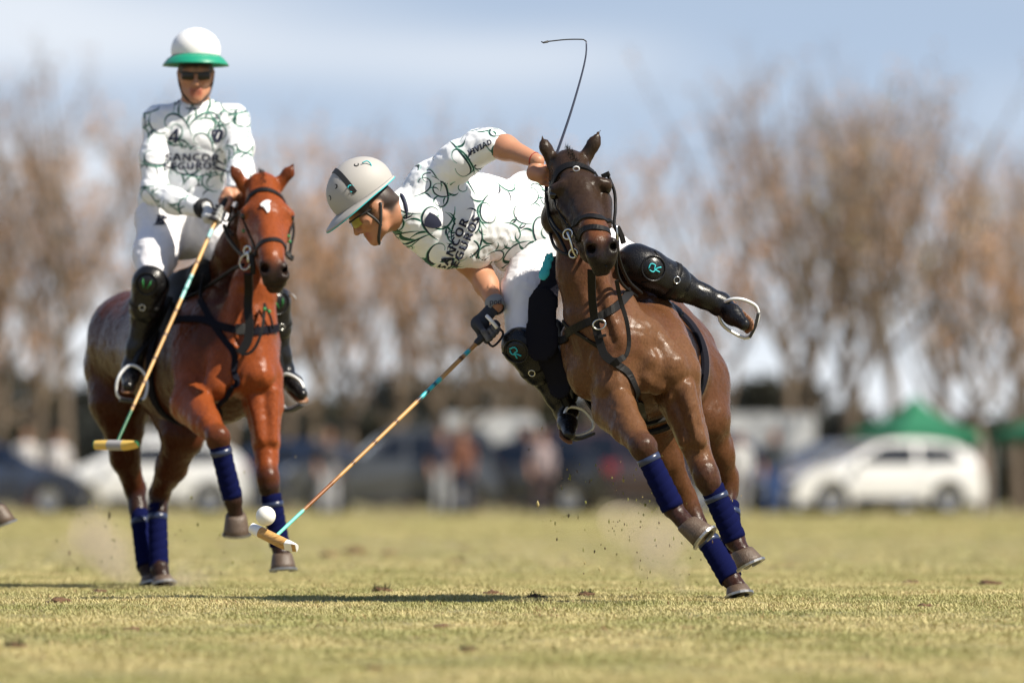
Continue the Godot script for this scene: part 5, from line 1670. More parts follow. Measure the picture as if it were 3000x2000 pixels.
func flat_text(text: String, size: float, c: Vector3, right: Vector3, up: Vector3) -> ArrayMesh:
	var tm := TextMesh.new()
	var font := SystemFont.new()
	font.font_names = PackedStringArray(["Droid Sans"])
	tm.font = font
	tm.text = text
	tm.font_size = 64
	tm.pixel_size = size / 64.0
	tm.depth = 0.002
	var st := SurfaceTool.new()
	var out := right.cross(up).normalized()
	st.append_from(tm, 0, Transform3D(Basis(right.normalized(), up.normalized(), out), c - org))
	return st.commit()


func shield_shape(s: float) -> ArrayMesh:
	var st := SurfaceTool.new()
	st.begin(Mesh.PRIMITIVE_TRIANGLES)
	var edge := [[-0.9, 0.9], [-0.45, 1.0], [0.0, 1.1], [0.45, 1.0], [0.9, 0.9], [0.88, 0.2], [0.7, -0.4], [0.35, -0.9], [0.0, -1.2], [-0.35, -0.9], [-0.7, -0.4], [-0.88, 0.2]]
	for i in edge.size():
		var p := Vector3(edge[i][0], edge[i][1], 0) * s
		var q := Vector3(edge[(i + 1) % edge.size()][0], edge[(i + 1) % edge.size()][1], 0) * s
		for v: Vector3 in [Vector3.ZERO, q * 0.5, p * 0.5, p * 0.5, q * 0.5, q, p * 0.5, q, p]:
			st.add_vertex(v)
	return st.commit()


func build_second_rider() -> void:
	var base := Vector3(Vector3(-1.555, 1.714, -5.35).x, Vector3(-1.555, 1.618, -5.35).y, -5.35)
	var t := thing("person", "rider in white green-scroll jersey and white helmet with green brim, upright on bay pony", "person", base, "polo players")
	var Ash := Vector3(-1.648, 2.163, -5.22)
	var Ael := Vector3(-1.664, 1.835, -5.12)
	var Awr := Vector3(-1.437, 1.748, -4.92)
	var Bsh := Vector3(-1.302, 2.166, -5.22)
	var Bel := Vector3(-1.263, 1.922, -5.08)
	var Bwr := Vector3(-1.291, 1.811, -4.92)
	var head := Vector3(-1.474, 2.374, -5.17)
	var face := Vector3(0.03, -0.10, 1)
	var top := Vector3(0.0, 1, 0.08)
	var b := Flesh.new()
	b.blend = 0.012
	var skin := SKIN
	man_head(b, head, face, top, skin, Color(0.03, 0.018, 0.012))
	b.chain([head + Vector3(0, -0.04, -0.03), Vector3(-1.478, 2.252, -5.22), Vector3(-1.48, 2.181, -5.24)], [0.056, 0.058, 0.075], skin, 0.04)
	b.chain([Vector3(-1.477, 2.109, -5.24), Vector3(-1.514, 1.936, -5.3), Vector3(-1.56, 1.746, -5.35)], [0.125, 0.12, 0.12], skin, 0.06, Vector3(0, 0, 1), 1.25)
	b.chain([Ash, Ael, Awr], [0.05, 0.042, 0.03], skin, 0.03)
	b.chain([Bsh, Bel, Bwr], [0.05, 0.042, 0.032], skin, 0.03)
	put("body", flesh_mesh(b, 0.0072), mats.skin, t)
	var h := Flesh.new()
	h.blend = 0.006
	fist(h, Vector3(-1.322, 1.76, -4.88), Vector3(-0.3, 0.25, 1), Bwr, 0.012, skin, skin)
	put("hand", flesh_mesh(h, 0.0045), mats.skin, t)
	var s := Flesh.new()
	s.chain([Vector3(-1.477, 2.101, -5.24), Vector3(-1.504, 1.936, -5.29), Vector3(-1.55, 1.781, -5.34)], [0.158, 0.150, 0.155], Color.WHITE, 0.06, Vector3(0, 0, 1), 1.32)
	s.bone(Vector3(-1.479, 2.192, -5.235), Vector3(-1.479, 2.117, -5.24), 0.076, 0.14, Color.WHITE, 0.05, Vector3(0, 0, 1), 1.15)
	s.bone(Vector3(-1.478, 2.17, -5.23), Ash, 0.085, 0.070, Color.WHITE, 0.05)
	s.bone(Vector3(-1.478, 2.17, -5.23), Bsh, 0.085, 0.070, Color.WHITE, 0.05)
	s.chain([Ash, Vector3(-1.666, 1.996, -5.17), Ael, Vector3(-1.569, 1.786, -5.03), Awr], [0.064, 0.060, 0.056, 0.052, 0.040], Color.WHITE, 0.04)
	s.chain([Bsh, Vector3(-1.271, 2.043, -5.15), Bel, Vector3(-1.28, 1.847, -4.97)], [0.064, 0.060, 0.055, 0.044], Color.WHITE, 0.04)
	s.bone(Vector3(-1.642, 1.793, -5.32), Vector3(-1.45, 1.776, -5.28), 0.105, 0.10, Color.WHITE, 0.05)
	var pieces := [
		[Vector3(-1.55, 1.762, -5.34), Vector3(-1.477, 2.205, -5.24), Vector3(1, 0, 0), true, 0.16],
		[Ash, Ael, Vector3(0, 0, 1), false, 0.06], [Ael, Awr, Vector3(0, 0, 1), false, 0.05],
		[Bsh, Bel, Vector3(0, 0, 1), false, 0.06], [Bel, Bwr, Vector3(0, 0, 1), false, 0.05],
	]
	var sh := put("jersey", garment_mesh(s, 0.0082, pieces, 2.0, Vector3(-1.492, 1.976, -5.1), slack_bump), mats.shirt, t)
	put("collar", ring_mesh(Vector3(-1.479, 2.248, -5.205), Vector3.RIGHT, Vector3(0, 0.45, -0.9).normalized(), 0.072, 0.074, 0.008), mats.navy, sh)
	var out := Vector3(0, 0, 1)
	put("lettering", print_on(s, "SANCOR", 0.046, Vector3(-1.489, 1.992, -5), Vector3(1.38, -0.03, 0), Vector3.UP, out), mats.navy, sh)
	put("lettering", print_on(s, "SEGUROS", 0.046, Vector3(-1.496, 1.953, -5), Vector3(1.25, 0.02, 0), Vector3.UP, out), mats.navy, sh)
	put("lettering", print_on(s, "4", 0.095, Vector3(-1.575, 2.092, -5), Vector3.RIGHT, Vector3(0.15, 1, 0).normalized(), out), mats.navy, sh)
	put("badge", press(s, shield_shape(0.030), Vector3(-1.372, 2.094, -5), Vector3.RIGHT, Vector3.UP, out), mats.navy, sh)
	put("badge_mark", press(s, chevron_shape(0.015), Vector3(-1.375, 2.095, -4.995), Vector3.RIGHT, Vector3.UP, out), mats.white_cloth, sh)
	var p := Flesh.new()
	p.bone(Vector3(-1.626, 1.733, -5.33), Vector3(-1.459, 1.726, -5.33), 0.125, 0.125, Color.WHITE, 0.06)
	p.bone(Vector3(-1.554, 1.713, -5.32), Vector3(-1.545, 1.617, -5.28), 0.13, 0.10, Color.WHITE, 0.06)
	p.chain([Vector3(-1.633, 1.68, -5.28), Vector3(-1.659, 1.541, -5.1), Vector3(-1.669, 1.436, -4.97)], [0.115, 0.094, 0.068], Color.WHITE, 0.06)
	p.chain([Vector3(-1.449, 1.68, -5.28), Vector3(-1.288, 1.52, -5.2), Vector3(-1.143, 1.359, -5.12)], [0.115, 0.094, 0.068], Color.WHITE, 0.06)
	var br := put("breeches", flesh_mesh(p, 0.0095, cloth_bump, false), mats.breeches, t)
	put("emblem", print_on(p, "B", 0.075, Vector3(-1.662, 1.71, -5.05), Vector3.RIGHT, Vector3.UP, Vector3(-0.3, 0.1, 1).normalized(), true), mats.navy, br)
	put("emblem", print_on(p, "C", 0.06, Vector3(-1.652, 1.707, -5.045), Vector3.RIGHT, Vector3.UP, Vector3(-0.3, 0.1, 1).normalized(), true), mats.navy, br)
	boot_and_guard(t, Vector3(-1.672, 1.417, -4.97), Vector3(-1.764, 1.022, -5.06), Vector3(-1.78, 0.9281, -4.88), Vector3(-0.1, 0.25, 1), Vector3(-0.05, -1, -0.1), mats.emerald, 0)
	boot_and_guard(t, Vector3(-1.127, 1.327, -5.1), Vector3(-1.065, 1.01, -5.18), Vector3(-0.9765, 0.8899, -5.04), Vector3(0.4, 0.1, 1), Vector3(0.1, -1, -0.1), mats.emerald, 0)
	var g := Flesh.new()
	g.blend = 0.006
	var mallet := (Vector3(-1.797, 0.6719, -4.16) - Vector3(-1.358, 1.701, -4.82)).normalized()
	fist(g, Vector3(-1.365, 1.72, -4.83), mallet, Vector3(-1.423, 1.757, -4.9), 0.017, Color(0.55, 0.56, 0.55), Color(0.03, 0.03, 0.035))
	var gl := put("glove", flesh_mesh(g, 0.0045), mats.person, t)
	put("cuff", lathed(Vector3(-1.448, 1.748, -4.93), Vector3(-1.413, 1.757, -4.89), [[0, 0.036], [0.1, 0.046], [0.9, 0.044], [1, 0.03]], 18), mats.black_cloth, gl)
	put("watch", ring_mesh(Bwr.lerp(Bel, 0.1), (Bwr - Bel).cross(Vector3.UP).normalized(), (Bwr - Bel).cross((Bwr - Bel).cross(Vector3.UP)).normalized(), 0.036, 0.036, 0.006), mats.steel, t)
	var fo := face.normalized()
	var uo := (top - fo * top.dot(fo)).normalized()
	var ro := fo.cross(uo)
	var H := helmet(t, head + uo * 0.112 - fo * 0.010, Vector3(0.02, 0.06, 1), Vector3(0, 1, -0.06), Vector3(0.116, 0.112, 0.135), 0.046, 0.044, 0.036, 0.048, mats.white_shell, mats.green_rim, true)
	put("chin_strap", cord([head + ro * 0.084 + uo * 0.02 - fo * 0.01, head + ro * 0.072 - uo * 0.05 + fo * 0.02, head + ro * 0.045 - uo * 0.10 + fo * 0.052, head - uo * 0.126 + fo * 0.06, head - ro * 0.045 - uo * 0.10 + fo * 0.052, head - ro * 0.072 - uo * 0.05 + fo * 0.02, head - ro * 0.084 + uo * 0.02 - fo * 0.01], 0.006), mats.trim, H)
	glasses(t, head, face, top, mats.lens)


func chevron_shape(s: float) -> ArrayMesh:
	var st := SurfaceTool.new()
	st.begin(Mesh.PRIMITIVE_TRIANGLES)
	for m: float in [-1.0, 1.0]:
		var a := Vector3(-1.0 * m, 1.0, 0.001) * s
		var b := Vector3(-0.5 * m, 1.0, 0.001) * s
		var c := Vector3(0.2 * m, -1.0, 0.001) * s
		var d := Vector3(-0.2 * m, -1.0, 0.001) * s
		for v: Vector3 in ([a, b, c, a, c, d] if m > 0 else [a, c, b, a, d, c]):
			st.add_vertex(v)
	return st.commit()


# ---------------------------------------------------------------- mallets, ball, whips, dust and flying turf
func mallet_thing(label: String, butt: Vector3, foot: Vector3, head_dir: Vector3, lead_one: bool) -> void:
	var t := thing("polo_mallet", label, "mallet", foot, "polo mallets")
	var ax := (foot - butt).normalized()
	var L := butt.distance_to(foot)
	# cane: vertex coloured, thicker at the nodes
	var line := PackedVector3Array()
	var radii := []
	var cols := []
	var r := RandomNumberGenerator.new()
	r.seed = 5 if lead_one else 6
	var n := 90
	var tone := 0.5
	for i in n + 1:
		var s := float(i) / n
		line.append(butt + ax * L * s + Vector3(0, -1, 0) * 0.006 * sin(PI * s))
		var knot := i % 9 == 4
		radii.append(lerpf(0.0100, 0.0070, s) * (1.13 if knot else 1.0))
		if i % 9 == 5: tone = r.randf()
		var c := Color(0.22, 0.075, 0.018).lerp(Color(0.60, 0.36, 0.13), tone * 0.75 if lead_one else 0.6 + 0.4 * tone)
		if knot: c = Color(0.07, 0.03, 0.012)
		if lead_one:
			if s > 0.875: c = Color(0.16, 0.62, 0.52)
			elif s > 0.235 and s < 0.335: c = Color(0.05, 0.45, 0.50) if i % 3 else Color(0.02, 0.05, 0.06)
			elif s > 0.10 and s < 0.125: c = Color(0.03, 0.36, 0.42)
			elif s > 0.70: c = c.lerp(Color(0.22, 0.075, 0.018), 0.6)
		else:
			if s > 0.86: c = Color(0.01, 0.10, 0.04)
			elif s > 0.29 and s < 0.40: c = Color(0.30, 0.62, 0.58) if i % 4 else Color(0.02, 0.16, 0.16)
			elif s > 0.10 and s < 0.14: c = Color(0.30, 0.60, 0.60)
		cols.append(c)
	var V := PackedVector3Array()
	var N := PackedVector3Array()
	var C := PackedColorArray()
	var u := ax.cross(Vector3.UP).normalized()
	var w := ax.cross(u)
	for i in n:
		for k in 10:
			for q in [[i, k], [i + 1, k], [i + 1, k + 1], [i, k], [i + 1, k + 1], [i, k + 1]]:
				var a: float = TAU * q[1] / 10
				var d := u * cos(a) + w * sin(a)
				V.append(line[q[0]] + d * radii[q[0]] - org)
				N.append(d)
				C.append(cols[q[0]])
	var arr := []
	arr.resize(Mesh.ARRAY_MAX)
	arr[Mesh.ARRAY_VERTEX] = V
	arr[Mesh.ARRAY_NORMAL] = N
	arr[Mesh.ARRAY_COLOR] = C
	var m := ArrayMesh.new()
	m.add_surface_from_arrays(Mesh.PRIMITIVE_TRIANGLES, arr)
	put("shaft", m, mats.cane, t)
	put("grip", lathed(butt - ax * 0.04, butt + ax * (0.11 if lead_one else 0.10), [[0, 0.006], [0.02, 0.019], [0.1, 0.020], [0.14, 0.015], [0.6, 0.0165], [0.9, 0.015], [1, 0.009]], 14), mats.trim, t)
	put("thong", cord([butt - ax * 0.02, butt - ax * 0.03 + Vector3(0.03, -0.04, 0.02), butt + ax * 0.04 + Vector3(0.03, -0.05, 0.02), butt + ax * 0.05], 0.005), mats.black_cloth, t)
	# head: a cigar of wood, one end cut on a slope
	var hd := (head_dir - ax * head_dir.dot(ax)).normalized()
	var a := foot - hd * 0.115 + ax * 0.012
	var b := foot + hd * 0.115 + ax * 0.012
	var wood: Material = mats.mallet_wood if lead_one else mats.mallet_yellow
	var hr := 0.0235
	var body := put("mallet_head", mallet_shape(a, b, ax, hr, 0.0, 1.0), wood, t)
	if lead_one:
		put("painted_end", mallet_shape(a, b, ax, hr * 1.02, -0.004, 0.2), mats.white_shell, body)
		put("painted_end", mallet_shape(a, b, ax, hr * 1.02, 0.80, 1.004), mats.white_shell, body)
		put("end_mark", ring_mesh(a - hd * 0.002, ax, hd.cross(ax).normalized(), 0.008, 0.008, 0.0018), mats.grey_tape, body)
	else:
		put("tape", mallet_shape(a, b, ax, hr * 1.03, 0.33, 0.68), mats.grey_tape, body)
		put("painted_end", mallet_shape(a, b, ax, hr * 1.02, -0.005, 0.02), mats.green_paint, body)
		put("painted_end", mallet_shape(a, b, ax, hr * 1.02, 0.97, 1.005), mats.green_paint, body)


func mallet_shape(a: Vector3, b: Vector3, ax: Vector3, r: float, s0: float, s1: float) -> ArrayMesh:
	var t := (b - a).normalized()
	var u := ax
	var w := t.cross(u)
	var st := begin()
	var rows := []
	for i in 13:
		var s := lerpf(s0, s1, i / 12.0)
		var k := 1.0 - 0.10 * pow(absf(s - 0.5) * 2.0, 3.0)
		var cut := clampf((s - 0.72) / 0.28, 0.0, 1.0)          # lower face planed up towards the end
		var ring := PackedVector3Array()
		for j in 20:
			var an := TAU * j / 20
			var x := cos(an) * r * k
			x = minf(x, r * k * (1.0 - 1.25 * cut))
			ring.append(a.lerp(b, s) + u * x + w * sin(an) * r * k)
		rows.append(ring)
	for i in 12:
		for j in 20:
			quad(st, rows[i][j], rows[i][(j + 1) % 20], rows[i + 1][(j + 1) % 20], rows[i + 1][j])
	st.set_smooth_group(-1)
	for e in [0, 12]:
		var c := Vector3.ZERO
		for q: Vector3 in rows[e]: c += q / 20.0
		for j in 20:
			for q: Vector3 in ([c, rows[e][(j + 1) % 20], rows[e][j]] if e == 0 else [c, rows[e][j], rows[e][(j + 1) % 20]]):
				st.add_vertex(q - org)
	return done(st)


func build_play() -> void:
	mallet_thing("bamboo mallet with white-ended wooden head beneath the ball, held by grey-helmeted rider", Vector3(-0.0848, 1.113, 0.71), Vector3(-0.9655, 0.2542, 1.42), Vector3(0.88, -0.46, 0.62), true)
	mallet_thing("pale cane mallet with yellow head and green tip, held low by upright rider", Vector3(-1.34, 1.769, -4.86), Vector3(-1.807, 0.6594, -4.16), Vector3(1.0, 0.0, 0.64), false)
	var c: Vector3 = Vector3(-1.004, 0.3391, 1.44)
	var t := thing("polo_ball", "white polo ball in the air just above the mallet head", "ball", c)
	put("shell", lathed(c - Vector3(0, 0.0405, 0), c + Vector3(0, 0.0405, 0), round_profile(0.0405), 28), mats.ball, t)
	t = thing("whip", "thin dark whip bending up from the leaning rider's raised hand", "whip", Vector3(0.1491, 1.737, 0.93), "riding whips")
	var line := curve([Vector3(0.1407, 1.718, 0.93), Vector3(0.1885, 1.843, 0.93), Vector3(0.2419, 1.999, 0.93), Vector3(0.287, 2.154, 0.92), Vector3(0.3053, 2.239, 0.92), Vector3(0.3067, 2.293, 0.92)], 0.02)
	var rad := []
	for i in line.size():
		rad.append(lerpf(0.0068, 0.0030, float(i) / line.size()))
	var st := begin()
	tube(st, line, rad, 7)
	put("shaft", done(st), mats.whip, t)
	put("lash", cord([Vector3(0.3067, 2.293, 0.92), Vector3(0.2955, 2.301, 0.92), Vector3(0.2251, 2.301, 0.92), Vector3(0.1477, 2.293, 0.92)], 0.0030, 6), mats.trim, t)
	put("tassel", cord([Vector3(0.1491, 2.293, 0.92), Vector3(0.1294, 2.288, 0.92), Vector3(0.1196, 2.293, 0.92)], [0.006, 0.004, 0.002], 6, false, 0.5), mats.trim, t)
	t = thing("whip", "fine whip with a small tassel showing past the bay pony's chin", "whip", Vector3(-1.315, 1.778, -4.86), "riding whips")
	put("shaft", cord([Vector3(-1.328, 1.789, -4.87), Vector3(-1.235, 1.641, -4.95), Vector3(-1.107, 1.426, -4.9), Vector3(-1.027, 1.358, -4.88)], 0.003, 6), mats.whip, t)
	put("tassel", cord([Vector3(-1.027, 1.358, -4.88), Vector3(-1.012, 1.345, -4.88), Vector3(-1.002, 1.33, -4.88)], [0.002, 0.005, 0.006], 6, false, 0.5), mats.grey_tape, t)
	# dust thrown up behind the hooves
	var fog := FogMaterial.new()
	fog.resource_name = "dust"
	fog.albedo = lin(0.90, 0.74, 0.54)
	fog.density = 0.5
	var r := RandomNumberGenerator.new()
	r.seed = 17
	# [from, to, spread at the start, spread at the end, puffs]
	for q in [[Vector3(0.7358, 0.0123, -0.3), Vector3(0.5563, 0.3208, -1), 0.07, 0.26, 22], [Vector3(-1.79, 0.0172, -6.2), Vector3(-2.067, 0.2414, -6.9), 0.10, 0.28, 20], [Vector3(-1.608, 0.0202, -5.8), Vector3(-1.431, 0.0408, -5.2), 0.09, 0.14, 11]]:
		var n: int = q[4]
		for k in n:
			var s := (k + 0.5) / n
			var w := lerpf(q[2], q[3], s) * 0.62
			var v := FogVolume.new()
			v.name = numbered("dust_puff")
			v.shape = RenderingServer.FOG_VOLUME_SHAPE_ELLIPSOID
			v.size = Vector3(w * r.randf_range(1.2, 1.9), w * r.randf_range(1.1, 1.8), w * 2.4)
			v.position = q[0].lerp(q[1], s) + Vector3(r.randfn(0, 0.35), r.randfn(0, 0.25), r.randfn(0, 0.5)) * w
			v.position.y = maxf(v.position.y, v.size.y * 0.3)
			v.rotation.z = r.randf_range(-0.6, 0.6)
			v.material = fog
			meta(v, "pale tan dust hanging in the air behind galloping hooves", "dust", "dust raised by the ponies", "stuff")
			add_child(v)
	# bits of turf in the air
	org = Vector3.ZERO
	var mm := MultiMesh.new()
	mm.transform_format = MultiMesh.TRANSFORM_3D
	mm.use_colors = true
	mm.mesh = crumb_mesh()
	var spots := []
	r.seed = 99
	for k in 340:
		var o: Vector3 = [Vector3(0.505, 0.3802, -0.3), Vector3(0.5759, 0.1499, -0.2), Vector3(-1.372, 0.151, -5.4), Vector3(-1.915, 0.1786, -6.3)][[0, 0, 1, 2, 3][k % 5]]
		var sp := Vector3(r.randfn(0, 0.20), r.randfn(0, 0.17), r.randfn(0, 0.3))
		var q := o + sp
		if q.y < 0.02:
			continue
		spots.append([q, r.randf_range(0.0012, 0.0045) * (1.9 if r.randf() < 0.08 else 1.0), r.randf()])
	mm.instance_count = spots.size()
	for i in spots.size():
		var sc: float = spots[i][1]
		var bs := Basis.from_euler(Vector3(r.randf() * TAU, r.randf() * TAU, 0)).scaled(Vector3(sc, sc * r.randf_range(1.0, 3.0), sc))
		mm.set_instance_transform(i, Transform3D(bs, spots[i][0]))
		var g: float = spots[i][2]
		mm.set_instance_color(i, Color(0.22, 0.22, 0.05) if g < 0.5 else Color(0.10, 0.055, 0.03) if g < 0.8 else Color(0.42, 0.34, 0.14))
	var fl := MultiMeshInstance3D.new()
	fl.name = "flying_turf"
	fl.multimesh = mm
	fl.material_override = mats.blade
	meta(fl, "crumbs of soil and grass flying up behind the ponies' hooves", "turf", "", "stuff")
	add_child(fl)


func crumb_mesh() -> ArrayMesh:
	var st := SurfaceTool.new()
	st.begin(Mesh.PRIMITIVE_TRIANGLES)
	var v := [Vector3(1, 0.2, 0), Vector3(-0.9, 0, 0.2), Vector3(0, 1.1, 0.1), Vector3(0.1, -1, 0), Vector3(0, 0.1, 1), Vector3(0.1, 0, -0.9)]
	for q in [[0, 2, 4], [4, 2, 1], [1, 2, 5], [5, 2, 0], [4, 3, 0], [1, 3, 4], [5, 3, 1], [0, 3, 5]]:
		for k in [0, 2, 1]:
			st.add_vertex(v[q[k]])
	st.generate_normals()
	return st.commit()


# ---------------------------------------------------------------- the field
func ground_y(x: float, z: float) -> float:
	var fade := clampf((z + 70.0) / 20.0, 0.0, 1.0) * clampf((24.0 - z) / 4.0, 0.0, 1.0) * clampf((9.0 - absf(x)) / 2.0, 0.0, 1.0)
	var q := maxf(0.0, minf(z, 60.0) + 1.0)
	var fall := 0.009 * q * q / (q + 1.5)          # the field is crowned: it falls away gently on our side
	return -0.012 - fall + fade * (0.010 * lump.get_noise_2d(x * 0.55, z * 0.40 + 50.0) + 0.006 * lump.get_noise_2d(x * 2.3, z * 1.7))


func steps(fine_lo: float, fine_hi: float, fine: float, lo: float, hi: float) -> PackedFloat32Array:
	var out := PackedFloat32Array()
	var v := fine_lo
	while v <= fine_hi:
		out.append(v)
		v += fine
	var g := fine
	v = fine_hi
	while v < hi:
		g *= 1.7
		v += g
		out.append(v)
	g = fine
	v = fine_lo
	while v > lo:
		g *= 1.7
		v -= g
		out.append(v)
	out.sort()
	return out


func build_field() -> void:
	org = Vector3.ZERO
	var xs := steps(-9.0, 9.0, 0.3, -4000.0, 4000.0)
	var zs := steps(-70.0, 24.0, 0.4, -6000.0, 300.0)
	var V := PackedVector3Array()
	var N := PackedVector3Array()
	var I := PackedInt32Array()
	for z in zs:
		for x in xs:
			V.append(Vector3(x, ground_y(x, z), z))
			var e := 0.1
			N.append(Vector3(ground_y(x - e, z) - ground_y(x + e, z), 2.0 * e, ground_y(x, z - e) - ground_y(x, z + e)).normalized())
	var w := xs.size()
	for j in zs.size() - 1:
		for i in w - 1:
			var a := j * w + i
			I.append_array(PackedInt32Array([a, a + 1, a + w + 1, a, a + w + 1, a + w]))
	var arr := []
	arr.resize(Mesh.ARRAY_MAX)
	arr[Mesh.ARRAY_VERTEX] = V
	arr[Mesh.ARRAY_NORMAL] = N
	arr[Mesh.ARRAY_INDEX] = I
	var m := ArrayMesh.new()
	m.add_surface_from_arrays(Mesh.PRIMITIVE_TRIANGLES, arr)
	var g := put("ground", m, mats.ground, self)
	meta(g, "dry yellow-green polo field", "", "", "structure")
	# short worn grass
	var kinds := []
	for k in 4:
		kinds.append(tuft_mesh(k))
	var per := 52000
	var patch := FastNoiseLite.new()
	patch.seed = 8
	patch.frequency = 1.0
	patch.fractal_octaves = 3
	for k in 4:
		var mm := MultiMesh.new()
		mm.transform_format = MultiMesh.TRANSFORM_3D
		mm.use_colors = true
		mm.mesh = kinds[k]
		mm.instance_count = per
		var r := RandomNumberGenerator.new()
		r.seed = 100 + k
		for i in per:
			var d := r.randf_range(23.0, 62.0) if i % 5 else 62.0 + 170.0 * pow(r.randf(), 1.4)
			var z := 47.8 - d
			var x := r.randf_range(-1.0, 1.0) * (d * 0.047 + 1.6)
			var p := Vector3(x, ground_y(x, z), z)
			var dry := patch.get_noise_2d(x * 0.9, z * 0.30) + 0.45 * patch.get_noise_2d(x * 4.0 + 30.0, z * 1.6)
			var tall := 0.75 + 0.5 * clampf(patch.get_noise_2d(x * 1.7 + 90.0, z * 0.7) + 0.4, 0.0, 1.0)
			var s := r.randf_range(0.55, 1.15) * tall * (1.0 if d < 62.0 else 1.5 if d < 110.0 else 2.6)
			mm.set_instance_transform(i, Transform3D(Basis(Vector3.UP, r.randf() * TAU).scaled(Vector3(s * 1.1, s, s * 1.1)), p))
			var c := Color(0.54, 0.46, 0.225).lerp(Color(0.30, 0.30, 0.11), clampf(0.46 + 0.9 * dry + r.randf_range(-0.25, 0.25), 0.0, 1.0))
			if r.randf() < 0.05: c = Color(0.30, 0.19, 0.09)
			mm.set_instance_color(i, c * r.randf_range(0.8, 1.12))
		var o := MultiMeshInstance3D.new()
		o.name = numbered("field_grass")
		o.multimesh = mm
		o.material_override = mats.blade
		meta(o, "short sun-dried grass covering the polo field", "grass", "grass of the field", "stuff")
		add_child(o)
	# clods and divots kicked out of the turf: [place, size, soil or turf, label]
	var clods := [
		[Vector3(-1.263, 0, -30.64), 0.055, 0, "low reddish clod of soil, left end of a row of three"],
		[Vector3(-1.160, 0, -35.00), 0.075, 0, "tall reddish clod of soil between two lower clods"],
		[Vector3(-0.867, 0, -33.20), 0.050, 0, "flat reddish clod of soil, right end of a row of three"],
		[Vector3(-0.393, 0, -43.07), 0.035, 0, "small reddish clod far out beyond the row of clods"],
		[Vector3(-0.347, 0, -24.55), 0.045, 1, "small green divot beyond the dark shadow"],
		[Vector3(-0.577, 0, -2.55), 0.045, 1, "dark tuft of torn turf standing at the shadow's far edge"],
		[Vector3(-0.086, 0, -1.88), 0.034, 0, "brown clod at the shadow's far edge near its middle"],
		[Vector3(0.101, 0, -0.43), 0.032, 1, "dark tuft at the right end of the shadow"],
		[Vector3(0.316, 0, -0.91), 0.034, 1, "lone dark tuft between the shadow and the planted hoof"],
		[Vector3(1.675, 0, 1.65), 0.026, 0, "lone small brown clod on the right of the field"],
		[Vector3(-1.944, 0, -8.65), 0.020, 1, "small dark tuft in front of the bay pony's hind hooves"],
		[Vector3(-1.803, 0, -1.88), 0.034, 0, "brown clod on the left below the bay pony"],
		[Vector3(-1.866, 0, 1.02), 0.040, 0, "brown patch of loose soil lower left of the bay pony"],
		[Vector3(-1.378, 0, 6.60), 0.030, 0, "small brown clod left of centre in the foreground grass"],
		[Vector3(-1.674, 0, 9.44), 0.036, 1, "dark tuft of turf at the left edge of the foreground"],
		[Vector3(-0.435, 0, 12.43), 0.022, 0, "blurred brown clod near the bottom of the foreground"],
		[Vector3(-0.148, 0, 9.74), 0.028, 1, "blurred green tuft in the middle foreground"],
		[Vector3(-0.264, 0, 5.88), 0.030, 0, "pale brown clod in the middle of the foreground"],
		[Vector3(1.937, 0, -7.40), 0.035, 0, "low brown clod beyond the right foreground"],
		[Vector3(2.284, 0, -6.59), 0.045, 0, "long brown scrape of soil at the right edge"],
	]
	for q in clods:
		var at: Vector3 = q[0]
		at.y = ground_y(at.x, at.z)
		var t := thing("turf_clod" if q[2] else "soil_clod", q[3], "clod", at, "clods kicked out of the field")
		put("lump", clod_mesh(at, q[1] * 0.9, int(at.x * 100.0)), mats.soil, t)
		if q[2] == 1:
			var st := begin()
			var r := RandomNumberGenerator.new()
			r.seed = int(at.x * 1000.0) + 77
			for k in 46:
				var a := r.randf() * TAU
				var o: Vector3 = at + Vector3(cos(a), 0.35, sin(a)) * q[1] * r.randf() * 0.9
				var tip: Vector3 = o + Vector3(r.randfn(0, 0.4), 1.0, r.randfn(0, 0.4)) * q[1] * r.randf_range(0.5, 1.0)
				var sd := Vector3(cos(a), 0, sin(a)) * 0.0028
				for v: Vector3 in [o - sd, tip, o + sd]:
					st.add_vertex(v - org)
			put("grass_tuft", done(st), mats.turf_dark, t)


func clod_mesh(c: Vector3, s: float, sd: int) -> ArrayMesh:
	var st := begin()
	var P := func(i: int, j: int) -> Vector3:
		var th := TAU * i / 14.0
		var ph := lerpf(-0.5, PI / 2, j / 7.0)
		var d := Vector3(cos(th) * cos(ph), sin(ph), sin(th) * cos(ph))
		var k := 1.0 + 0.75 * lump.get_noise_3d(d.x * 1.6 + sd, d.y * 1.6, d.z * 1.6) + 0.25 * lump.get_noise_3d(d.x * 5.0 + sd, d.y * 5.0, d.z * 5.0)
		return c + d * Vector3(1.35, 0.62, 1.1) * s * k
	for i in 14:
		for j in 7:
			quad(st, P.call(i, j), P.call(i, j + 1), P.call((i + 1) % 14, j + 1), P.call((i + 1) % 14, j))
	return done(st)


func tuft_mesh(kind: int) -> ArrayMesh:
	var r := RandomNumberGenerator.new()
	r.seed = 40 + kind
	var st := SurfaceTool.new()
	st.begin(Mesh.PRIMITIVE_TRIANGLES)
	for k in 11:
		var a := r.randf() * TAU
		var o := Vector3(r.randfn(0, 0.022), -0.004, r.randfn(0, 0.022))
		var h := r.randf_range(0.008, 0.021)
		var out := Vector3(cos(a), 0, sin(a))
		var bend := h * r.randf_range(0.2, 1.1)
		var sd := Vector3(-sin(a), 0, cos(a)) * r.randf_range(0.0013, 0.0022)
		var mid := o + Vector3(0, h * 0.6, 0) + out * bend * 0.3
		var tip := o + Vector3(0, h, 0) + out * bend
		for v: Vector3 in [o - sd, mid - sd * 0.8, mid + sd * 0.8, o - sd, mid + sd * 0.8, o + sd, mid - sd * 0.8, tip, mid + sd * 0.8]:
			st.add_vertex(v)
	st.generate_normals()
	return st.commit()


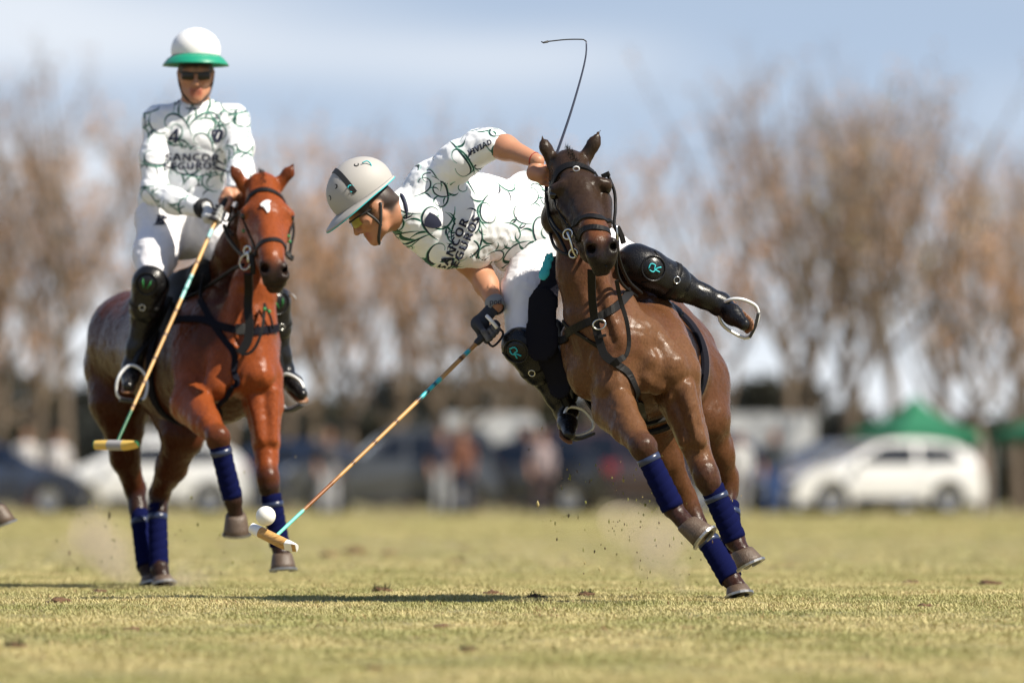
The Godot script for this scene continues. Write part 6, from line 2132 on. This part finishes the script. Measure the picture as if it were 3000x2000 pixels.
# ---------------------------------------------------------------- far side of the field
const HEDGE := ["first", "second", "third", "fourth", "fifth", "sixth", "seventh", "eighth", "ninth", "tenth", "eleventh", "twelfth", "thirteenth", "fourteenth", "fifteenth", "sixteenth", "seventeenth"]
const ORDER := ["first", "second", "third", "fourth", "fifth", "sixth", "seventh", "eighth", "ninth", "tenth", "eleventh", "twelfth", "thirteenth", "fourteenth"]


func build_background() -> void:
	org = Vector3.ZERO
	# bare trees
	var protos := []
	for k in 5:
		protos.append(tree_parts(k))
	var rows := [
		# px along the picture, distance beyond the field, kind, height, label
		[-90, 252, 0, 9.0], [205, 250, 1, 9.6], [420, 262, 2, 9.2], [660, 268, 2, 9.0], [830, 263, 3, 8.0], [920, 283, 3, 9.0], [1010, 252, 2, 8.4], [1190, 272, 2, 8.4], [1390, 251, 3, 8.3],
		[1480, 286, 2, 9.4], [1560, 268, 2, 8.4], [1740, 258, 0, 8.3], [2120, 254, 2, 8.2], [2385, 275, 0, 10.3], [2500, 256, 4, 9.7], [2610, 251, 1, 9.4], [2770, 272, 4, 8.9], [2872, 253, 2, 8.4], [2985, 258, 0, 8.0], [3110, 268, 1, 8.4],
		[90, 282, 3, 8.6], [1300, 292, 0, 8.9], [2330, 296, 1, 11.2], [3050, 296, 2, 9.0], [-20, 300, 2, 9.6], 
	]
	var words := ["slender grey-brown bare tree", "wide-forking grey-brown bare tree", "russet-leaved thin tree", "thin tree with rusty last leaves", "half-bare tree tinged olive green"]
	for i in rows.size():
		var q: Array = rows[i]
		var d: float = q[1]
		var at := Vector3((q[0] - 1500.0) / 33333.0 * d, -0.012, 47.8 - d)
		var line := "front" if d < 260 else "middle" if d < 280 else "back"
		var rank := 0
		for o in rows:
			if (o[1] < 260) == (d < 260) and (o[1] < 280) == (d < 280) and o[0] < q[0]:
				rank += 1
		var t := thing("bare_tree", "%s, %s from the left in the %s line" % [words[q[2]], ORDER[rank], line], "tree", at, "bare trees beyond the field")
		var pr: Array = protos[q[2]]
		var k: float = q[3] / 9.0 * 1.27
		for part in [["trunk", 0, mats.bark], ["crown", 1, mats.leaf]]:
			var o := put(part[0], pr[part[1]], part[2], t)
			o.scale = Vector3(k, k, k)
			o.rotation.y = i * 2.399
	# the row goes on outside the picture
	for i in 22:
		var d := 252.0 + 9.0 * ((i * 3) % 5)
		var px := -230.0 - 150.0 * i if i < 11 else 3250.0 + 150.0 * (i - 11)
		var at := Vector3((px - 1500.0) / 33333.0 * d, -0.012, 47.8 - d)
		var t := thing("bare_tree", "bare tree of the same row, outside the picture", "tree", at, "bare trees outside the picture")
		var k := 1.15 + 0.05 * (i % 4)
		for part in [["trunk", 0, mats.bark], ["crown", 1, mats.leaf]]:
			var o := put(part[0], protos[i % 4][part[1]], part[2], t)
			o.scale = Vector3(k, k, k)
			o.rotation.y = i * 2.399
	# low dark evergreens further off
	var bush := [bush_mesh(0), bush_mesh(1), bush_mesh(2)]
	var heights := [5.6, 5.4, 5.0, 5.4, 5.2, 4.9, 4.2, 4.6, 5.0, 5.2, 5.0, 4.6, 4.5, 4.6, 5.0, 4.8, 4.0, 3.6, 3.3, 3.8, 3.7]
	for i in heights.size():
		var d := 395.0 + 14.0 * ((i * 7) % 5)
		var px := -120.0 + i * 162.0
		var at := Vector3((px - 1500.0) / 33333.0 * d, -0.012, 47.8 - d)
		var t := thing("evergreen_tree", "low dark evergreen %s in the farthest tree line" % nth(i), "tree", at, "evergreens on the horizon")
		var o := put("crown", bush[i % 3], mats.leaf, t)
		o.scale = Vector3(1.25, heights[i] / 4.0, 1.0)
		o.rotation.y = i * 1.7
		put("trunk", lathed(at, at + Vector3(0, 1.2, 0), [[0, 0.22], [1, 0.16]], 8), mats.bark, t)
	# clipped dark hedge behind the parking row, one bush beside the other
	for i in 17:
		var d := 300.0 + 3.0 * ((i * 5) % 4)
		var px := -60.0 + i * 196.0
		var at := Vector3((px - 1500.0) / 33333.0 * d, -0.012, 47.8 - d)
		var t := thing("hedge_bush", "dark hedge bush behind the parked cars, %s from the left" % HEDGE[i], "bush", at, "hedge behind the cars")
		var o := put("crown", bush[2 if i % 3 else 0], mats.leaf, t)
		o.scale = Vector3(0.72, [0.66, 0.7, 0.62, 0.68, 0.6][i % 5], 0.6)
		o.rotation.y = i * 2.1
		put("trunk", lathed(at, at + Vector3(0, 0.7, 0), [[0, 0.10], [1, 0.07]], 7), mats.bark, t)
	# parked vehicles
	vehicle("white hatchback parked broadside under the trees right of the leading pony", "hatchback", 2582, 230, 3.9, PI + 0.2, "car_white")
	vehicle("grey car with sloping windscreen behind the white hatchback's bonnet", "hatchback", 2440, 237, 4.1, PI + 0.5, "car_grey")
	vehicle("tall pale van behind the leading pony's rump", "van", 2110, 256, 4.2, PI + 0.05, "car_silver")
	vehicle("dark grey off-roader parked behind the long bamboo mallet", "offroad", 1150, 228, 4.3, PI + 0.06, "car_grey")
	vehicle("dark blue saloon between the two ponies, nose behind the bay's foreleg", "hatchback", 800, 233, 4.2, PI - 0.05, "car_blue")
	vehicle("pale van behind the leaning rider's lower boot", "van", 1475, 256, 2.6, 0.04, "car_silver")
	vehicle("black car behind the leaning rider's lower stirrup", "hatchback", 1500, 229, 4.1, PI - 0.12, "car_black")
	vehicle("dark maroon estate parked behind the leading pony's forelegs", "offroad", 1850, 231, 4.4, 0.03, "car_maroon")
	vehicle("dark blue car at the left edge of the parking row", "hatchback", -40, 229, 4.0, 0.05, "car_blue")
	vehicle("white saloon behind the bay pony's hind legs", "hatchback", 420, 230, 4.2, PI + 0.08, "car_white")
	vehicle("pale grey pickup behind the bay pony's belly", "offroad", 590, 238, 4.2, 0.02, "car_silver")
	vehicle("dark car in the gap left of the white hatchback", "offroad", 2150, 239, 4.2, 0.1, "car_blue")
	# spectators
	spectator("standing spectator in a rust-orange top by the dark grey off-roader", 1352, 226, 1.72, Color(0.15, 0.06, 0.038), Color(0.02, 0.025, 0.05))
	spectator("spectator in dark top and pale trousers beside the orange-topped one", 1292, 227, 1.70, Color(0.03, 0.035, 0.06), Color(0.34, 0.35, 0.37))
	spectator("spectator in a pale pink shirt behind the leading rider's boot", 1585, 226, 1.66, Color(0.30, 0.24, 0.25), Color(0.05, 0.03, 0.035))
	spectator("spectator in a dark red top near the leading rider's foot", 1540, 233, 1.74, Color(0.16, 0.05, 0.05), Color(0.03, 0.03, 0.04))
	spectator("spectator in blue jeans just left of the white hatchback", 2268, 227, 1.70, Color(0.035, 0.04, 0.05), Color(0.02, 0.07, 0.22))
	spectator("white-shirted spectator at the far left, nearer the picture's edge", 75, 240, 1.76, Color(0.55, 0.53, 0.52), Color(0.10, 0.05, 0.05))
	spectator("white-shirted spectator at the far left, nearer the bay pony", 168, 238, 1.70, Color(0.55, 0.53, 0.53), Color(0.25, 0.24, 0.24))
	spectator("spectator in grey behind the ball's mallet shaft", 962, 226, 1.68, Color(0.05, 0.05, 0.06), Color(0.40, 0.40, 0.42))
	spectator("spectator in a white top behind the leading pony's hocks", 2165, 227, 1.62, Color(0.55, 0.55, 0.55), Color(0.30, 0.30, 0.31))
	# canopies
	tent("green pop-up canopy behind the white hatchback", 2680, 247, 2.1)
	tent("green pop-up canopy cut off by the right edge", 3095, 250, 2.1)


func nth(i: int) -> String:
	return ["first from the left", "second from the left", "third from the left", "fourth from the left", "fifth from the left", "sixth from the left", "seventh from the left", "eighth from the left", "ninth from the left", "tenth from the left", "in the middle", "tenth from the right", "ninth from the right", "eighth from the right", "seventh from the right", "sixth from the right", "fifth from the right", "fourth from the right", "third from the right", "second from the right", "first from the right"][i]


# [trunk and limbs, crown of twigs and last leaves] of a tree nine metres tall
func tree_parts(kind: int) -> Array:
	var r := RandomNumberGenerator.new()
	r.seed = 500 + kind
	org = Vector3.ZERO
	var wood := begin()
	var V := PackedVector3Array()
	var C := PackedColorArray()
	var twig_c := Color(0.30, 0.225, 0.17)
	var leaf_c: Array = [
		[Color(0.38, 0.27, 0.20), Color(0.52, 0.31, 0.175)], [Color(0.38, 0.27, 0.195), Color(0.52, 0.30, 0.16)], [Color(0.62, 0.33, 0.15), Color(0.50, 0.29, 0.155)],
		[Color(0.60, 0.32, 0.145), Color(0.48, 0.29, 0.165)], [Color(0.25, 0.23, 0.085), Color(0.30, 0.21, 0.11)]][kind]
	var limbs := []
	var fork := r.randf_range(1.5, 2.3)
	tube(wood, curve([Vector3(0, -0.1, 0), Vector3(r.randfn(0, 0.05), 0.6, 0), Vector3(r.randfn(0, 0.1), fork, r.randfn(0, 0.1)), Vector3(r.randfn(0, 0.2), 4.4, r.randfn(0, 0.2)), Vector3(r.randfn(0, 0.3), 7.2, r.randfn(0, 0.3))], 0.5), tapers(17, 0.135, 0.02), 7)
	for k in 9:
		var a := k * 2.399 + r.randf()
		var y0 := fork + k * 0.33
		var up := r.randf_range(0.75, 1.2) if k < 5 else r.randf_range(0.5, 0.8)
		var L := r.randf_range(3.6, 5.2) * (1.0 - 0.055 * k)
		var wide := r.randf_range(0.30, 0.62)
		var p0 := Vector3(0, y0 * 0.92, 0)
		var p1 := p0 + Vector3(cos(a) * wide, 0.55, sin(a) * wide) * L * 0.4
		var p2 := p0 + Vector3(cos(a) * wide * 0.9, 0.9, sin(a) * wide * 0.9) * L
		var line := curve([p0, p1, p2], 0.5)
		tube(wood, line, tapers(line.size(), 0.06, 0.012), 5)
		limbs.append(line)
	for line: PackedVector3Array in limbs:
		for j in 7:
			var s := r.randf_range(0.18, 1.0)
			var o := line[int(s * (line.size() - 1))]
			var a := r.randf() * TAU
			var L := r.randf_range(0.8, 1.9)
			var d := Vector3(cos(a) * 0.55, r.randf_range(0.7, 1.3), sin(a) * 0.55).normalized()
			var e := o + d * L
			branch(V, C, o, e, 0.015, 0.006, twig_c)
			for m in 6:
				var q := o.lerp(e, r.randf_range(0.2, 1.0))
				var b := r.randf() * TAU
				var td := (d + Vector3(cos(b) * 0.7, r.randf_range(-0.1, 0.5), sin(b) * 0.7)).normalized()
				var te := q + td * r.randf_range(0.35, 0.95)
				branch(V, C, q, te, 0.0065, 0.0025, twig_c)
				var low := clampf(1.35 - te.y / 7.5, 0.15, 1.0)           # last leaves hang on in the lower crown
				for l in 3:
					if r.randf() > low * (1.0 if kind >= 2 else 0.7):
						continue
					var c := q.lerp(te, r.randf_range(0.2, 1.05)) + Vector3(r.randfn(0, 0.05), r.randfn(0, 0.05), r.randfn(0, 0.05))
					leaf(V, C, c, r.randf_range(0.04, 0.085), leaf_c[0].lerp(leaf_c[1], r.randf()) * r.randf_range(0.8, 1.25), r)
	return [done(wood), shaded(V, C)]


func tapers(n: int, a: float, b: float) -> Array:
	var out := []
	for i in 40:
		out.append(lerpf(a, b, minf(1.0, float(i) / maxi(1, n - 1))))
	return out


func branch(V: PackedVector3Array, C: PackedColorArray, a: Vector3, b: Vector3, ra: float, rb: float, c: Color) -> void:
	var t := (b - a).normalized()
	var u := t.cross(Vector3.FORWARD if absf(t.z) < 0.9 else Vector3.RIGHT).normalized()
	var w := t.cross(u)
	for k in 3:
		var e := u * cos(TAU * k / 3) + w * sin(TAU * k / 3)
		var g := u * cos(TAU * (k + 1) / 3) + w * sin(TAU * (k + 1) / 3)
		for v: Vector3 in [a + e * ra, b + e * rb, b + g * rb, a + e * ra, b + g * rb, a + g * ra]:
			V.append(v)
			C.append(c)


func leaf(V: PackedVector3Array, C: PackedColorArray, c: Vector3, s: float, col: Color, r: RandomNumberGenerator) -> void:
	var u := Vector3(r.randfn(0, 1), r.randfn(0, 1), r.randfn(0, 1)).normalized()
	var w := u.cross(Vector3(r.randfn(0, 1), r.randfn(0, 1), r.randfn(0, 1))).normalized()
	for v: Vector3 in [c - u * s, c + w * s * 0.6, c + u * s, c - u * s, c + u * s, c - w * s * 0.6]:
		V.append(v)
		C.append(col)


func shaded(V: PackedVector3Array, C: PackedColorArray) -> ArrayMesh:
	var N := PackedVector3Array()
	N.resize(V.size())
	for i in range(0, V.size(), 3):
		var n := (V[i + 2] - V[i]).cross(V[i + 1] - V[i]).normalized()
		N[i] = n
		N[i + 1] = n
		N[i + 2] = n
	var arr := []
	arr.resize(Mesh.ARRAY_MAX)
	arr[Mesh.ARRAY_VERTEX] = V
	arr[Mesh.ARRAY_NORMAL] = N
	arr[Mesh.ARRAY_COLOR] = C
	var m := ArrayMesh.new()
	m.add_surface_from_arrays(Mesh.PRIMITIVE_TRIANGLES, arr)
	return m


# a dense crown four metres tall and about as wide
func bush_mesh(kind: int) -> ArrayMesh:
	var r := RandomNumberGenerator.new()
	r.seed = 900 + kind
	var V := PackedVector3Array()
	var C := PackedColorArray()
	var tones: Array = [[Color(0.020, 0.024, 0.015), Color(0.036, 0.034, 0.022)], [Color(0.038, 0.038, 0.016), Color(0.065, 0.056, 0.025)], [Color(0.016, 0.021, 0.021), Color(0.028, 0.032, 0.028)]][kind]
	for k in 42:
		var a := r.randf() * TAU
		var y := r.randf_range(0.25, 3.5)
		var wide := 1.6 * sqrt(1.0 - pow((y - 1.5) / 2.6, 2.0))
		var c := Vector3(cos(a) * wide * sqrt(r.randf()), y, sin(a) * wide * sqrt(r.randf()))
		for j in 75:
			var d := Vector3(r.randfn(0, 0.24), r.randfn(0, 0.20), r.randfn(0, 0.24))
			leaf(V, C, c + d, r.randf_range(0.10, 0.19), tones[0].lerp(tones[1], r.randf()), r)
	return shaded(V, C)


# a person who stands and watches; clothes in two colours
func spectator(label: String, px: float, d: float, tall: float, shirt: Color, legs: Color) -> void:
	var at := Vector3((px - 1500.0) / 33333.0 * d, -0.012, 47.8 - d)
	var t := thing("person", label, "person", at, "spectators by the cars")
	var k := tall / 1.75
	var f := Flesh.new()
	f.blend = 0.04
	var q := func(x: float, y: float, z: float) -> Vector3: return at + Vector3(x, y, z) * k
	var skin := Color(0.34, 0.17, 0.10)
	f.ball(q.call(0, 1.63, 0.01), 0.10 * k, skin, 0.03)
	f.bone(q.call(0, 1.67, -0.02), q.call(0, 1.69, 0.0), 0.098 * k, 0.09 * k, Color(0.03, 0.02, 0.015), 0.03)
	f.bone(q.call(0, 1.55, 0), q.call(0, 1.42, 0), 0.055 * k, 0.07 * k, skin, 0.04)
	f.chain([q.call(0, 1.34, 0), q.call(0, 1.12, 0), q.call(0, 0.98, 0)], [0.165 * k, 0.145 * k, 0.15 * k], shirt, 0.06, Vector3(0, 0, 1), 1.3)
	for s: float in [-1.0, 1.0]:
		f.chain([q.call(0.19 * s, 1.38, 0), q.call(0.25 * s, 1.10, -0.02)], [0.065 * k, 0.05 * k], shirt, 0.04)
		f.chain([q.call(0.25 * s, 1.10, -0.02), q.call(0.22 * s, 0.88, 0.09)], [0.045 * k, 0.034 * k], shirt if s > 0 else skin, 0.03)
		f.ball(q.call(0.215 * s, 0.81, 0.12), 0.045 * k, skin, 0.03)
		f.chain([q.call(0.09 * s, 0.92, 0), q.call(0.11 * s, 0.50, 0.02), q.call(0.12 * s, 0.09, -0.02)], [0.098 * k, 0.070 * k, 0.05 * k], legs, 0.04)
		f.bone(q.call(0.12 * s, 0.045, -0.04), q.call(0.14 * s, 0.035, 0.14), 0.045 * k, 0.036 * k, Color(0.03, 0.025, 0.02), 0.02)
	put("body", flesh_mesh(f, 0.03), mats.person, t)


# outline of a vehicle seen from its side, nose at +x; then glass, wheels and lamps
func vehicle(label: String, kind: String, px: float, d: float, length: float, turn: float, paint: String) -> void:
	var at := Vector3((px - 1500.0) / 33333.0 * d, -0.012, 47.8 - d)
	var t := thing("parked_car", label, "car", at, "cars parked along the far side")
	org = Vector3.ZERO
	var L := length * 0.5
	var up: Array          # top line from tail to nose: [share of half length, height]
	var belt := 0.93
	var roof := 1.46
	var wheel := 0.31
	match kind:
		"hatchback":
			up = [[-1.0, 0.42], [-0.99, 0.80], [-0.96, 0.98], [-0.90, 1.16], [-0.80, 1.31], [-0.66, 1.41], [-0.45, 1.47], [-0.2, 1.49], [-0.02, 1.47], [0.14, 1.39], [0.50, 1.02], [0.60, 0.97], [0.78, 0.89], [0.90, 0.78], [0.97, 0.66], [1.0, 0.45]]
		"offroad":
			up = [[-1.0, 0.48], [-0.99, 0.98], [-0.95, 1.10], [-0.88, 1.62], [-0.80, 1.72], [-0.10, 1.73], [0.05, 1.68], [0.34, 1.12], [0.80, 1.04], [0.97, 0.92], [1.0, 0.50]]
			belt = 1.08
			roof = 1.72
			wheel = 0.37
		"van":
			up = [[-1.0, 0.40], [-1.0, 2.10], [-0.95, 2.22], [0.40, 2.22], [0.52, 2.15], [0.80, 1.22], [0.95, 1.05], [1.0, 0.90], [1.0, 0.42]]
			belt = 1.2
			roof = 2.22
			wheel = 0.34
	var half := func(y: float) -> float:
		return 0.80 + 0.06 * clampf((y - 0.25) / 0.3, 0.0, 1.0) - (0.20 if kind != "van" else 0.08) * pow(clampf((y - belt) / (roof - belt), 0.0, 1.2), 1.2)
	var poly := PackedVector2Array()
	for q in up:
		poly.append(Vector2(q[0] * L, q[1]))
	var axles := [0.62 * L, -0.62 * L]
	poly.append(Vector2(0.98 * L, 0.24))
	for ax: float in axles:
		for k in 9:
			var a := PI * k / 8.0
			poly.append(Vector2(ax + cos(a) * (wheel + 0.07), 0.24 + maxf(0.0, sin(a)) * (wheel * 2.0 - 0.14)))
	poly.append(Vector2(-0.98 * L, 0.24))
	var tri := Geometry2D.triangulate_polygon(poly)
	var st := begin()
	st.set_smooth_group(-1)
	for s: float in [-1.0, 1.0]:
		for i in range(0, tri.size(), 3):
			for k in ([0, 1, 2] if s < 0 else [0, 2, 1]):
				var p := poly[tri[i + k]]
				st.add_vertex(Vector3(p.x, p.y, half.call(p.y) * s))
	st.set_smooth_group(1)
	var nose := func(p: Vector2, w: float) -> Vector3:
		return Vector3(p.x, p.y, half.call(p.y) * w)
	for i in poly.size():
		var p := poly[i]
		var q := poly[(i + 1) % poly.size()]
		quad(st, nose.call(p, -1.0), nose.call(q, -1.0), nose.call(q, 1.0), nose.call(p, 1.0))
	var body := put("body", done(st), mats[paint], t)
	# glass: side panes, windscreen and rear window stand just proud of the shell
	var panes := []
	match kind:
		"hatchback": panes = [[[-0.78, 1.04], [-0.66, 1.33], [-0.32, 1.37], [-0.32, 1.0]], [[-0.27, 1.0], [-0.27, 1.37], [0.06, 1.36], [0.40, 1.0]]]
		"offroad": panes = [[[-0.88, 1.18], [-0.82, 1.58], [-0.48, 1.60], [-0.48, 1.16]], [[-0.43, 1.16], [-0.43, 1.61], [-0.14, 1.61], [-0.14, 1.15]], [[-0.09, 1.15], [-0.09, 1.61], [0.02, 1.58], [0.24, 1.15]]]
		"van": panes = [[[0.18, 1.30], [0.18, 1.95], [0.50, 1.95], [0.70, 1.30]]]
	for s: float in [-1.0, 1.0]:
		for pn in panes:
			st = begin()
			st.set_smooth_group(-1)
			var v := []
			for q in pn:
				v.append(Vector3(q[0] * L, q[1], (half.call(q[1]) + 0.006) * s))
			if s < 0: quad(st, v[0], v[1], v[2], v[3])
			else: quad(st, v[0], v[3], v[2], v[1])
			put("side_window", done(st), mats.glass, body)
	var screens: Array = {"hatchback": [["windscreen", [0.155, 1.385], [0.475, 1.03]], ["rear_window", [-0.72, 1.40], [-0.90, 1.14]]], "offroad": [["windscreen", [0.075, 1.64], [0.315, 1.17]], ["rear_window", [-0.885, 1.60], [-0.945, 1.16]]], "van": [["windscreen", [0.54, 2.08], [0.775, 1.30]]]}[kind]
	for sc in screens:
		var a := Vector2(sc[1][0] * L, sc[1][1])
		var b := Vector2(sc[2][0] * L, sc[2][1])
		var n := Vector2(a.y - b.y, b.x - a.x).normalized() * 0.008
		if n.y < 0: n = -n
		if sc[0] == "rear_window": n.x = -absf(n.x)
		st = begin()
		st.set_smooth_group(-1)
		quad(st, nose.call(a + n, -0.92), nose.call(b + n, -0.92), nose.call(b + n, 0.92), nose.call(a + n, 0.92))
		put(sc[0], done(st), mats.glass, body)
	for ax: float in axles:
		for s: float in [-1.0, 1.0]:
			var c := Vector3(ax, wheel, 0.72 * s)
			var o := put("wheel", lathed(c - Vector3(0, 0, 0.11 * s), c + Vector3(0, 0, 0.11 * s), [[0, wheel * 0.6], [0.0, wheel * 0.94], [0.15, wheel], [0.85, wheel], [1.0, wheel * 0.94], [1.0, wheel * 0.62]], 22), mats.tyre, t)
			put("rim", lathed(c, c + Vector3(0, 0, 0.105 * s), [[1.0, 0.02], [0.85, wheel * 0.25], [0.75, wheel * 0.5], [1.02, wheel * 0.6], [1.0, wheel * 0.66]], 18), mats.rim, o)
	for s: float in [-1.0, 1.0]:
		put("headlight", slab(Vector3(0.95 * L, 0.70 if kind == "hatchback" else 0.88, 0.62 * s), Vector3(0.5, 0, -0.87 * s).normalized(), Vector3(-0.3, 0.95, 0).normalized(), 0.15, 0.075, 0.05), mats.lamp_clear, body)
		put("tail_light", slab(Vector3(-0.97 * L, 0.92, 0.70 * s), Vector3(0, 0, 1), Vector3(0.15, 1, 0).normalized(), 0.09, 0.13, 0.04), mats.lamp_red, body)
		put("mirror", slab(Vector3(0.34 * L if kind != "van" else 0.62 * L, belt + 0.08, 0.96 * s), Vector3(0, 0, 1), Vector3.UP, 0.10, 0.07, 0.05), mats[paint], body)
		put("sill", slab(Vector3(0, 0.28, 0.83 * s), Vector3.RIGHT, Vector3.UP, 0.36 * L, 0.06, 0.03), mats.trim, body)
		for x: float in [-0.30, 0.30]:
			put("door_handle", slab(Vector3(x * L - 0.1, belt - 0.14, 0.872 * s), Vector3.RIGHT, Vector3.UP, 0.09, 0.016, 0.014), mats[paint], body)
	put("bumper", slab(Vector3(0.985 * L, 0.42, 0), Vector3(0, 0, 1), Vector3.UP, 0.76, 0.12, 0.06), mats[paint], body)
	put("grille", slab(Vector3(0.995 * L, 0.62, 0), Vector3(0, 0, 1), Vector3.UP, 0.34, 0.06, 0.05), mats.trim, body)
	put("number_plate", slab(Vector3(1.0 * L + 0.06, 0.44, 0), Vector3(0, 0, 1), Vector3.UP, 0.20, 0.055, 0.008), mats.wall_white, body)
	t.rotation.y = turn
	if kind == "hatchback":
		t.scale.y = 1.02


func tent(label: String, px: float, d: float, wide: float) -> void:
	var at := Vector3((px - 1500.0) / 33333.0 * d, -0.012, 47.8 - d)
	var t := thing("canopy_tent", label, "canopy", at, "green canopies")
	org = Vector3.ZERO
	var h := wide * 0.5
	var eave := wide * 0.84
	var peak := wide * 1.22
	var st := begin()
	st.set_smooth_group(-1)
	var corner := [Vector3(-h, eave, -h), Vector3(h, eave, -h), Vector3(h, eave, h), Vector3(-h, eave, h)]
	var top := Vector3(0, peak, 0)
	for k in 4:
		var a: Vector3 = corner[k]
		var b: Vector3 = corner[(k + 1) % 4]
		for i in 6:
			var s0 := i / 6.0
			var s1 := (i + 1) / 6.0
			var sag := func(p: Vector3, s: float) -> Vector3: return p.lerp(top, s) - Vector3(0, 0.16 * sin(PI * s), 0)
			quad(st, sag.call(a, s0), sag.call(b, s0), sag.call(b, s1), sag.call(a, s1))
		quad(st, a - Vector3(0, 0.24, 0), b - Vector3(0, 0.24, 0), b, a)
	put("canopy", done(st), mats.tent_green, t)
	for k in 4:
		var c: Vector3 = corner[k] * 0.97
		put("post", lathed(Vector3(c.x, 0, c.z), Vector3(c.x, eave - 0.01, c.z), [[0, 0.03], [1, 0.03]], 8), mats.alloy, t)
	t.rotation.y = 0.5
